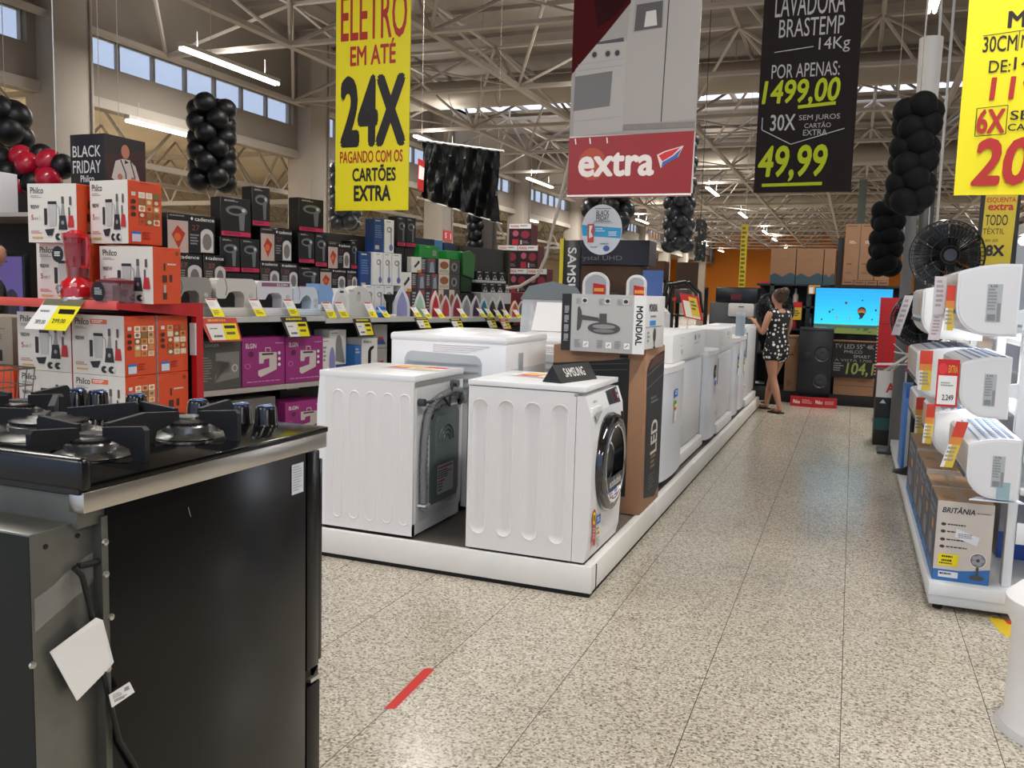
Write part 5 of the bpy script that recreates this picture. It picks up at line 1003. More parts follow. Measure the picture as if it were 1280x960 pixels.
wt = thing('wire_trolley', 'grey wire shopping trolley basket left of the blender cartons', 'trolley', (-4.62, 3.35, 0)); WR = C('#77726a', 0.35, 0.8); m = M()
for k in range(9):
    t = k / 8; m.tube([(-0.3 + 0.5 * t, 0.0, 0.93), (-0.27 + 0.45 * t, 0.03, 0.62)], 0.0035, WR, 5); m.tube([(-0.3 + 0.5 * t, 0.32, 0.93), (-0.27 + 0.45 * t, 0.29, 0.62)], 0.0035, WR, 5); m.tube([(-0.27 + 0.45 * t, 0.03, 0.62), (-0.27 + 0.45 * t, 0.29, 0.62)], 0.0035, WR, 5)
for z, q in ((0.93, 0), (0.83, 0.01), (0.73, 0.02)):
    p = [(-0.3 + q, q, z), (0.2 - q, q, z), (0.2 - q, 0.32 - q, z), (-0.3 + q, 0.32 - q, z), (-0.3 + q, q, z)]; m.tube(p, 0.006 if z > 0.9 else 0.0035, WR, 5)
m.build('basket', wt)
for x in (-0.27, 0.17):
    for y in (0.03, 0.29): lg_ = M().tube([(x, y, 0.62), (x, y, 0.09)], 0.011, WR, 6).build('leg', wt); M().cyl((x - 0.015, y, 0.05), (x + 0.015, y, 0.05), 0.05, BLACK, n=12).build('wheel', lg_)

# ================================================================ BANNERS, BALLOONS AND SIGNS HANGING FROM THE ROOF
def cords(t, xs, z0, z1=5.3, y=0.0):
    for x in xs: M().cyl((x, y, z0), (x, y, z1), 0.0025, C('#8f877c', 0.7), n=5).build('cord', t)
BRK = C('#1c1210', 0.5); RDB = C('#b5261b', 0.5)
bn = thing('hanging_banner', 'long yellow hanging banner advertising 24 instalments', 'banner', (-4.537, 7.0, 2.15)); bw_, bh = 0.761, 2.12
M().box(0, bw_, 0, 0.012, 0, bh, C('#e6d80a', 0.5)).build('board', bn)
a = Art((0, 0, bh), X_, (0, 0, -1), bw_ / 91.0); oy = 303 - bh / (bw_ / 91.0) ; Yb = bh / (bw_ / 91.0)
def py(y): return Yb - (263 - y)
a.rect(0, py(-27), 91, py(263), YEL); a.ell(43, py(4), 22, 22, BLACK); a.T('extra', 27, py(-2), 54, py(9), PAPER, 0.02); a.poly([(56, py(4)), (64, py(-4)), (66, py(0)), (58, py(8))], C('#b05a9a'))
a.T('ELETRO', 6, py(31), 87, py(83), RDB, 0.012); a.T('EM ATÉ', 18, py(83), 74, py(109), RDB, 0.02); a.T('24X', 6, py(119), 87, py(195), BRK, 0.045); a.T('PAGANDO COM OS', 6, py(199), 84, py(212), RDB, 0.015); a.T('CARTÕES', 22, py(214), 76, py(232), BRK, 0.025); a.T('EXTRA', 24, py(236), 70, py(253), BRK, 0.03)
a.build('lettering', bn); cords(bn, (0.05, 0.71), bh, 3.15, 0.006)
bn = thing('hanging_banner', 'long hanging banner with white cooker and fridge photo above a red brand panel', 'banner', (-1.951, 6.0, 2.126)); bw_, bh = 0.887, 1.476
M().box(0, bw_, 0, 0.012, 0.02, bh, C('#c9c4be', 0.5)).build('board', bn); M().cyl((-0.005, 0.006, 0.012), (bw_ - 0.01, 0.006, 0.012), 0.012, PAPER, n=10).build('bottom_rod', bn)
u = bw_ / 158.0; Yb = bh / u; a = Art((0, 0, bh), X_, (0, 0, -1), u); PG = C('#8f8983', 0.5); PG2 = C('#9a948e', 0.5)  # greys and reds of this print are darkened to carry the banner's shade
def Q(x, y): return (x - 714, Yb - (246 - y))
def q(*p): return [Q(x, y) for x, y in p]
a.poly(q((714, -30), (872, -30), (872, 170), (714, 170)), PG)
a.poly(q((714, -30), (812, -30), (797, 2), (760, 44), (718, 90), (714, 94)), C('#3d0609', 0.8, spec=0.15)); a.poly(q((735, -30), (800, -30), (790, 4), (765, 30), (745, 40)), C('#260406', 0.8, spec=0.15))
a.poly(q((790, -30), (833, -30), (829, 157), (780, 160), (783, 62), (786, 20)), PG2); a.poly(q((836, -30), (872, -30), (871, 155), (830, 157)), PG2); a.line(q((834, -30), (830, 157)), 1.2, BLACK)
a.poly(q((793, -30), (828, -30), (828, 47), (790, 50)), C('#8f8a86')); a.poly(q((794, 17), (826, 15), (826, 46), (792, 48)), C('#4a4644')); a.poly(q((806, 26), (818, 25), (820, 43), (804, 44)), C('#b9b4ae'))
a.poly(q((719, 88), (745, 60), (783, 58), (782, 166), (719, 170)), C('#9f9993')); a.poly(q((748, 57), (779, 54), (780, 59), (744, 60)), DGREY)
for x in (743, 760, 772): a.ell(*Q(x, 72), 4.6, 5, GREY); a.ell(*Q(x, 72), 3, 3.4, C('#1d1d1d'))
a.line(q((722, 83), (782, 79)), 0.8, GREY); a.line(q((722, 90), (781, 87)), 1.2, GREY); a.poly(q((719, 97), (767, 93), (765, 135), (718, 139)), C('#5a5653', 0.3)); a.line(q((719, 152), (779, 148)), 0.8, GREY); a.rect(*Q(783, 158), *Q(871, 165), C('#77706a'))
a.poly(q((714, 172), (871, 169), (870, 246), (714, 246)), C('#8e1c1a', 0.4)); a.ell(*Q(745, 205), 18, 20, C('#a5421f', 0.4))
a.T('extra', *Q(727, 191), *Q(824, 221), C('#e2d7cf'), 0.03); a.poly(q((827, 196), (836, 192), (859, 186), (853, 199), (836, 207), (832, 212)), C('#d8c6c0')); a.poly(q((829, 197), (837, 193), (855, 188), (846, 197), (834, 204)), C('#c5282c')); a.poly(q((834, 205), (847, 198), (857, 189), (852, 200), (838, 207), (833, 213)), C('#2f5f9e'))
for x in (722, 741, 763): a.line(q((x, 173), (x + 1, 180)), 1.4, PAPER)
a.build('printed_picture', bn); cords(bn, (0.05, 0.84), bh, 3.17, 0.006)
bb = thing('hanging_blackboard', 'tall hanging blackboard with washing machine price in white and green chalk', 'sign', (-0.662, 6.0, 2.142), R(0)); bw_, bh = 0.60, 1.42
M().box(0, bw_, 0, 0.015, 0, bh, C('#191413', 0.9, spec=0.15)).build('board', bb); u = bw_ / 116.0; Yb = bh / u; a = Art((0, 0, bh), X_, (0, 0, -1), u); CH = C('#8d8a87', 0.9, spec=0.1); LIM = C('#8a9420', 0.9, spec=0.1)
def py(y): return Yb - (243 - y)
a.T('LAVADORA', 14, py(0), 96, py(29), CH, 0.0); a.T('BRASTEMP', 20, py(32), 96, py(54), CH, 0.0); a.T('14Kg', 68, py(57), 104, py(76), CH); a.line([(16, py(71)), (62, py(67))], 1, GREY); a.T('POR APENAS:', 14, py(86), 94, py(103), CH); a.T('1499,00', 5, py(105), 96, py(138), LIM, 0.02, 0.1); a.line([(48, py(139)), (92, py(136))], 4, LIM)
a.T('30X', 16, py(147), 46, py(167), CH, 0.01); a.T('SEM JUROS', 50, py(149), 98, py(157), CH); a.T('CARTÃO', 57, py(158), 88, py(165), CH); a.T('EXTRA', 56, py(167), 84, py(174), CH); a.line([(6, py(150)), (6, py(165)), (42, py(184)), (104, py(167))], 1, GREY); a.T('49,99', 4, py(185), 86, py(230), LIM, 0.02, 0.08); a.line([(10, py(234)), (82, py(233))], 4, LIM)
a.build('chalk_writing', bb); cords(bb, (0.04, 0.56), bh, 3.15, 0.007)
yb = thing('hanging_banner', 'yellow hanging banner with large red digits at the right edge', 'banner', (0.405, 4.6, 1.955)); bw_, bh = 0.62, 1.1
M().box(0, bw_, 0, 0.012, 0, bh, YEL).build('board', yb); u = 0.391 / 122.0; Yb = bh / u; a = Art((0.0, 0, bh), X_, (0, 0, -1), u)
def Q(x, y): return (x - 1203, Yb - (243 - y))
a.T('MONDIAL', *Q(1254, -12), *Q(1400, 12), BRK, 0.03); a.T('30CM', *Q(1225, 21), *Q(1268, 43), BRK, 0.01); a.line([Q(1270, 16), Q(1269, 44)], 1, BRK); a.T('NOVO', *Q(1273, 22), *Q(1320, 40), BRK, 0.01); a.line([Q(1224, 20), Q(1300, 14)], 1, BRK)
a.T('DE:', *Q(1235, 55), *Q(1262, 72), BRK, 0.005); a.T('149,00', *Q(1266, 52), *Q(1340, 72), BRK, 0.005); a.T('119,00', *Q(1239, 78), *Q(1360, 115), RDB, 0.02, 0.05); a.T('6X', *Q(1225, 122), *Q(1261, 157), RDB, 0.03); a.T('SEM', *Q(1267, 126), *Q(1310, 139), BRK, 0.01); a.T('CARTÃO', *Q(1265, 142), *Q(1330, 154), BRK, 0.01); a.line([Q(1224, 121), Q(1263, 118), Q(1263, 158), Q(1224, 160), Q(1224, 121)], 1, BRK); a.T('20', *Q(1226, 163), *Q(1300, 231), RDB, 0.03, 0.1)
a.build('lettering', yb); cords(yb, (0.04, 0.58), bh, 3.35, 0.006)
tb = thing('hanging_banner', 'small yellow textile offer banner with black frame below the red digits', 'banner', (0.79, 7.0, 1.66)); bw_, bh = 0.25, 0.57
M().box(0, bw_, 0, 0.012, 0, bh, C('#1a1712', 0.6)).build('board', tb); u = 0.25 / 50; Yb = bh / u; a = Art((0, 0, bh), X_, (0, 0, -1), u); a.poly([(6, 3), (46, 3), (43, Yb - 3), (4, Yb - 3)], C('#c9b02c', 0.6))
a.T('ESQUENTA', 8, 6, 44, 14, RDB, 0.02); a.T('extra', 10, 15, 42, 24, RDB, 0.03); a.T('TODO', 8, 30, 36, 45, BRK, 0.01); a.T('TÊXTIL', 6, 47, 33, 57, BRK); a.T('em até', 10, 63, 26, 68, BRK); a.T('8X', 11, 72, 35, 88, BRK, 0.04); a.build('lettering', tb); cords(tb, (0.03, 0.22), bh, 4.2, 0.006)
rsn = thing('round_sign', 'round white hanging sign with a sky blue band', 'sign', (-1.973, 7.0, 1.976))
m = M(); m.prism([(0.172 * math.cos(2 * PI * k / 40), 0.205 * math.sin(2 * PI * k / 40)) for k in range(40)], C('#d5d8dc', 0.5), (0, 0, 0), X_, Z_, -0.012, 0.0); m.build('disc', rsn)
a = Art((-0.172, 0, 0.205), X_, (0, 0, -1), 0.344 / 50); Y1 = 59.6; a.poly([(0.3, 24), (49.7, 28), (48.8, 40), (1.4, 37)], C('#2f9fd0', 0.5)); a.T('BLACK', 18, 7, 34, 13, BLACK, 0.01); a.T('FRIDAY', 18, 13, 34, 19, BLACK, 0.01); a.line([(16, 5), (36, 5)], 0.7, BLACK); a.line([(16, 20), (36, 20)], 0.7, BLACK); a.rect(8, 23, 16, 45, C('#c64a2c')); a.poly([(10, 25), (14, 25), (12, 32), (15, 38), (10, 40)], PAPER); a.lines(18, 28, 30, 33, 2, PAPER, 4); a.lines(34, 32, 46, 38, 3, PAPER, 5); a.lines(14, 21.5, 40, 23, 1, GREY, 2); a.ell(32, 52, 4, 3.4, C('#4a5a9c')); a.lines(12, 50, 24, 52, 1, GREY, 7); a.lines(24, 46, 38, 48, 1, GREY, 9); a.build('print', rsn); cords(rsn, (0.0,), 0.205, 3.33, 0.006)
ph = thing('hanging_box_sign', 'black and dark red box sign with a man in white shirt and braces', 'sign', (-5.806, 5.2, 2.19)); bw_, bd, bh = 0.35, 0.42, 0.385
M().box(0, bw_, 0, bd, 0, bh, C('#14121a', 0.5), 0.003).build('box', ph)
a = Art((0, 0, bh), X_, (0, 0, -1), bw_ / 40); a.T('BLACK', 3, 10, 36, 20, C('#c9c6c4'), 0.005); a.T('FRIDAY', 3, 23, 36, 34, C('#c9c6c4'), 0.005); a.T('Philco', 12, 36, 28, 42, C('#c9c6c4'), 0.01); a.build('lettering', ph)
a = Art((bw_, 0, bh), Y_, (0, 0, -1), bd / 50); a.poly([(0, 0), (50, 0), (50, 45.8), (0, 45.8)], C('#1d1118', 0.5)); a.poly([(0, 20), (50, 8), (50, 45.8), (4, 45.8)], C('#35131a', 0.5))
a.ell(25, 13, 5, 6.5, C('#b5745c')); a.poly([(13, 23), (21, 20), (30, 20), (37, 25), (43, 40), (40, 42), (40, 45.5), (14, 45.5), (14, 42), (8, 39)], C('#c9bdb9')); a.line([(19, 21), (25, 33), (26, 45)], 1.4, BLACK); a.line([(31, 21), (36, 35), (37, 45)], 1.4, BLACK); a.poly([(24, 20.5), (29, 22.5), (24, 24.5)], BLACK); a.ell(18, 37, 3, 3, C('#b5745c')); a.ell(34, 38, 3, 2.6, C('#b5745c'))
a.build('portrait_print', ph); cords(ph, (0.1, 0.3), bh, 3.11, 0.2)
# crumpled black sheet hanging from a rail
bs = thing('black_sheet', 'crumpled black plastic sheet hanging below the roof beside the yellow banner', 'sheet', (-4.95, 9.5, 0)); m = M(); rd = random.Random(11); vs = []; NX, NZ = 40, 16
for j in range(NZ + 1):
    for i in range(NX + 1):
        s = i / NX; tz = j / NZ; top = 3.22 - 0.16 * s; bot = 2.55 - 0.31 * s
        vs.append((1.02 * s, 0.05 * math.sin(s * 31 + 0.9 * math.sin(tz * 3 + s * 5)) * (0.4 + tz) + 0.03 * math.sin(s * 57 + tz * 7) + rd.uniform(-.012, .012), top + (bot - top) * tz))
m.add(vs, [(j * (NX + 1) + i, j * (NX + 1) + i + 1, (j + 1) * (NX + 1) + i + 1, (j + 1) * (NX + 1) + i) for j in range(NZ) for i in range(NX)], C('#0d0d0f', 0.36), True)
m.build('plastic', bs); M().cyl((-0.05, 0, 3.23), (1.07, 0, 3.06), 0.015, LGREY, n=8).build('rail', bs); M().cyl((-0.05, 0, 2.55), (1.07, 0, 2.23), 0.01, LGREY, n=8).build('rail', bs); cords(bs, (0.0, 1.0), 3.1, 5.3)
a = Art((-0.0, -0.09, 3.0), X_, (0, 0, -1), 0.01); a.poly([(0, 0), (9, 4), (8, 40), (0, 36)], C('#b52a22', 0.4)); a.poly([(2, 8), (9, 12), (8, 26), (1, 24)], PAPER); a.build('printed_corner', bs)
pb = thing('white_hose', 'thin pale hose curving down from the roof to the top loading washers', 'hose', (0, 0, 0)); m = M()
hp = [(-2.38, 7.5, 5.3), (-2.39, 7.5, 4.0), (-2.404, 7.5, 3.11), (-2.431, 7.5, 2.625), (-2.508, 7.5, 2.276), (-2.575, 7.5, 1.993), (-2.621, 7.5, 1.778), (-2.70, 7.5, 1.6), (-2.869, 7.5, 1.497), (-3.03, 7.5, 1.475)]
m.tube([Vector(hp[i]).lerp(Vector(hp[i + 1]), k / 6) for i in range(len(hp) - 1) for k in range(6)], 0.015, C('#b3a79b', 0.5), 8); m.build('tube', pb)

# balloons
BAL = C('#09090a', 0.42, spec=0.35); BALG = C('#2b2d2f', 0.3); BALR = C('#a3142c', 0.25)
def bmesh_ball(r, mt):
    m = M(); m.lathe([(0, -r * 1.05), (r * .35, -r * .96), (r * .68, -r * .74), (r * .92, -r * .36), (r, 0.05 * r), (r * .93, r * .42), (r * .72, r * .75), (r * .38, r * .97), (0, r * 1.06)], mt, (0, 0, 0), Z_, 16); m.lathe([(0.0, -r * 1.04), (r * .08, -r * 1.14), (0, -r * 1.14)], mt, (0, 0, 0), Z_, 6)
    return m
def column(lab, x, y, zt_, zb_, r, ring, mt=BAL, cord=5.3, lean=0.0):
    t = thing('balloon_column', lab, 'balloons', (x, y, 0)); first = None; z = zt_ - r; k = 0; dz = r * 1.28
    while z > zb_ + r * 0.6:
        for q in range(4):
            an = q * PI / 2 + (k % 2) * PI / 4 + 0.3
            p = Vector((ring * math.cos(an) - lean * (zt_ - z), ring * math.sin(an), z + (0.3 * r if q % 2 else 0)))
            if first is None: first = bmesh_ball(r, mt).build('balloon', t)
            b = first if (k == 0 and q == 0) else first.copy()
            if b is not first: COL.objects.link(b); b.parent = t
            b.location = p; b.rotation_euler = (math.sin(an) * -0.9, math.cos(an) * 0.9, 0)
        z -= dz; k += 1
    m = M(); m.cyl((0, 0, zt_ - r), (0, 0, cord), 0.0035, C('#8f877c', 0.7), n=5); m.build('cord', t)
    return t
column('large column of black balloons hanging above the dryer boxes', -7.23, 8.5, 3.62, 2.44, 0.13, 0.165)
column('column of dark grey balloons just below the yellow banner', -7.6, 12.0, 3.4, 2.2, 0.13, 0.14, BALG)
column('column of black balloons behind the round sign', -2.2, 8.0, 3.1, 1.95, 0.1, 0.15, C('#1b1c1e', 0.3))
column('column of black balloons right of the round sign', -1.72, 9.0, 3.1, 1.84, 0.082, 0.085, C('#26282b', 0.32))
column('big column of black balloons in front of the metal pole', 0.30, 6.0, 2.70, 1.98, 0.085, 0.065, C('#030304', 0.8, spec=0.2), lean=0.03)
column('narrow column of black balloons beside the crumpled sheet', -4.85, 11.0, 2.75, 1.9, 0.095, 0.07)
column('column of black balloons hanging lower, right of the metal pole top', 0.22, 7.6, 2.25, 1.62, 0.085, 0.05, C('#030304', 0.8, spec=0.2), lean=0.02)
column('cluster of black balloons at the left edge under the roof', -7.5, 6.0, 3.08, 2.62, 0.14, 0.1)
gd = thing('balloon_garland', 'garland of red and black balloons beside the box sign', 'balloons', (-7.0, 5.5, -0.09)); rd = random.Random(21); fr = {}
spots = [(0.02, 2.47, 1), (0.13, 2.37, 1), (0.24, 2.57, 1), (0.10, 2.55, 0), (0.33, 2.44, 0), (0.42, 2.50, 1), (0.44, 2.58, 0), (0.58, 2.41, 1), (0.62, 2.52, 1), (0.46, 2.34, 0), (0.68, 2.36, 1), (0.28, 2.33, 1), (0.02, 2.30, 0), (-0.1, 2.42, 0), (-0.12, 2.55, 1), (0.72, 2.48, 0), (0.2, 2.42, 0)]
for i, (x, z, c) in enumerate(spots):
    if c not in fr: fr[c] = bmesh_ball(0.105, BALR if c else BAL).build('balloon', gd); b = fr[c]
    else: b = fr[c].copy(); COL.objects.link(b); b.parent = gd
    b.location = (x, rd.uniform(-0.08, 0.08), z); b.rotation_euler = (rd.uniform(-1.2, 1.2), rd.uniform(-1.2, 1.2), 0)
m = M(); m.cyl((-0.15, 0.0, 2.45), (0.75, 0.0, 2.45), 0.01, BLACKM, n=6)
for x in (-0.1, 0.7): m.cyl((x, 0, 2.45), (x, 0, 4.05), 0.005, LGREY, n=5)
m.build('string', gd)
# ================================================================ RIGHT SIDE: AIR CONDITIONERS ON A FRAME AND FAN CARTONS ON A LOW PLATFORM
WSF = C('#dfe2e4', 0.3)
rp = thing('display_platform', 'low white metal platform under the fan cartons on the right', 'platform', (0.417, 4.44, 0))
m = M(); m.box(0, 1.0, 0.0, 4.9, 0.075, 0.135, WSF, 0.006); m.build('top_tray', rp)
m = M(); m.box(0.006, 1.0, 0.006, 4.88, 0.03, 0.078, C('#c9cccf', 0.35), 0.004); m.build('front_rail', rp)
feet(rp, (0.05, 0.5, 0.93), (0.06, 1.6, 3.2, 4.8), 0, 0.04, 0.022, BLACKM)
FBX = C('#a98a6d', 0.8, noise=0.08); FBW = C('#cfc6bc', 0.65); FB = C('#2f6fae', 0.55); FBD = C('#4a4d56', 0.6)
def fan_front(a, w_, h_):
    a.rect(0, 0, w_, h_, FBW); a.poly([(0, h_ * .86), (w_ * .45, h_ * .86), (w_ * .7, h_ * .84), (w_, h_ * .80), (w_, h_), (0, h_)], FB)
    a.T('BRITÂNIA', w_ * .10, h_ * .06, w_ * .68, h_ * .145, C('#26242a'), 0.02, 0.2); a.lines(w_ * .7, h_ * .11, w_ * .95, h_ * .14, 1, GREY, 2)
    for k, y in enumerate((.29, .38, .48, .57)): a.ell(w_ * .13, h_ * y, w_ * .045, h_ * .02, DGREY); a.lines(w_ * .2, h_ * (y - .01), w_ * (.55 + .06 * k), h_ * (y + .02), 1, DGREY, k)
    a.poly([(w_ * .36, h_ * .33), (w_ * .78, h_ * .42), (w_ * .74, h_ * .53), (w_ * .34, h_ * .44)], C('#dfe3e8')); a.lines(w_ * .4, h_ * .39, w_ * .7, h_ * .45, 3, GREY, 5)
    a.rect(w_ * .08, h_ * .66, w_ * .44, h_ * .81, C('#ecd800')); a.lines(w_ * .14, h_ * .68, w_ * .42, h_ * .71, 1, BLACK, 3, 0.8); a.lines(w_ * .14, h_ * .73, w_ * .4, h_ * .76, 1, BLACK, 4, 0.8); a.lines(w_ * .1, h_ * .77, w_ * .42, h_ * .80, 1, BLACK, 7)
    a.ell(w_ * .78, h_ * .70, w_ * .15, h_ * .095, PAPER); a.ell(w_ * .78, h_ * .70, w_ * .135, h_ * .085, C('#77757a'))
    for k in range(5): t = k * 2 * PI / 5; a.ell(w_ * .78 + w_ * .07 * math.cos(t), h_ * .70 + h_ * .045 * math.sin(t), w_ * .045, h_ * .025, C('#9d9ba0'))
    a.ell(w_ * .78, h_ * .70, w_ * .03, h_ * .02, DGREY); a.rect(w_ * .755, h_ * .785, w_ * .805, h_ * .9, C('#4a484c')); a.ell(w_ * .78, h_ * .92, w_ * .13, h_ * .03, C('#4a484c')); a.rect(w_ * .1, h_ * .88, w_ * .45, h_ * .955, C('#dfe3e8')); a.lines(w_ * .12, h_ * .895, w_ * .42, h_ * .94, 1, DGREY, 8)
def fan_side(a, w_, h_):
    a.rect(0, 0, w_, h_, FBD); a.rect(0, h_ * .86, w_, h_, FB); a.T('BRITÂNIA', w_ * .15, h_ * .08, w_ * .85, h_ * .16, C('#8f98a8'), 0.02); a.poly([(w_ * .45, h_ * .3), (w_ * .65, h_ * .32), (w_ * .65, h_ * .45), (w_ * .45, h_ * .43)], C('#c98a4a')); a.ell(w_ * .4, h_ * .65, w_ * .25, h_ * .14, C('#6f7480')); a.lines(w_ * .1, h_ * .2, w_ * .8, h_ * .28, 3, C('#8f98a8'), 3)
def fanbox(lab, y, w_=0.24, d_=0.33, h_=0.385, x=0.435, rot=0.0):
    t = thing('fan_carton', lab, 'box', (x, y, 0.136), rot, 'table fan cartons on the low platform')
    M().box(0, w_, 0, d_, 0, h_, FBX, 0.003, 1).build('carton', t)
    a = Art((0, 0, h_), X_, (0, 0, -1), 0.01); fan_front(a, w_ * 100, h_ * 100); a.build('front_print', t)
    a = Art((0, d_, h_), (0, -1, 0), (0, 0, -1), 0.01); fan_side(a, d_ * 100, h_ * 100); a.build('side_print', t)
    a = Art((0, d_, h_), X_, (0, -1, 0), 0.01); a.rect(w_ * 35, 0, w_ * 55, d_ * 100, glassy('packing_tape', '#cfc4b2', 0.4, 0.2)); a.lines(w_ * 10, d_ * 70, w_ * 35, d_ * 90, 2, C('#6a4f3a'), 3); a.build('top_tape', t)
fanbox('table fan carton nearest the platform corner, white sticker and yellow label on its front', 4.50)
fanbox('table fan carton second from the platform corner, grey blue tape on top', 4.86)
fanbox('table fan carton third from the platform corner', 5.22, h_=0.40)
fanbox('table fan carton fourth from the platform corner', 5.60, h_=0.39)
fanbox('table fan carton farthest from the platform corner, before the blue tall carton', 5.98, h_=0.40, d_=0.7)
t = thing('carton', 'pale grey carton with blue foot band behind the nearest table fan carton', 'box', (0.78, 5.05, 0.136)); M().box(0, 0.2, 0, 0.4, 0, 0.44, C('#b9bcc0', 0.6), 0.003).build('carton', t)
a = Art((0, 0, 0.44), X_, (0, 0, -1), 0.01); a.rect(0, 30, 20, 44, C('#2f58a8')); a.lines(2, 5, 10, 14, 4, GREY, 3); a.build('front_print', t)
t = thing('carton', 'tall grey fronted carton with bright blue flaps past the fan cartons', 'box', (0.425, 7.3, 0.136)); M().box(0, 0.26, 0, 0.5, 0, 0.66, C('#2c6cb4', 0.5), 0.004).build('carton', t)
a = Art((0.0, 0, 0.66), X_, (0, 0, -1), 0.01); a.rect(2, 14, 26, 66, C('#aaa8a6', 0.6)); a.rect(0, 0, 26, 8, C('#1b4f9c')); a.rect(3, 8, 20, 13, C('#7fa8cc')); a.build('front_print', t)
t = thing('carton', 'black carton with white top band and red letters at the end of the right aisle', 'box', (0.33, 9.45, 0.0)); M().box(-0.06, 0.28, 0, 0.4, 0, 0.76, C('#121416', 0.4), 0.004).build('carton', t)
a = Art((-0.06, 0, 0.76), X_, (0, 0, -1), 0.01); a.rect(0, 0, 34, 27, C('#d6d2cc')); a.T('AR', 9, 12, 24, 22, RED, 0.03); a.poly([(4, 33), (10, 33), (7, 29)], LGREY); a.rect(0, 48, 34, 60, C('#0d4a48')); a.build('front_print', t)
# booklets heaped on the tall cartons
rd = random.Random(9)
for k in range(7):
    t = M(); ang = rd.uniform(-0.9, 0.9); q_ = Matrix.Rotation(ang, 4, 'Y') @ Matrix.Rotation(rd.uniform(-.5, .5), 4, 'Z')
    t.box(-0.13, 0.13, -0.09, 0.09, 0, 0.006, C(['#e2dfda', '#d6d0c8', '#cfc9a8', '#dfe3e8'][k % 4], 0.6), rot=q_.to_3x3())
    tag(t.build('leaflet', None, (0.33 + 0.035 * k, 7.45 + 0.04 * k, 0.90 + 0.018 * k + 0.06)), 'loose paper leaflet in the heap on the tall blue carton, %s' % ['lowest and leftmost', 'second from the left', 'third from the left', 'middle one', 'third from the right', 'second from the right', 'rightmost and highest'][k], 'leaflet', 'paper leaflets heaped on the tall blue carton')
# frame with slotted uprights
fr = thing('display_rack', 'white slotted metal frame holding the air conditioners', 'shelf', (0.71, 4.5, 0.0))
for y in (0.05, 0.78, 1.9, 3.1): M().box(0.02, 0.06, y - 0.03, y + 0.03, 0.136, 2.0 if y < 0.1 else 1.3, WSF, 0.003).build('upright', fr)
for z in (0.66, 1.02, 1.36):
    for y in (0.05, 0.78, 1.9, 3.1):
        m = M(); m.prism([(0.02, 0.0), (-0.13, 0.02), (-0.13, 0.05), (0.02, 0.07)], WSF, (0, y, z), X_, Z_, -0.012, 0.012); m.build('arm', fr)
for z in (0.60, 0.93, 1.27): M().box(0.06, 0.5, 0.0, 3.2, z - 0.02, z + 0.01, WSF, 0.004).build('shelf', fr)
for z in (0.40, 0.78, 1.12, 1.5):
    m = M(); m.box(0.06, 0.30, 0.0, 0.012, z - 0.05, z + 0.05, WSF, 0.002); m.box(0.10, 0.115, -0.002, 0.0, z - 0.03, z + 0.03, DGREY); m.build('slot_plate', fr)
bkp = M(); bkp.box(0.5, 0.52, 0, 4.5, 0.137, 2.0, C('#b9c4d6', 0.5)); bkp.build('back_panel', fr)
t = thing('carton', 'blue cartons end on the right platform behind the pale grey carton', 'box', (1.02, 5.0, 0.136)); M().box(0, 0.24, 0, 0.5, 0, 0.42, C('#3a5a86', 0.6), 0.003).build('carton', t)
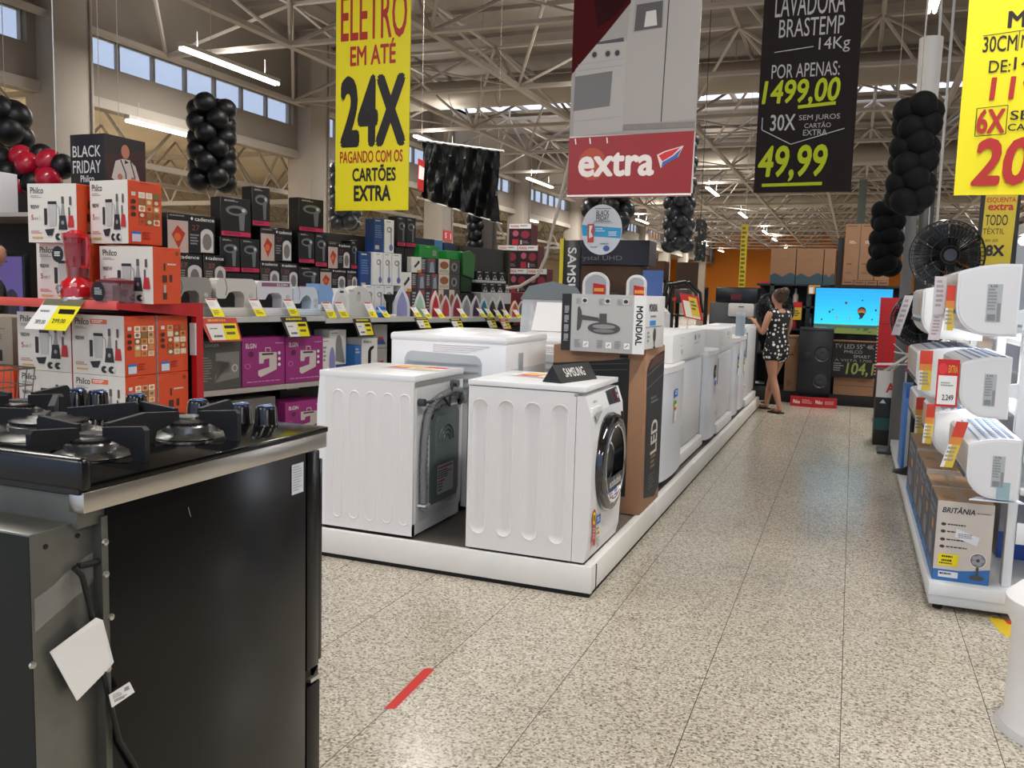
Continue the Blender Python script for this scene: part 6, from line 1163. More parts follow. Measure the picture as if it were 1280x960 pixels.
def aircon(lab, y, z, ln, hh, dp=0.235, grille=True, card_=None, x=0.80, tape=False):
    """indoor unit: flat back, sloping top, big rounded lower front, front towards the aisle (-x)"""
    t = thing('air_conditioner', lab, 'air conditioner', (x - dp, y, z), 0, 'white air conditioner indoor units on the frame')
    AC = C('#e3e3e4', 0.28); K = 8; r = min(hh * 0.42, dp * 0.62)
    pr = [(dp, 0), (r, 0)] + [(r - r * math.sin(PI / 2 * k / K), r - r * math.cos(PI / 2 * k / K)) for k in range(1, K + 1)] + [(0.0, hh * .86), (0.012, hh * .90), (dp * .35, hh * .965), (dp * .65, hh), (dp, hh)]
    m = M(); m.prism(pr, AC, (0, 0, 0), X_, Z_, -ln, 0.0); m.build('housing', t)
    m = M(); rim = [(p[0], p[1]) for p in pr]; c = (dp * .55, hh * .5)
    m.prism([(c[0] + (a - c[0]) * .93, c[1] + (b - c[1]) * .93) for a, b in pr], C('#dcdcdc', 0.33), (0, 0, 0), X_, Z_, 0.0, 0.004); m.build('end_cap', t)
    a = Art((dp * .48, -0.004, hh * .72), X_, (0.0, 0, -1), 0.01, 0.001); w_, h_ = dp * 24, hh * 52; a.rect(0, 0, w_, h_, C('#aeb4b6', 0.5)); a.T('LG', w_ * .2, h_ * .02, w_ * .65, h_ * .08, DGREY, 0.01); a.lines(w_ * .08, h_ * .12, w_ * .7, h_ * .72, 7, GREY, 4); a.rect(w_ * .72, h_ * .5, w_ * .95, h_ * .98, GREY); a.rect(w_ * .1, h_ * .8, w_ * .65, h_ * .97, C('#7f8486')); a.build('rating_label', t)
    f_ = M(); f_.box(-0.004, 0.001, 0.02, ln - 0.02, r, hh * .86, C('#b3a79d', 0.35), 0.002); f_.box(-0.006, -0.003, 0.02, ln - 0.02, hh * .3, hh * .36, DGREY); f_.build('wrapped_front', t, label='front still in brownish film')
    if grille:
        g = M()
        for i in range(5):
            for j in range(14):
                xx = dp * (.2 + .15 * i); zz = hh * (.93 + .014 * i) + 0.0
                yy = 0.04 + j * (ln - 0.08) / 14; zt_ = hh * .965 + (xx - dp * .35) * (hh * .035) / (dp * .3) if xx < dp * .65 else hh
                if xx < dp * .35: zt_ = hh * .90 + (xx - 0.012) * (hh * .065) / (dp * .35 - 0.012)
                g.box(xx, xx + dp * .09, yy, yy + (ln - 0.08) / 20, zt_ + 0.0005, zt_ + 0.003, C('#6f86a8', 0.4))
        g.build('top_grille', t)
    if tape:
        m = M(); m.box(dp * .6, dp * .85, -0.0055, -0.004, -0.0, 0.08, glassy('tape_patch', '#a9c9d0', 0.7)); m.build('tape_patch', t)
    return t
aircon('air conditioner at the top of the frame, nearest and largest', 4.30, 1.312, 0.84, 0.315, 0.245, x=0.668)
aircon('air conditioner in the middle of the frame, behind the red bordered price card', 4.34, 0.945, 0.80, 0.275, 0.2, x=0.668)
aircon('air conditioner lowest on the frame, above the nearest fan carton', 4.28, 0.595, 0.78, 0.27, 0.205, x=0.722, tape=True)
aircon('air conditioner with blue energy sticker, second on the top row', 5.35, 1.25, 0.8, 0.31, 0.31, x=0.668)
aircon('air conditioner second on the middle row, grey wrapped front', 5.3, 0.93, 0.8, 0.28, 0.31, x=0.66)
aircon('air conditioner second on the lowest row, above the fan cartons', 5.25, 0.61, 0.7, 0.27, 0.25, x=0.70)
aircon('air conditioner third on the lowest row, above the farther fan cartons', 6.1, 0.62, 0.7, 0.26, 0.27, x=0.69)
def tagc(lab, x, y, z, w_, h_, fn, yaw=0.0, tilt=(0, 0)):
    t = thing('price_card', lab, 'price tag', (x, y, z), yaw, 'price cards on the air conditioners')
    a = Art((0, 0, 0), X_, (tilt[0], tilt[1], -1), 0.01, 0.0); fn(a, w_ * 100, h_ * 100); a.k = -0.0015; a.poly([(0, h_ * 100), (w_ * 100, h_ * 100), (w_ * 100, 0), (0, 0)], PAPER); a.build('printed_card', t)
def red_card(a, w_, h_): a.rect(0, 0, w_, h_, RED); a.rect(w_ * .08, h_ * .34, w_ * .92, h_ * .95, PAPER); a.ell(w_ * .25, h_ * .2, w_ * .2, h_ * .12, C('#d8383a')); a.T('EXTRA', w_ * .5, h_ * .12, w_ * .92, h_ * .28, C('#e8a02c'), 0.02); a.lines(w_ * .2, h_ * .48, w_ * .8, h_ * .58, 2, GREY, 3); a.T('2.249', w_ * .3, h_ * .74, w_ * .82, h_ * .86, DGREY, 0.015)
def slim(a, w_, h_): a.rect(0, 0, w_, h_, PAPER); a.rect(0, 0, w_, h_ * .34, C('#d0402c')); a.rect(0, h_ * .34, w_, h_ * .5, C('#d88a3a')); a.rect(w_ * .3, h_ * .5, w_, h_, C('#d9b93a')); a.lines(w_ * .1, h_ * .55, w_ * .9, h_ * .9, 4, GREY, 5)
def white_tag(a, w_, h_): a.rect(0, 0, w_, h_, C('#cfc6c6')); a.lines(w_ * .2, h_ * .1, w_ * .8, h_ * .85, 6, C('#9a8a8c'), 4)
tagc('red bordered white price card on the middle air conditioner', 0.372, 4.33, 1.2, 0.09, 0.215, red_card, 0.05)
tagc('slim red and yellow tag on the top air conditioner', 0.384, 4.32, 1.53, 0.037, 0.2, slim, 0.1)
tagc('long pinkish white tag with a round hole on the top air conditioner', 0.335, 4.36, 1.57, 0.05, 0.17, white_tag, 0.1)
tagc('white tag hanging below the pinkish one', 0.337, 4.365, 1.402, 0.048, 0.12, white_tag, 0.1, (-0.1, 0))
tagc('tilted red and yellow tag on the lowest air conditioner', 0.46, 4.27, 0.93, 0.05, 0.215, slim, 0.1, (-0.25, 0.0))
tagc('yellow tag on the second air conditioner of the lowest row', 0.412, 5.22, 0.90, 0.045, 0.22, slim, 0.1, (-0.05, 0))
tagc('narrow yellow tag on the third air conditioner of the lowest row', 0.415, 6.05, 0.85, 0.05, 0.23, slim, 0.1)
tagc('orange tag on the grey wrapped air conditioner of the middle row', 0.36, 5.25, 1.19, 0.065, 0.22, slim, 0.1)
tagc('white tag leaning on the black fan beside the red panel', 0.345, 6.96, 1.5, 0.06, 0.30, white_tag, 0.1, (-0.25, 0))
sh_ = M(); sh_.prism([(0, 0), (0.22, 0.02), (0.20, 0.09), (0.04, 0.07)], C('#d9e2ee', 0.3), (0.535, 4.27, 0.582), X_, Y_, 0, 0.006); tag(sh_.build('paper_sheet'), 'bluish white sheet lying under the lowest air conditioner', 'paper')
def cagefan(lab, x, y, z, r, yaw, base_z, dark='#0b0b0d', solid=True):
    t = thing('fan', lab, 'fan', (x, y, base_z), yaw); FK = C(dark, 0.3); zc = z - base_z
    m = M(); n = 40
    for rr, yy in ((r, 0.0), (r * .97, -0.04), (r * .97, 0.04), (r * .75, -0.07), (r * .75, 0.06), (r * .5, -0.085), (r * .25, -0.09)):
        m.tube([(rr * math.cos(2 * PI * k / n), yy, zc + rr * math.sin(2 * PI * k / n)) for k in range(n + 1)], 0.006 if yy == 0 else 0.003, FK, 5)
    for k in range(64):
        a_ = 2 * PI * k / 48; c, s = math.cos(a_), math.sin(a_); m.tube([(c * r * .12, -0.09, zc + s * r * .12), (c * r * .75, -0.07, zc + s * r * .75), (c * r, 0, zc + s * r)], 0.0028, FK, 4)
        m.tube([(c * r * .12, 0.08, zc + s * r * .12), (c * r * .75, 0.06, zc + s * r * .75), (c * r, 0, zc + s * r)], 0.0028, FK, 4)
    m.build('cage', t)
    m = M()
    for k in range(6):
        a0 = 2 * PI * k / 6; vs = []
        for i in range(5):
            rr = r * (.18 + .72 * i / 4)
            for j in range(5):
                an = a0 + (j / 4 - .5) * (0.95 if i > 0 else .7); vs.append((rr * math.cos(an), 0.03 * (j / 4 - .5) * 2 * .7, zc + rr * math.sin(an)))
        m.add(vs, [(i * 5 + j, i * 5 + j + 1, (i + 1) * 5 + j + 1, (i + 1) * 5 + j) for i in range(4) for j in range(4)], C('#101114', 0.25), True)
    m.lathe([(r * .2, -0.03), (r * .18, -0.05), (0, -0.055)], FK, (0, 0, zc), Y_, 20); m.build('blades', t)
    m = M(); m.lathe([(r * .17, -0.1), (r * .2, -0.092), (r * .2, -0.088)], C('#15171c', 0.2), (0, 0, zc), Y_, 20); m.lathe([(0.07, 0.03), (0.07, 0.14), (0.03, 0.18), (0, 0.18)], FK, (0, 0, zc), Y_, 18); m.build('motor', t)
    m = M(); m.cyl((0, 0.1, 0.02), (0, 0.1, zc - 0.03), 0.018, FK, n=10); m.lathe([(0.12, 0), (0.12, 0.012), (0.04, 0.035), (0.02, 0.05)], FK, (0, 0.1, 0), Z_, 24); m.build('stand', t)
    return t
cagefan('large black pedestal fan rising above the air conditioners', 0.60, 6.95, 1.79, 0.25, R(8), 0.136) 
cagefan('black fan half hidden by white tags beside the red panel', 0.475, 7.18, 1.32, 0.205, R(-6), 0.136)
# post, white hanging panel, bollard, floor sticker
po = thing('metal_post', 'grey metal post standing behind the black pedestal fan', 'post', (0.40, 9.0, 0)); m = M(); m.box(0, 0.1, 0, 0.06, 0, 2.85, C('#6d6a66', 0.35, 0.6), 0.004); m.box(0.12, 0.24, 0.02, 0.05, 0, 2.75, C('#3a3836', 0.35, 0.5), 0.004); m.cyl((0.27, 0.0, 0), (0.27, 0.0, 5.2), 0.012, LGREY, n=6); m.build('post', po)
M().box(-0.1, 0.35, -0.1, 0.2, 0, 0.03, DGREY, 0.005).build('base_plate', po)
wp = thing('white_lamp_shade', 'white tapering tube hanging high above the pole balloons', 'duct', (0.44, 7.8, 2.6)); m = M(); m.lathe([(0.075, 0), (0.078, 0.3), (0.088, 0.93)], C('#c9c5c0', 0.5), (0, 0, 0), Z_, 20); m.build('tube', wp); m = M(); m.cyl((-0.05, 0, 0.93), (-0.01, 0, 2.7), 0.006, LGREY, n=5); m.cyl((0.05, 0, 0.93), (0.02, 0, 2.7), 0.006, LGREY, n=5); m.cyl((0.09, -0.02, -1.0), (0.03, 0, 2.7), 0.005, LGREY, n=5); m.build('cord', wp)
bo = thing('bollard', 'white rounded bollard cut off by the right edge of the picture', 'bollard', (0.755, 3.32, 0)); m = M(); m.lathe([(0.19, 0), (0.185, 0.02), (0.175, 0.04), (0.175, 0.36), (0.2, 0.41), (0.2, 0.46), (0.16, 0.5), (0, 0.52)], C('#e9e9ea', 0.4), (0, 0, 0), Z_, 32); m.build('body', bo); m = M(); m.lathe([(0.205, 0), (0.2, 0.012), (0.19, 0.02)], LGREY, (0, 0, 0), Z_, 32); m.build('foot_ring', bo)
fs = M(); fs.prism([(0.68, 4.47), (0.80, 4.43), (0.80, 4.24), (0.72, 4.22), (0.70, 4.29)], C('#d9b818', 0.5), (0, 0, 0), X_, Y_, 0, 0.001); fs.prism([(0.74, 4.46), (0.80, 4.45), (0.80, 4.38), (0.75, 4.40)], C('#b5402c', 0.5), (0, 0, 0.001), X_, Y_, 0, 0.0006); tag(fs.build('floor_sticker'), 'torn yellow and red floor sticker beside the right platform', 'sticker')
# shelf strip lamps
for z, y, lb in ((1.245, 4.95, 'white strip lamp under the top air conditioner shelf'), (1.9, 5.2, 'white strip lamp along the top of the air conditioner frame')):
    batten(0.98 if z < 1.5 else 0.9, y, z - 0.09, 0.9, SHELF_LED_WATTS, lb, True, None)
# ================================================================ FAR END OF THE AISLE
dkc = C('#17161a', 0.5)
bs_ = thing('low_platform', 'long black display base along the end of the aisle', 'platform', (-1.35, 12.75, 0)); m = M(); m.box(0, 2.3, 0, 1.6, 0.0, 0.15, BLACKM, 0.01); m.build('base', bs_)
bk_ = thing('display_shelving', 'black shelving behind the woman at the end of the aisle', 'shelf', (-1.35, 13.35, 0.15)); m = M(); m.box(0, 2.05, 0.56, 0.6, 0, 1.52, dkc); m.build('back_panel', bk_)
for x in (0.22, 0.74, 1.05): M().box(x - 0.03, x + 0.03, 0, 0.56, 0, 1.52, dkc, 0.004).build('upright', bk_)
for z in (0.03, 0.5, 0.87, 1.2, 1.52): M().box(0, 1.08, 0, 0.56, z - 0.03, z, dkc, 0.004).build('shelf', bk_)
tv = thing('television', 'large lit television showing hot air balloons over a plain', 'television', (-0.005, 13.0, 0.92)); TW, TH = 1.02, 0.66
m = M(); m.box(-TW / 2, TW / 2, 0.0, 0.05, 0.05, 0.05 + TH, BLACK, 0.006); m.build('frame', tv); m = M(); m.box(-0.05, 0.05, 0.03, 0.08, -0.12, 0.1, BLACK); m.box(-0.4, 0.4, -0.04, 0.14, -0.125, -0.1, BLACK); m.build('stand', tv)
a = Art((-TW / 2 + 0.012, 0, 0.05 + TH - 0.012), X_, (0, 0, -1), (TW - 0.024) / 100); HT = 63
for k in range(10):
    c0 = [0x12 + (0x28 - 0x12) * k / 9, 0xa8 + (0xd8 - 0xa8) * k / 9, 0xf4]; a.rect(0, k * HT * .083, 100, (k + 1) * HT * .083 + .05, E('#%02x%02x%02x' % tuple(int(v) for v in c0), 1.15))
a.rect(0, HT * .80, 100, HT, E('#7a8a3c', 0.7)); a.poly([(0, HT * .80), (40, HT * .83), (100, HT * .79), (100, HT * .86), (50, HT * .88), (0, HT * .86)], E('#4f6f66', 0.6))
rd = random.Random(2)
for k in range(26): x, y = rd.uniform(0, 98), rd.uniform(HT * .84, HT * .98); a.rect(x, y, x + rd.uniform(2, 7), y + rd.uniform(.8, 2.4), E(rd.choice(['#5c6a24', '#a88a34', '#8c5a2c', '#c9b45c', '#3a5a34']), 0.6))
for x, y, r in ((20, 33, 1.4), (24, 30, 1), (30, 40, 1.6), (41, 20, 1.6), (47, 42, 1.4), (62, 16, 1), (76, 42, 1), (80, 29, 1.3), (60, 41, 1), (10, 44, 1.2), (85, 22, .8)): a.ell(x, y, r, r * 1.15, E(rd.choice(['#2a4a5c', '#d8d8d0', '#385a6c', '#6c5a4a']), 0.5)); a.rect(x - .3, y + r * 1.4, x + .3, y + r * 1.8, E('#20303a', 0.4))
x, y = 62, 31; a.ell(x, y, 5.6, 6, E('#1c2a2c', 0.4)); a.poly([(x - 4, y + 4), (x + 4, y + 4), (x + 1, y + 10), (x - 1, y + 10)], E('#1c2a2c', 0.4)); a.poly([(x - 5.4, y - 1), (x, y - 3.5), (x + 5.4, y - 1), (x + 5, y + 1.4), (x, y - 0.6), (x - 5, y + 1.4)], E('#c9562c', 0.7)); a.poly([(x - 5, y + 1.6), (x, y - 0.4), (x + 5, y + 1.6), (x + 4.4, y + 3), (x, y + 1.4), (x - 4.4, y + 3)], E('#d9a83c', 0.7))
a.build('screen', tv)
ts = thing('tv_stand', 'dark stand under the lit television', 'stand', (-0.005, 13.05, 0.15)); M().box(-0.45, 0.45, 0, 0.27, 0.0, 0.645, dkc, 0.01).build('stand', ts)
sp = thing('speaker_tower', 'tall black party speaker below the left corner of the television', 'speaker', (-0.44, 12.45, 0)); m = M(); m.box(-0.22, 0.22, 0.0, 0.36, 0.11, 1.06, C('#14151a', 0.4), 0.02); m.build('cabinet', sp)
for z in (0.36, 0.72): 
    m = M(); m.lathe([(0.0, 0.0), (0.05, 0.012), (0.09, 0.0), (0.105, 0.012), (0.11, 0.0)], C('#2a2c31', 0.45), (0.09, -0.002, z), (0, -1, 0), 24); m.build('woofer', sp)
m = M(); m.box(-0.16, -0.06, -0.006, 0.0, 0.62, 0.74, BLACK, 0.003); m.box(-0.22, 0.22, -0.01, 0.2, 1.03, 1.075, C('#2f3136', 0.3), 0.01); m.build('panel', sp)
M().box(-0.2, 0.2, 0.02, 0.34, 0.0, 0.11, BLACKM, 0.01).build('foot', sp)
rk = thing('promo_skirt', 'low red printed cardboard strip on the floor around the black speaker', 'sign', (-0.72, 12.3, 0)); m = M()
pts = [(0, 0.06), (0.3, 0.0), (0.6, 0.06)]
for (x0, y0), (x1, y1) in zip(pts, pts[1:]): m.prism([(x0, y0), (x1, y1), (x1, y1 + 0.01), (x0, y0 + 0.01)], C('#b01a24', 0.5), (0, 0, 0), X_, Y_, 0, 0.14)
m.build('card', rk); a = Art((0.02, 0.054, 0.12), (0.3, -0.06, 0), (0, 0, -1), 0.01, 0.003); a.T('Philco', 2, 3, 11, 8, PAPER, 0.02); a.lines(14, 2, 28, 8, 3, C('#e0a0a0'), 4); a.build('lettering', rk); a = Art((0.31, 0.003, 0.12), (0.3, 0.06, 0), (0, 0, -1), 0.01, 0.003); a.T('Philco', 2, 2, 11, 7, PAPER, 0.02); a.lines(14, 3, 28, 8, 3, C('#e0a0a0'), 5); a.build('lettering', rk)
def fbox(lab, x0, x1, y, z0, z1, d_, col, art=None, nm='carton', group=None, cat='box'):
    t = thing(nm, lab, cat, ((x0 + x1) / 2, y, z0), 0, group); w_ = x1 - x0 - 0.006; h_ = z1 - z0 - 0.002; M().box(-w_ / 2, w_ / 2, 0, d_, 0, h_, col, 0.003, 1).build('carton', t)
    if art: a = Art((-w_ / 2, 0, h_), X_, (0, 0, -1), 0.01); art(a, w_ * 100, h_ * 100); a.build('front_print', t)
    return t
KB = C('#8c684c', 0.8, noise=0.1)
fbox('tall kraft carton standing between the woman and the black speaker', -0.85, -0.665, 12.8, 0.152, 0.94, 0.4, KB, lambda a, w_, h_: (a.lines(w_ * .2, h_ * .03, w_ * .8, h_ * .07, 1, DGREY, 2), a.rect(w_ * .15, h_ * .33, w_ * .6, h_ * .35, DGREY), a.lines(w_ * .2, h_ * .8, w_ * .6, h_ * .92, 3, C('#6a4630'), 3)))
fbox('low kraft carton under the chalk price board, upper one', -0.19, 0.335, 12.75, 0.285, 0.40, 0.28, KB, lambda a, w_, h_: a.lines(w_ * .6, h_ * .3, w_ * .9, h_ * .6, 1, C('#8c3a2c'), 3))
fbox('low kraft carton under the chalk price board, lower one', -0.19, 0.335, 12.75, 0.152, 0.283, 0.28, KB)
cbd = thing('chalk_board', 'black chalk board under the television with a green price', 'sign', (-0.222, 12.72, 0.402)); M().box(0, 0.545, 0.0, 0.02, 0, 0.49, C('#151413', 0.6)).build('board', cbd); M().box(-0.01, 0.555, -0.01, 0.03, 0.49, 0.51, KB).build('ledge', cbd)
u = 0.545 / 52; a = Art((0, 0, 0.49), X_, (0, 0, -1), u); a.T('TV LED 55" 4K', 2, 3, 50, 9, C('#9c9a98')); a.T('PHILCO', 14, 11, 36, 15, C('#9c9a98')); a.T('SMART', 26, 17, 46, 21, C('#9c9a98')); a.T('À VISTA 1700', 3, 22, 48, 26, C('#8c8a88')); a.lines(2, 28, 15, 40, 4, C('#8c8a88'), 3); a.T('104,1', 18, 27, 51, 45, C('#8f9a4c', 0.7), 0.015, 0.1); a.build('chalk_writing', cbd)
rpn = thing('promotion_board', 'bright red upright panel to the right of the television', 'sign', (0.305, 11.4, 0.0)); m = M(); m.box(0, 0.42, 0, 0.03, 0.55, 1.5, C('#b0141c', 0.5), 0.003); m.box(0.02, 0.06, 0.0, 0.03, 0, 0.55, DGREY); m.box(0.36, 0.40, 0.0, 0.03, 0, 0.55, DGREY); m.box(0.0, 0.42, -0.08, 0.12, 0, 0.02, DGREY); m.build('panel', rpn); m = M()
for k in range(24): m.cyl((-0.006, 0.015, 0.56 + k * 0.04), (-0.006, 0.015, 0.575 + k * 0.04), 0.01, LGREY, n=6)
m.box(0, 0.42, -0.002, 0.0, 1.185, 1.19, C('#6a0a10')); m.build('binding', rpn)
def lg_art(a, w_, h_): a.lines(w_ * .2, h_ * .28, w_ * .8, h_ * .36, 1, C('#8a6038'), 3); a.poly([(0, h_ * .78), (w_ * .2, h_ * .70), (w_ * .5, h_ * .8), (w_ * .8, h_ * .68), (w_, h_ * .74), (w_, h_), (0, h_)], C('#2c4650'))
for k, (x0, x1) in enumerate(((-1.18, -0.82), (-0.815, -0.44), (-0.435, -0.275))): fbox('wide kraft television carton with dark blue foot, %s on the black shelving' % ('left one', 'middle one', 'narrow right one')[k], x0, x1, 13.4, 1.672, 2.19, 0.4, KB, lg_art, 'television_carton', 'kraft television cartons on the black shelving')
fbox('dark slim carton between the television cartons', -0.265, -0.18, 13.5, 1.672, 2.35, 0.3, dkc)
for k in range(4): fbox('small flat kraft carton in the row above the television, %s from the left' % ORD[k], -0.17 + k * 0.155, -0.017 + k * 0.155, 13.36, 1.672, 1.742, 0.4, KB, lambda a, w_, h_: a.rect(w_ * .15, h_ * .3, w_ * .85, h_ * .6, C('#5a3a28')), 'small_carton', 'flat kraft cartons in a row above the television')
for k in range(3): fbox('tall kraft carton standing above the television, %s' % ('left one', 'middle one', 'right one')[k], -0.172 + k * 0.207, 0.033 + k * 0.207, 13.4, 1.744, 2.54, 0.3, KB, lambda a, w_, h_: (a.lines(w_ * .15, h_ * .03, w_ * .8, h_ * .06, 1, C('#4a2f20'), 2), a.lines(w_ * .3, h_ * .3, w_ * .8, h_ * .36, 2, C('#d0b89c'), 3), a.lines(w_ * .2, h_ * .7, w_ * .7, h_ * .74, 1, C('#4a2f20'), 4), a.lines(w_ * .2, h_ * .85, w_ * .7, h_ * .9, 2, C('#6a4630'), 4)), 'tall_carton', 'tall kraft cartons above the television')
M().box(1.08, 2.05, 0, 0.56, 1.491, 1.52, dkc).build('shelf', bk_); M().box(1.99, 2.05, 0.5, 0.56, 0, 1.49, dkc).build('upright', bk_)
# goods on the black shelving
rd = random.Random(31); gk = 0
for z in (0.65, 1.02, 1.35):
    for x in (-1.28, -1.1, -0.95, -0.8, -0.6, -0.5):
        h_ = rd.uniform(0.16, 0.28); w_ = rd.uniform(0.05, 0.11); m = M(); c = C(rd.choice(['#8f8c8a', '#3c5a5c', '#b5a79c', '#5a5458', '#6a4a7c', '#a82c34']), 0.4)
        if gk % 3 == 0: m.lathe([(w_ * .5, 0), (w_ * .5, h_ * .6), (w_ * .2, h_ * .75), (w_ * .2, h_)], c, (0, 0, 0), Z_, 12)
        elif gk % 3 == 1: m.box(-w_ / 2, w_ / 2, 0, 0.12, 0, h_, c, 0.006); m.box(-w_ * .3, w_ * .3, -0.003, 0, h_ * .4, h_ * .7, LGREY)
        else: m.lathe([(w_ * .35, 0), (w_ * .5, h_ * .3), (w_ * .4, h_ * .8), (w_ * .15, h_ * .9), (w_ * .15, h_)], c, (0, 0, 0), Z_, 12)
        tag(m.build('shelf_product', None, (x, 13.5 if gk % 3 != 1 else 13.45, z + 0.001)), '%s small product from the left on the %s black shelf behind the woman' % (ORD[[-1.28, -1.1, -0.95, -0.8, -0.6, -0.5].index(x)], {0.65: 'lowest', 1.02: 'middle', 1.35: 'top'}[z]), 'product', 'small products on the black shelving'); gk += 1
yt = thing('price_card', 'red and yellow price card on the black shelving behind the woman', 'price tag', (-0.815, 13.33, 1.15)); a = Art((0, 0, 0.26), X_, (0, 0, -1), 0.01, 0.0); a.rect(0, 0, 12, 26, C('#cfa92c')); a.rect(0, 0, 12, 8, RED); a.lines(2, 12, 10, 22, 3, DGREY, 3); a.build('printed_card', yt)
yt = thing('price_card', 'orange topped price card hanging on the black shelving beside the television', 'price tag', (-0.62, 13.33, 1.53)); a = Art((0, 0, 0.13), X_, (0, 0, -1), 0.01, 0.0); a.rect(0, 0, 16, 13, C('#c98a3c')); a.rect(1, 3, 7, 12, PAPER); a.rect(8, 3, 15, 12, C('#cfb23c')); a.build('printed_card', yt)

# brand tower and ultra HD cartons behind the fan box
fbox('long dark television carton with pale lettering behind the round sign', -2.86, -2.01, 9.0, 1.755, 2.02, 0.35, C('#14131f', 0.4), lambda a, w_, h_: a.T('Crystal UHD', w_ * .02, h_ * .62, w_ * .66, h_ * .86, C('#77727c'), 0.0), 'television_carton')
fbox('brown television carton under the dark one behind the round sign', -2.85, -2.1, 9.02, 1.46, 1.753, 0.35, C('#4f3626', 0.7), None, 'television_carton')
dc_ = thing('display_counter', 'dark counter holding the television cartons behind the washers', 'shelf', (-3.08, 8.86, 0)); m = M(); m.box(0, 1.15, 0.05, 0.6, 0.0, 0.98, dkc, 0.01); m.box(0.1, 0.16, 0.4, 0.5, 0.98, 1.455, dkc); m.box(0.98, 1.04, 0.4, 0.5, 0.98, 1.455, dkc); m.box(0.0, 1.1, 0.1, 0.6, 1.43, 1.457, dkc); m.build('counter', dc_)
for k in range(2):
    t = thing('television', 'lit bluish television on the dark counter, %s' % ('left one', 'right one')[k], 'television', (-2.78 + 0.46 * k, 9.05, 0.98)); M().box(-0.19, 0.21, 0, 0.04, 0.04, 0.43, BLACK, 0.005).build('frame', t); M().box(-0.1, 0.1, -0.04, 0.08, 0, 0.04, BLACK).build('stand', t)
    a = Art((-0.18, 0, 0.42), X_, (0, 0, -1), 0.01, 0.002); a.rect(0, 0, 38, 37, E('#bfe9f2', 0.9)); a.ell(8 + 6 * k, 9, 7, 6, E('#1f4f9c', 0.7)); a.rect(20, 3, 30, 8, E('#2f6fb5', 0.7)); a.build('screen', t)
st_ = thing('brand_tower', 'tall black sign with white vertical brand lettering and yellow edge', 'sign', (-2.70, 8.3, 0)); m = M(); m.box(-0.02, 0.15, 0, 0.06, 0, 1.97, BLACK, 0.003); m.build('board', st_); m = M(); m.box(-0.06, -0.022, 0.0, 0.05, 0, 1.99, C('#d9c81c', 0.5)); m.build('yellow_edge', st_); M().box(-0.1, 0.2, -0.1, 0.16, 0, 0.03, BLACK, 0.004).build('base', st_)
a = Art((-0.02, 0, 1.97), X_, (0, 0, -1), 0.01); a.T('SAMSUNG', 4.5, 7, 13.5, 75, PAPER, 0.015, rot=90); a.build('lettering', st_)
# oval open lids with red cards above the washers
def ovalsign(lab, x, y, z0, z1, w_):
    t = thing('oval_sign', lab, 'sign', (x, y, z0)); K = 14; h_ = z1 - z0
    out = [(-w_ / 2, 0)] + [(-w_ / 2 * math.cos(PI * k / K), h_ - w_ * .42 + w_ * .42 * math.sin(PI * k / K)) for k in range(K + 1)] + [(w_ / 2, 0)]
    m = M(); m.tube([(px_, 0, pz_) for px_, pz_ in out], 0.014, WHITE, 8); m.build('frame', t); m = M(); m.prism(out, glassy('clear_lid_plastic', '#d9dee0', 0.42), (0, 0, 0), X_, Z_, -0.004, 0.0); m.build('pane', t)
    a = Art((-0.0, -0.012, h_ * .82), X_, (0.0, 0, -1), 0.01, 0.0); a.poly([(-2, 0), (8, 1.4), (8, h_ * 80), (-2, h_ * 80)], PAPER); a.poly([(-2, 0), (8, 1.4), (8, 10), (-2, 9)], RED); a.lines(-1, 4, 7, 7, 1, C('#e8b03c'), 2, 0.9); a.rect(3, 10, 8, h_ * 70, C('#d9b93a')); a.build('price_card', t)
ovalsign('oval clear lid with red offer card above the fan box, larger left one', -1.93, 6.75, 1.195, 1.61, 0.2)
ovalsign('oval clear lid with red offer card above the fan box, smaller right one', -1.67, 7.05, 1.2, 1.60, 0.145)
bpn = thing('blue_poster', 'plain blue poster board standing behind the white fan box', 'poster', (-1.84, 8.0, 1.25)); m = M(); m.box(0, 0.19, 0, 0.01, 0.0, 0.43, C('#4a6aa8', 0.5)); m.build('board', bpn)
t1 = thing('price_card', 'tilted red and yellow offer card on the nearest white carton with printed icons', 'price tag', (-1.34, 7.3, 1.178)); m = M(); m.box(0.05, 0.06, 0.0, 0.008, 0, 0.12, LGREY); m.build('holder', t1); a = Art((-0.02, 0, 0.30), (1, 0, -0.18), (0.25, 0, -1), 0.01, 0.0); a.rect(0, 0, 16, 21, RED); a.rect(1.5, 6, 14, 20, C('#e3dfc8')); a.rect(7, 2, 14, 18, C('#dcbb2c')); a.lines(8, 5, 13, 14, 3, DGREY, 3); a.build('printed_card', t1)
# background beyond: gym machines, console, cartons on racks, pillars
def rack(lab, x0, x1, y, zt_): 
    t = thing('storage_rack', lab, 'shelf', (x0, y, 0)); w_ = x1 - x0; m = M()
    for x in (0, w_): m.box(x - 0.03, x + 0.03, 0, 0.06, 0, zt_, dkc); m.box(x - 0.03, x + 0.03, 0.5, 0.56, 0, zt_, dkc)
    m.build('posts', t)
    for z in (0.5, 1.1, zt_ - 0.03): M().box(0, w_, 0, 0.56, z, z + 0.03, dkc).build('shelf', t)
rack('dark storage rack far behind the washers, left one', -3.55, -3.05, 15, 1.71); rack('dark storage rack far behind the washers, right one', -2.92, -2.42, 15, 1.61)
fbox('dark brown carton on the left far rack', -3.53, -3.08, 15.05, 1.712, 2.045, 0.4, C('#5a3c28', 0.7)); fbox('dark brown carton on the right far rack', -2.88, -2.46, 15.05, 1.612, 2.03, 0.4, C('#3f2a1e', 0.7))
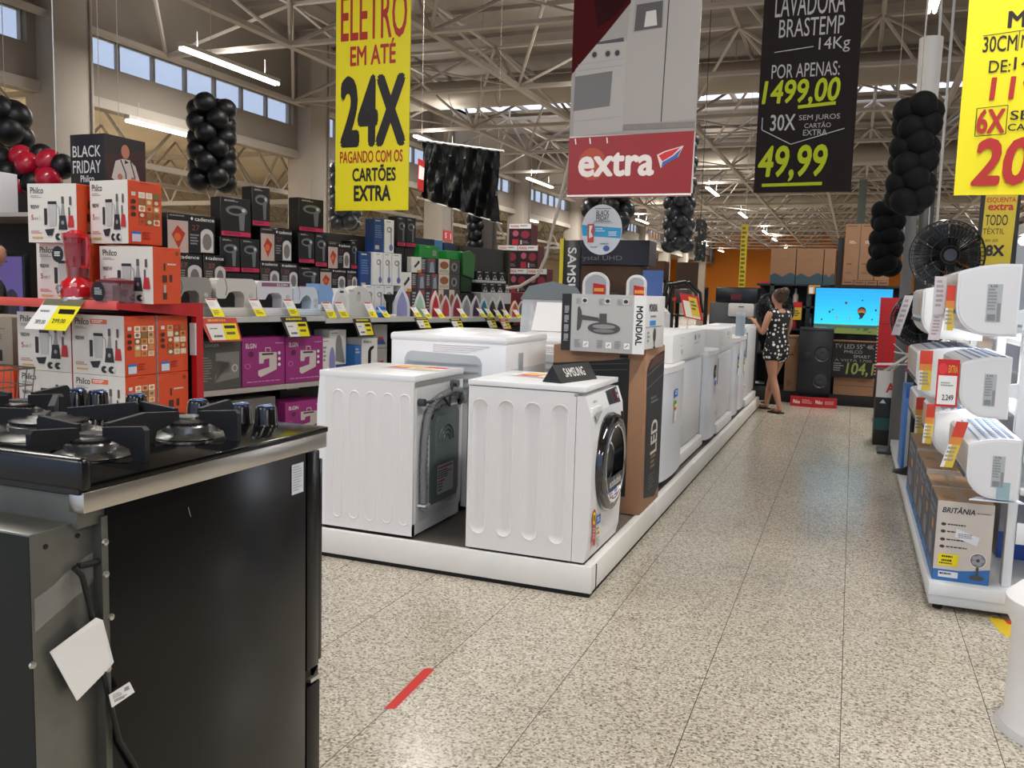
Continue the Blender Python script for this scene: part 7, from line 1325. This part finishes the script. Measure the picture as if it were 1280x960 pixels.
for k in range(4): fbox('dark carton on the lower boards of the left far rack, %s' % ('lower left', 'lower right', 'upper left', 'upper right')[k], -3.53 + 0.23 * (k % 2), -3.31 + 0.23 * (k % 2), 15.08, 0.532 if k < 2 else 1.132, 0.9 if k < 2 else 1.5, 0.4, C('#33302f', 0.6))
gm = thing('exercise_machine', 'black exercise machine frame behind the white washers', 'machine', (-2.50, 13.0, 0)); m = M()
m.tube([(-0.25, 0, 0.05), (-0.22, 0, 1.2), (-0.1, 0, 1.62), (0.15, 0, 1.66), (0.32, 0, 1.5), (0.36, 0, 1.2)], 0.025, BLACK, 8); m.tube([(-0.25, 0.4, 0.05), (-0.22, 0.4, 1.2), (-0.1, 0.4, 1.62), (0.15, 0.4, 1.66), (0.32, 0.4, 1.5), (0.36, 0.4, 1.2)], 0.025, BLACK, 8); m.box(-0.4, 0.5, 0.0, 0.4, 0.02, 0.12, BLACK, 0.01); m.build('frame', gm)
m = M(); m.box(0.0, 0.2, 0.05, 0.35, 1.35, 1.55, DGREY, 0.02); m.cyl((0.0, 0.0, 1.4), (0.0, 0.4, 1.4), 0.03, RED, n=8); m.build('console', gm)
cs = thing('appliance_console', 'dark grey console unit behind the white washers', 'appliance', (-1.97, 13.0, 0)); m = M(); m.box(0, 0.68, 0, 0.4, 0.0, 1.38, C('#3c4248', 0.4), 0.015); m.build('cabinet', cs); m = M(); m.box(0.08, 0.68, -0.02, 0.38, 1.38, 1.60, C('#171a22', 0.3), 0.02); m.box(0.3, 0.45, -0.024, -0.02, 1.42, 1.5, C('#5a1a28', 0.3)); m.build('head', cs); m = M(); m.box(0.27, 0.64, -0.05, 0.0, 1.17, 1.37, C('#c6c4c2', 0.4), 0.03); m.box(0.42, 0.5, -0.054, -0.05, 1.31, 1.325, DGREY); m.build('white_front', cs)
pil = thing('pale_post', 'pale narrow pillar behind the white washers', 'post', (-2.36, 14.2, 0)); m = M(); m.box(0, 0.1, 0, 0.1, 0, 2.1, C('#b9a890', 0.6), 0.004); m.box(-0.03, 0.13, -0.03, 0.13, 0, 0.05, DGREY, 0.004); m.build('shaft', pil)
dkp = thing('hanging_sign', 'dark hanging column of foliage-like fringe far behind the balloons', 'decoration', (-2.42, 14.0, 2.0)); m = M(); rd = random.Random(4)
for k in range(160): x, y, z = rd.uniform(0, .16), rd.uniform(0, .1), rd.uniform(0, .62); m.box(x, x + .03, y, y + .01, z, z + .05, C('#1c1e1a', 0.4))
m.cyl((0.08, 0.05, 0.6), (0.08, 0.05, 4.86), 0.006, BLACK, n=5); m.build('fringe', dkp)
ys_ = thing('hanging_sign', 'narrow yellow vertical sign hanging in the distance above the aisle', 'sign', (-2.42, 20.0, 1.62)); m = M(); m.box(0, 0.14, 0, 0.02, 0, 1.45, C('#cdb81c', 0.6)); m.build('board', ys_); a = Art((0, 0, 1.45), X_, (0, 0, -1), 0.01); a.lines(2, 6, 12, 140, 14, C('#5a4a12'), 3); a.build('lettering', ys_); m = M(); m.cyl((0.07, 0.01, 1.45), (0.07, 0.01, 5.24), 0.006, LGREY, n=5); m.build('cord', ys_)
rs_ = thing('red_sign', 'small crimson sign in the distance left of the woman', 'sign', (-1.77, 18.0, 1.54)); m = M(); m.box(0, 0.28, 0, 0.02, 0, 0.25, C('#b0183c', 0.5), 0.003); m.build('board', rs_); m = M(); m.cyl((0.14, 0.01, -1.54), (0.14, 0.01, 0), 0.012, DGREY, n=6); m.box(0.0, 0.28, -0.1, 0.1, -1.54, -1.52, DGREY); m.build('post', rs_)
gc = thing('green_grey_column', 'thin greenish grey column far behind the tall kraft cartons', 'post', (-0.05, 20, 0)); m = M(); m.box(0, 0.16, 0, 0.16, 0, 4.0, C('#5a6258', 0.5), 0.006); m.box(-0.05, 0.21, -0.05, 0.21, 0, 0.04, DGREY); m.build('shaft', gc)
cagefan('black mesh pedestal fan behind the woman', -0.99, 12.35, 1.29, 0.25, R(5), 0.0)
# stacked red gift boxes at the end of the left shelving
def rtier(lab, x0, x1, y, z0, z1, n):
    W_ = (x1 - x0) / n
    for k in range(n):
        def art(a, w_, h_):
            a.rect(0, 0, w_, h_ * .22, PAPER); a.T('MONDIAL', w_ * .06, h_ * .05, w_ * .46, h_ * .17, RED, 0.02); a.lines(w_ * .5, h_ * .06, w_ * .95, h_ * .17, 1, GREY, 3); a.rect(0, h_ * .22, w_, h_, C('#2a171a', 0.5)); a.ell(w_ * .3, h_ * .45, w_ * .14, h_ * .14, C('#b5566a')); a.ell(w_ * .74, h_ * .5, w_ * .2, h_ * .18, C('#8e2a3c')); a.rect(w_ * .16, h_ * .72, w_ * .44, h_ * .98, C('#b5263a')); a.rect(w_ * .52, h_ * .76, w_ * .6, h_ * .96, LGREY); a.lines(w_ * .64, h_ * .8, w_ * .94, h_ * .94, 2, C('#9a7a7c'), 4)
        fbox('red kitchen gift box, %s' % (lab if n == 1 else lab + ', ' + ORD[k] + ' from the left'), x0 + k * W_, x0 + (k + 1) * W_, y, z0, z1, 0.25, C('#5a1620', 0.5), art, 'gift_box', 'red kitchen gift boxes stacked in a pyramid')
rtier('on top of the pyramid', -4.23, -3.92, 10.6, 2.048, 2.322, 1); rtier('in the second tier of the pyramid', -4.38, -3.82, 10.6, 1.751, 2.046, 2); rtier('in the third tier of the pyramid', -4.50, -3.69, 10.6, 1.44, 1.749, 3)
rb_ = thing('display_stand', 'dark red stand under the pyramid of kitchen gift boxes', 'shelf', (-4.56, 10.98, 0)); M().box(0.0, 1.0, -0.4, 0.2, 0.0, 1.438, C('#6d1820', 0.5), 0.01).build('body', rb_); M().box(0.55, 0.75, -0.41, -0.4, 1.2, 1.435, RED).build('red_panel', rb_)
dp_ = thing('dark_pillar', 'dark brown pillar rising behind the black sheet', 'post', (-4.75, 10.9, 0)); m = M(); m.box(0, 0.16, 0, 0.16, 0, 3.0, C('#3f3733', 0.6), 0.006); m.box(-0.05, 0.21, -0.05, 0.21, 0, 0.05, DGREY); m.build('shaft', dp_)
sgn = thing('exit_sign', 'pair of small red signs on the column above the shelving', 'sign', (-11.14, 23.1, 2.86)); a = Art((0.02, -0.30, 0.3), Y_, (0, 0, -1), 0.01, 0.002); a.rect(0, 0, 28, 30, RED); a.T('S', 9, 7, 19, 23, PAPER, 0.02); a.rect(38, 2, 54, 30, RED); a.rect(44, 8, 48, 24, PAPER); a.build('panel', sgn); M().box(-0.005, 0.02, -0.30, 0.24, 0.0, 0.3, RED).build('plate', sgn)
# ================================================================ WOMAN AT THE END OF THE AISLE
def skinned(name, verts, edges, mt, parent, sub=2, root=0):
    me = bpy.data.meshes.new(name + '_skeleton'); bm = bmesh.new(); ly = bm.verts.layers.skin.verify(); vs = [bm.verts.new(v[:3]) for v in verts]
    for a_, b_ in edges: bm.edges.new((vs[a_], vs[b_]))
    for v, d in zip(vs, verts):
        r = d[3]; v[ly].radius = r if isinstance(r, tuple) else (r, r); v[ly].use_root = False
    vs[root][ly].use_root = True
    bm.to_mesh(me); bm.free(); ob = bpy.data.objects.new('tmp', me); COL.objects.link(ob)
    sk_ = ob.modifiers.new('skin', 'SKIN'); sk_.use_smooth_shade = True; sb = ob.modifiers.new('sub', 'SUBSURF'); sb.levels = sub; sb.render_levels = sub
    dg = bpy.context.evaluated_depsgraph_get(); ev = ob.evaluated_get(dg); m2 = bpy.data.meshes.new_from_object(ev); bpy.data.objects.remove(ob)
    m2.materials.clear(); m2.materials.append(mt)
    for p in m2.polygons: p.use_smooth = True
    o2 = bpy.data.objects.new(name, m2); COL.objects.link(o2); o2.parent = parent; return o2
def dots():
    m = bpy.data.materials.new('white_dots_on_black'); m.use_nodes = True; nt = m.node_tree; b = nt.nodes['Principled BSDF']
    tc = nt.nodes.new('ShaderNodeTexCoord'); v = nt.nodes.new('ShaderNodeTexVoronoi'); v.inputs['Scale'].default_value = 19; v.inputs['Randomness'].default_value = 0.6
    r = nt.nodes.new('ShaderNodeValToRGB'); r.color_ramp.interpolation = 'CONSTANT'; r.color_ramp.elements[0].color = (0.75, 0.73, 0.7, 1); r.color_ramp.elements[1].color = (0.008, 0.008, 0.012, 1); r.color_ramp.elements[1].position = 0.36
    nt.links.new(tc.outputs['Object'], v.inputs['Vector']); nt.links.new(v.outputs['Distance'], r.inputs['Fac']); nt.links.new(r.outputs['Color'], b.inputs['Base Color']); b.inputs['Roughness'].default_value = 0.8; return m
wo = thing('person', 'woman in a black white dotted playsuit walking away at the end of the aisle', 'person', (-0.885, 11.58, 0), R(-131))
V = []; Ed = []
def vtx(x, y, z, r, par=None):
    V.append((x, y, z, r))
    if par is not None: Ed.append((par, len(V) - 1))
    return len(V) - 1
pel = vtx(0, 0, 0.84, (0.14, 0.105)); sp1 = vtx(0, 0, 0.97, (0.115, 0.085), pel); ch = vtx(0, 0.0, 1.13, (0.125, 0.09), sp1); up = vtx(0, 0.01, 1.24, (0.12, 0.075), ch); nk = vtx(0, 0.005, 1.315, 0.045, up); nk2 = vtx(0, -0.01, 1.365, 0.042, nk)
h1 = vtx(0, -0.02, 1.41, (0.06, 0.07), nk2); h2 = vtx(0, -0.02, 1.47, (0.072, 0.09), h1); h3 = vtx(0, -0.01, 1.53, (0.066, 0.08), h2)
ns = vtx(0, -0.105, 1.455, 0.012, h2)
for s in (-1, 1): ear = vtx(s * 0.078, 0.0, 1.455, (0.012, 0.018), h2)
# rear (left, +x) leg and front (right, -x) leg, stride along -y
for s, fy, ky in ((1, 0.2, 0.05), (-1, -0.2, -0.12)):
    hp_ = vtx(s * 0.085, 0.0, 0.77, 0.088, pel); th = vtx(s * 0.085, (ky) * .5, 0.60, 0.074, hp_); kn = vtx(s * 0.08, ky, 0.44, 0.052, th); cf = vtx(s * 0.08, (ky * .6 + fy * .4), 0.30, 0.053, kn); an = vtx(s * 0.08, fy, 0.075, 0.031, cf); he = vtx(s * 0.08, fy + 0.02, 0.042, 0.028, an); to = vtx(s * 0.085, fy - 0.10, 0.033, (0.034, 0.018), he); to2 = vtx(s * 0.087, fy - 0.155, 0.03, (0.028, 0.012), to)
for s, el, wr in ((1, (0.225, -0.02, 1.0), (0.16, -0.24, 1.14)), (-1, (-0.22, -0.05, 0.99), (-0.15, -0.26, 1.08))):
    sh = vtx(s * 0.16, 0.01, 1.25, 0.052, up); ua = vtx(s * 0.205, 0.0, 1.12, 0.042, sh); e_ = vtx(*el, 0.036, ua); fa = vtx((el[0] + wr[0]) / 2, (el[1] + wr[1]) / 2, (el[2] + wr[2]) / 2, 0.033, e_); w_ = vtx(*wr, 0.024, fa); pm = vtx(wr[0] - s * 0.01, wr[1] - 0.05, wr[2] + 0.03, (0.034, 0.017), w_)
    for q_ in range(4):
        bx_ = wr[0] - s * 0.01 + (q_ - 1.5) * 0.019; ln = (0.07, 0.08, 0.075, 0.058)[q_]
        f1 = vtx(bx_, wr[1] - 0.075, wr[2] + 0.045, 0.0095, pm); f2 = vtx(bx_, wr[1] - 0.075 - ln * .5, wr[2] + 0.052, 0.0088, f1); f3 = vtx(bx_, wr[1] - 0.075 - ln * .8, wr[2] + 0.035, 0.008, f2)
    t1_ = vtx(wr[0] - s * 0.045, wr[1] - 0.03, wr[2] + 0.03, 0.011, w_); t2_ = vtx(wr[0] - s * 0.06, wr[1] - 0.065, wr[2] + 0.045, 0.009, t1_)
body = skinned('body', V, Ed, SKIN, wo)
V = []; Ed = []
pel = vtx(0, 0, 0.83, (0.178, 0.14)); sp1 = vtx(0, 0, 0.97, (0.15, 0.115), pel); ch = vtx(0, 0.0, 1.13, (0.158, 0.118), sp1); up = vtx(0, 0.01, 1.255, (0.165, 0.10), ch); vtx(0, 0.008, 1.335, (0.08, 0.075), up)
for s, ky in ((1, 0.05), (-1, -0.12)):
    a_ = vtx(s * 0.09, 0, 0.74, 0.115, pel); b_ = vtx(s * 0.095, ky * .35, 0.63, 0.108, a_); sh = vtx(s * 0.165, 0.012, 1.262, 0.068, up)
skinned('playsuit', V, Ed, dots(), wo)
HAIR = C('#3d2a1e', 0.5, noise=0.4); m = M()
m.ball((0, 0.022, 1.49), (0.088, 0.102, 0.094), HAIR, 20, 14); m.ball((0.0, 0.095, 1.545), (0.055, 0.055, 0.055), HAIR, 16, 12)
rd = random.Random(8)
for k in range(26):
    an = rd.uniform(-1.3, 1.3) + PI / 2; p0 = Vector((0.09 * math.cos(an), 0.012 + 0.1 * math.sin(an), 1.48)); m.tube([p0, p0 + Vector((0, 0.02, 0.05)), Vector((0.03 * math.cos(an), 0.09 + 0.02 * math.sin(an), 1.56))], 0.009, HAIR, 5)
m.build('hair', wo)
m = M()
for s in (-1, 1): m.ball((s * 0.03, -0.098, 1.475), (0.012, 0.008, 0.007), C('#2a1c16', 0.3), 10, 6)
m.ball((0, -0.096, 1.405), (0.022, 0.008, 0.006), C('#9c4a44', 0.4), 10, 6); m.build('face', wo)
m = M()
for s, fy in ((1, 0.2), (-1, -0.2)): m.prism([(-0.045, 0.045), (0.045, 0.045), (0.05, -0.1), (0.03, -0.175), (-0.02, -0.175), (-0.048, -0.1)], C('#1c1614', 0.6), (s * 0.084, fy, 0), X_, Y_, 0.0, 0.02)
for s, fy in ((1, 0.2), (-1, -0.2)): m.tube([(s * 0.084 - 0.045, fy - 0.08, 0.015), (s * 0.084, fy - 0.085, 0.06), (s * 0.084 + 0.045, fy - 0.08, 0.015)], 0.006, C('#1c1614', 0.6), 6)
m.build('sandals', wo)
# man at the left edge, mostly outside the picture, facing the dark shelving
mn = thing('person', 'man in a dark shirt with orange piping, cut off by the left edge', 'person', (-5.74, 4.42, 0), R(150))
V = []; Ed = []
pel = vtx(0, 0, 0.92, (0.15, 0.11)); sp1 = vtx(0, 0, 1.07, (0.135, 0.10), pel); ch = vtx(0, 0, 1.24, (0.15, 0.105), sp1); up = vtx(0, 0.01, 1.37, (0.14, 0.085), ch); nk = vtx(0, 0.0, 1.46, 0.056, up); nk2 = vtx(0, -0.01, 1.51, 0.054, nk)
h1 = vtx(0, -0.02, 1.56, (0.066, 0.078), nk2); h2 = vtx(0, -0.02, 1.63, (0.078, 0.096), h1); h3 = vtx(0, -0.01, 1.69, (0.07, 0.085), h2); vtx(0, -0.115, 1.61, 0.013, h2)
for s in (-1, 1): vtx(s * 0.084, 0.0, 1.615, (0.012, 0.02), h2)
for s in (-1, 1):
    hp_ = vtx(s * 0.095, 0, 0.85, 0.095, pel); kn = vtx(s * 0.1, -0.01, 0.48, 0.058, hp_); an = vtx(s * 0.1, 0.02, 0.08, 0.036, kn); to = vtx(s * 0.11, -0.13, 0.035, (0.04, 0.025), an)
    sh = vtx(s * 0.185, 0.01, 1.385, 0.062, up); el_ = vtx(s * 0.24, 0.03, 1.10, 0.043, sh); w_ = vtx(s * 0.23, -0.12, 0.90, 0.028, el_); pm = vtx(s * 0.228, -0.16, 0.85, (0.02, 0.04), w_)
    for q_ in range(4): f1 = vtx(s * 0.228, -0.14 - 0.02 * q_, 0.80, 0.0095, pm); f2 = vtx(s * 0.222, -0.145 - 0.02 * q_, 0.80 - (0.045, 0.055, 0.05, 0.035)[q_], 0.0085, f1)
    t1_ = vtx(s * 0.21, -0.20, 0.84, 0.011, w_); vtx(s * 0.205, -0.215, 0.80, 0.0095, t1_)
skinned('body', V, Ed, SKIN, mn)
V = []; Ed = []
pel = vtx(0, 0, 0.90, (0.168, 0.13)); sp1 = vtx(0, 0, 1.07, (0.155, 0.12), pel); ch = vtx(0, 0, 1.24, (0.17, 0.125), sp1); up = vtx(0, 0.01, 1.38, (0.155, 0.10), ch); vtx(0, 0.005, 1.44, 0.072, up)
for s in (-1, 1): sh = vtx(s * 0.185, 0.01, 1.39, 0.078, up); vtx(s * 0.225, 0.02, 1.20, 0.066, sh)
shirt = skinned('shirt', V, Ed, C('#18171a', 0.8), mn)
V = []; Ed = []; pel = vtx(0, 0, 0.90, (0.16, 0.125))
for s in (-1, 1): hp_ = vtx(s * 0.098, 0, 0.80, 0.108, pel); kn = vtx(s * 0.1, -0.01, 0.48, 0.08, hp_); vtx(s * 0.1, 0.02, 0.10, 0.066, kn)
skinned('trousers', V, Ed, C('#23252e', 0.8), mn)
m = M(); m.ball((0, 0.018, 1.66), (0.088, 0.104, 0.085), C('#1c1512', 0.6), 18, 12); m.build('hair', mn)
m = M(); K = 20
for s in (-1, 1): m.tube([(s * 0.222 + 0.072 * math.cos(2 * PI * k / K), 0.018 + 0.072 * math.sin(2 * PI * k / K), 1.185) for k in range(K + 1)], 0.006, C('#c9502a', 0.6), 5).build('sleeve_piping', shirt); m = M()
M().tube([(0.07 * math.cos(2 * PI * k / K), 0.005 + 0.07 * math.sin(2 * PI * k / K), 1.47) for k in range(K + 1)], 0.009, C('#c9502a', 0.6), 5).build('collar_piping', shirt)
m = M()
for s in (-1, 1): m.ball((s * 0.032, -0.108, 1.635), (0.012, 0.008, 0.007), C('#2a1c16', 0.3), 10, 6)
m.ball((0, -0.108, 1.56), (0.024, 0.008, 0.006), C('#9c4a44', 0.4), 10, 6); m.build('face', mn)
for s in (-1, 1): M().box(s * 0.105 - 0.05, s * 0.105 + 0.05, -0.18, 0.08, 0, 0.075, BLACK, 0.02).build('shoe', mn)
# ================================================================ parts that belong to another part go one level deeper
NEST = {'control_panel': 'front_panel', 'detergent_drawer': 'front_panel', 'door_latch': 'front_panel', 'award_sticker': 'front_panel', 'energy_label': 'front_panel', 'transit_bolt': 'back_panel', 'hose_clip': 'back_panel', 'warning_label': 'back_panel', 'service_cover': 'back_panel',
        'lettering': 'board|box|card|disc', 'print': 'disc', 'portrait_print': 'box', 'printed_picture': 'board', 'bottom_rod': 'board', 'chalk_writing': 'board', 'ledge': 'board', 'yellow_edge': 'board', 'screen': 'frame', 'rating_label': 'housing|side_panel', 'end_cap': 'housing', 'top_grille': 'housing', 'wrapped_front': 'housing', 'tape_patch': 'housing',
        'emblem': 'housing', 'front_details': 'housing', 'front_trim': 'arm', 'needle': 'arm', 'dial': 'arm|motor_base', 'badge': 'motor_base|base', 'round_sticker': 'jug|bowl', 'stickers': 'door', 'knob': 'door', 'woofer': 'cabinet', 'panel': 'cabinet', 'binding': 'panel', 'white_front': 'cabinet', 'back_recess': 'body', 'console': 'body', 'scratch': 'side_panel',
        'drawer_rail': 'storage_drawer', 'red_panel': 'body', 'pane': 'frame', 'top_tape': 'carton', 'motor': 'cage', 'wheel': 'leg', 'tube': 'housing'}
for o in list(bpy.data.objects):
    st_ = o.name.split('.')[0]
    if st_ not in NEST or o.parent is None or o.parent.type != 'EMPTY' or len(o.children): continue
    for cand in NEST[st_].split('|'):
        sib = [c for c in o.parent.children if c is not o and c.name.split('.')[0] == cand]
        if sib: o.parent = sib[0]; break
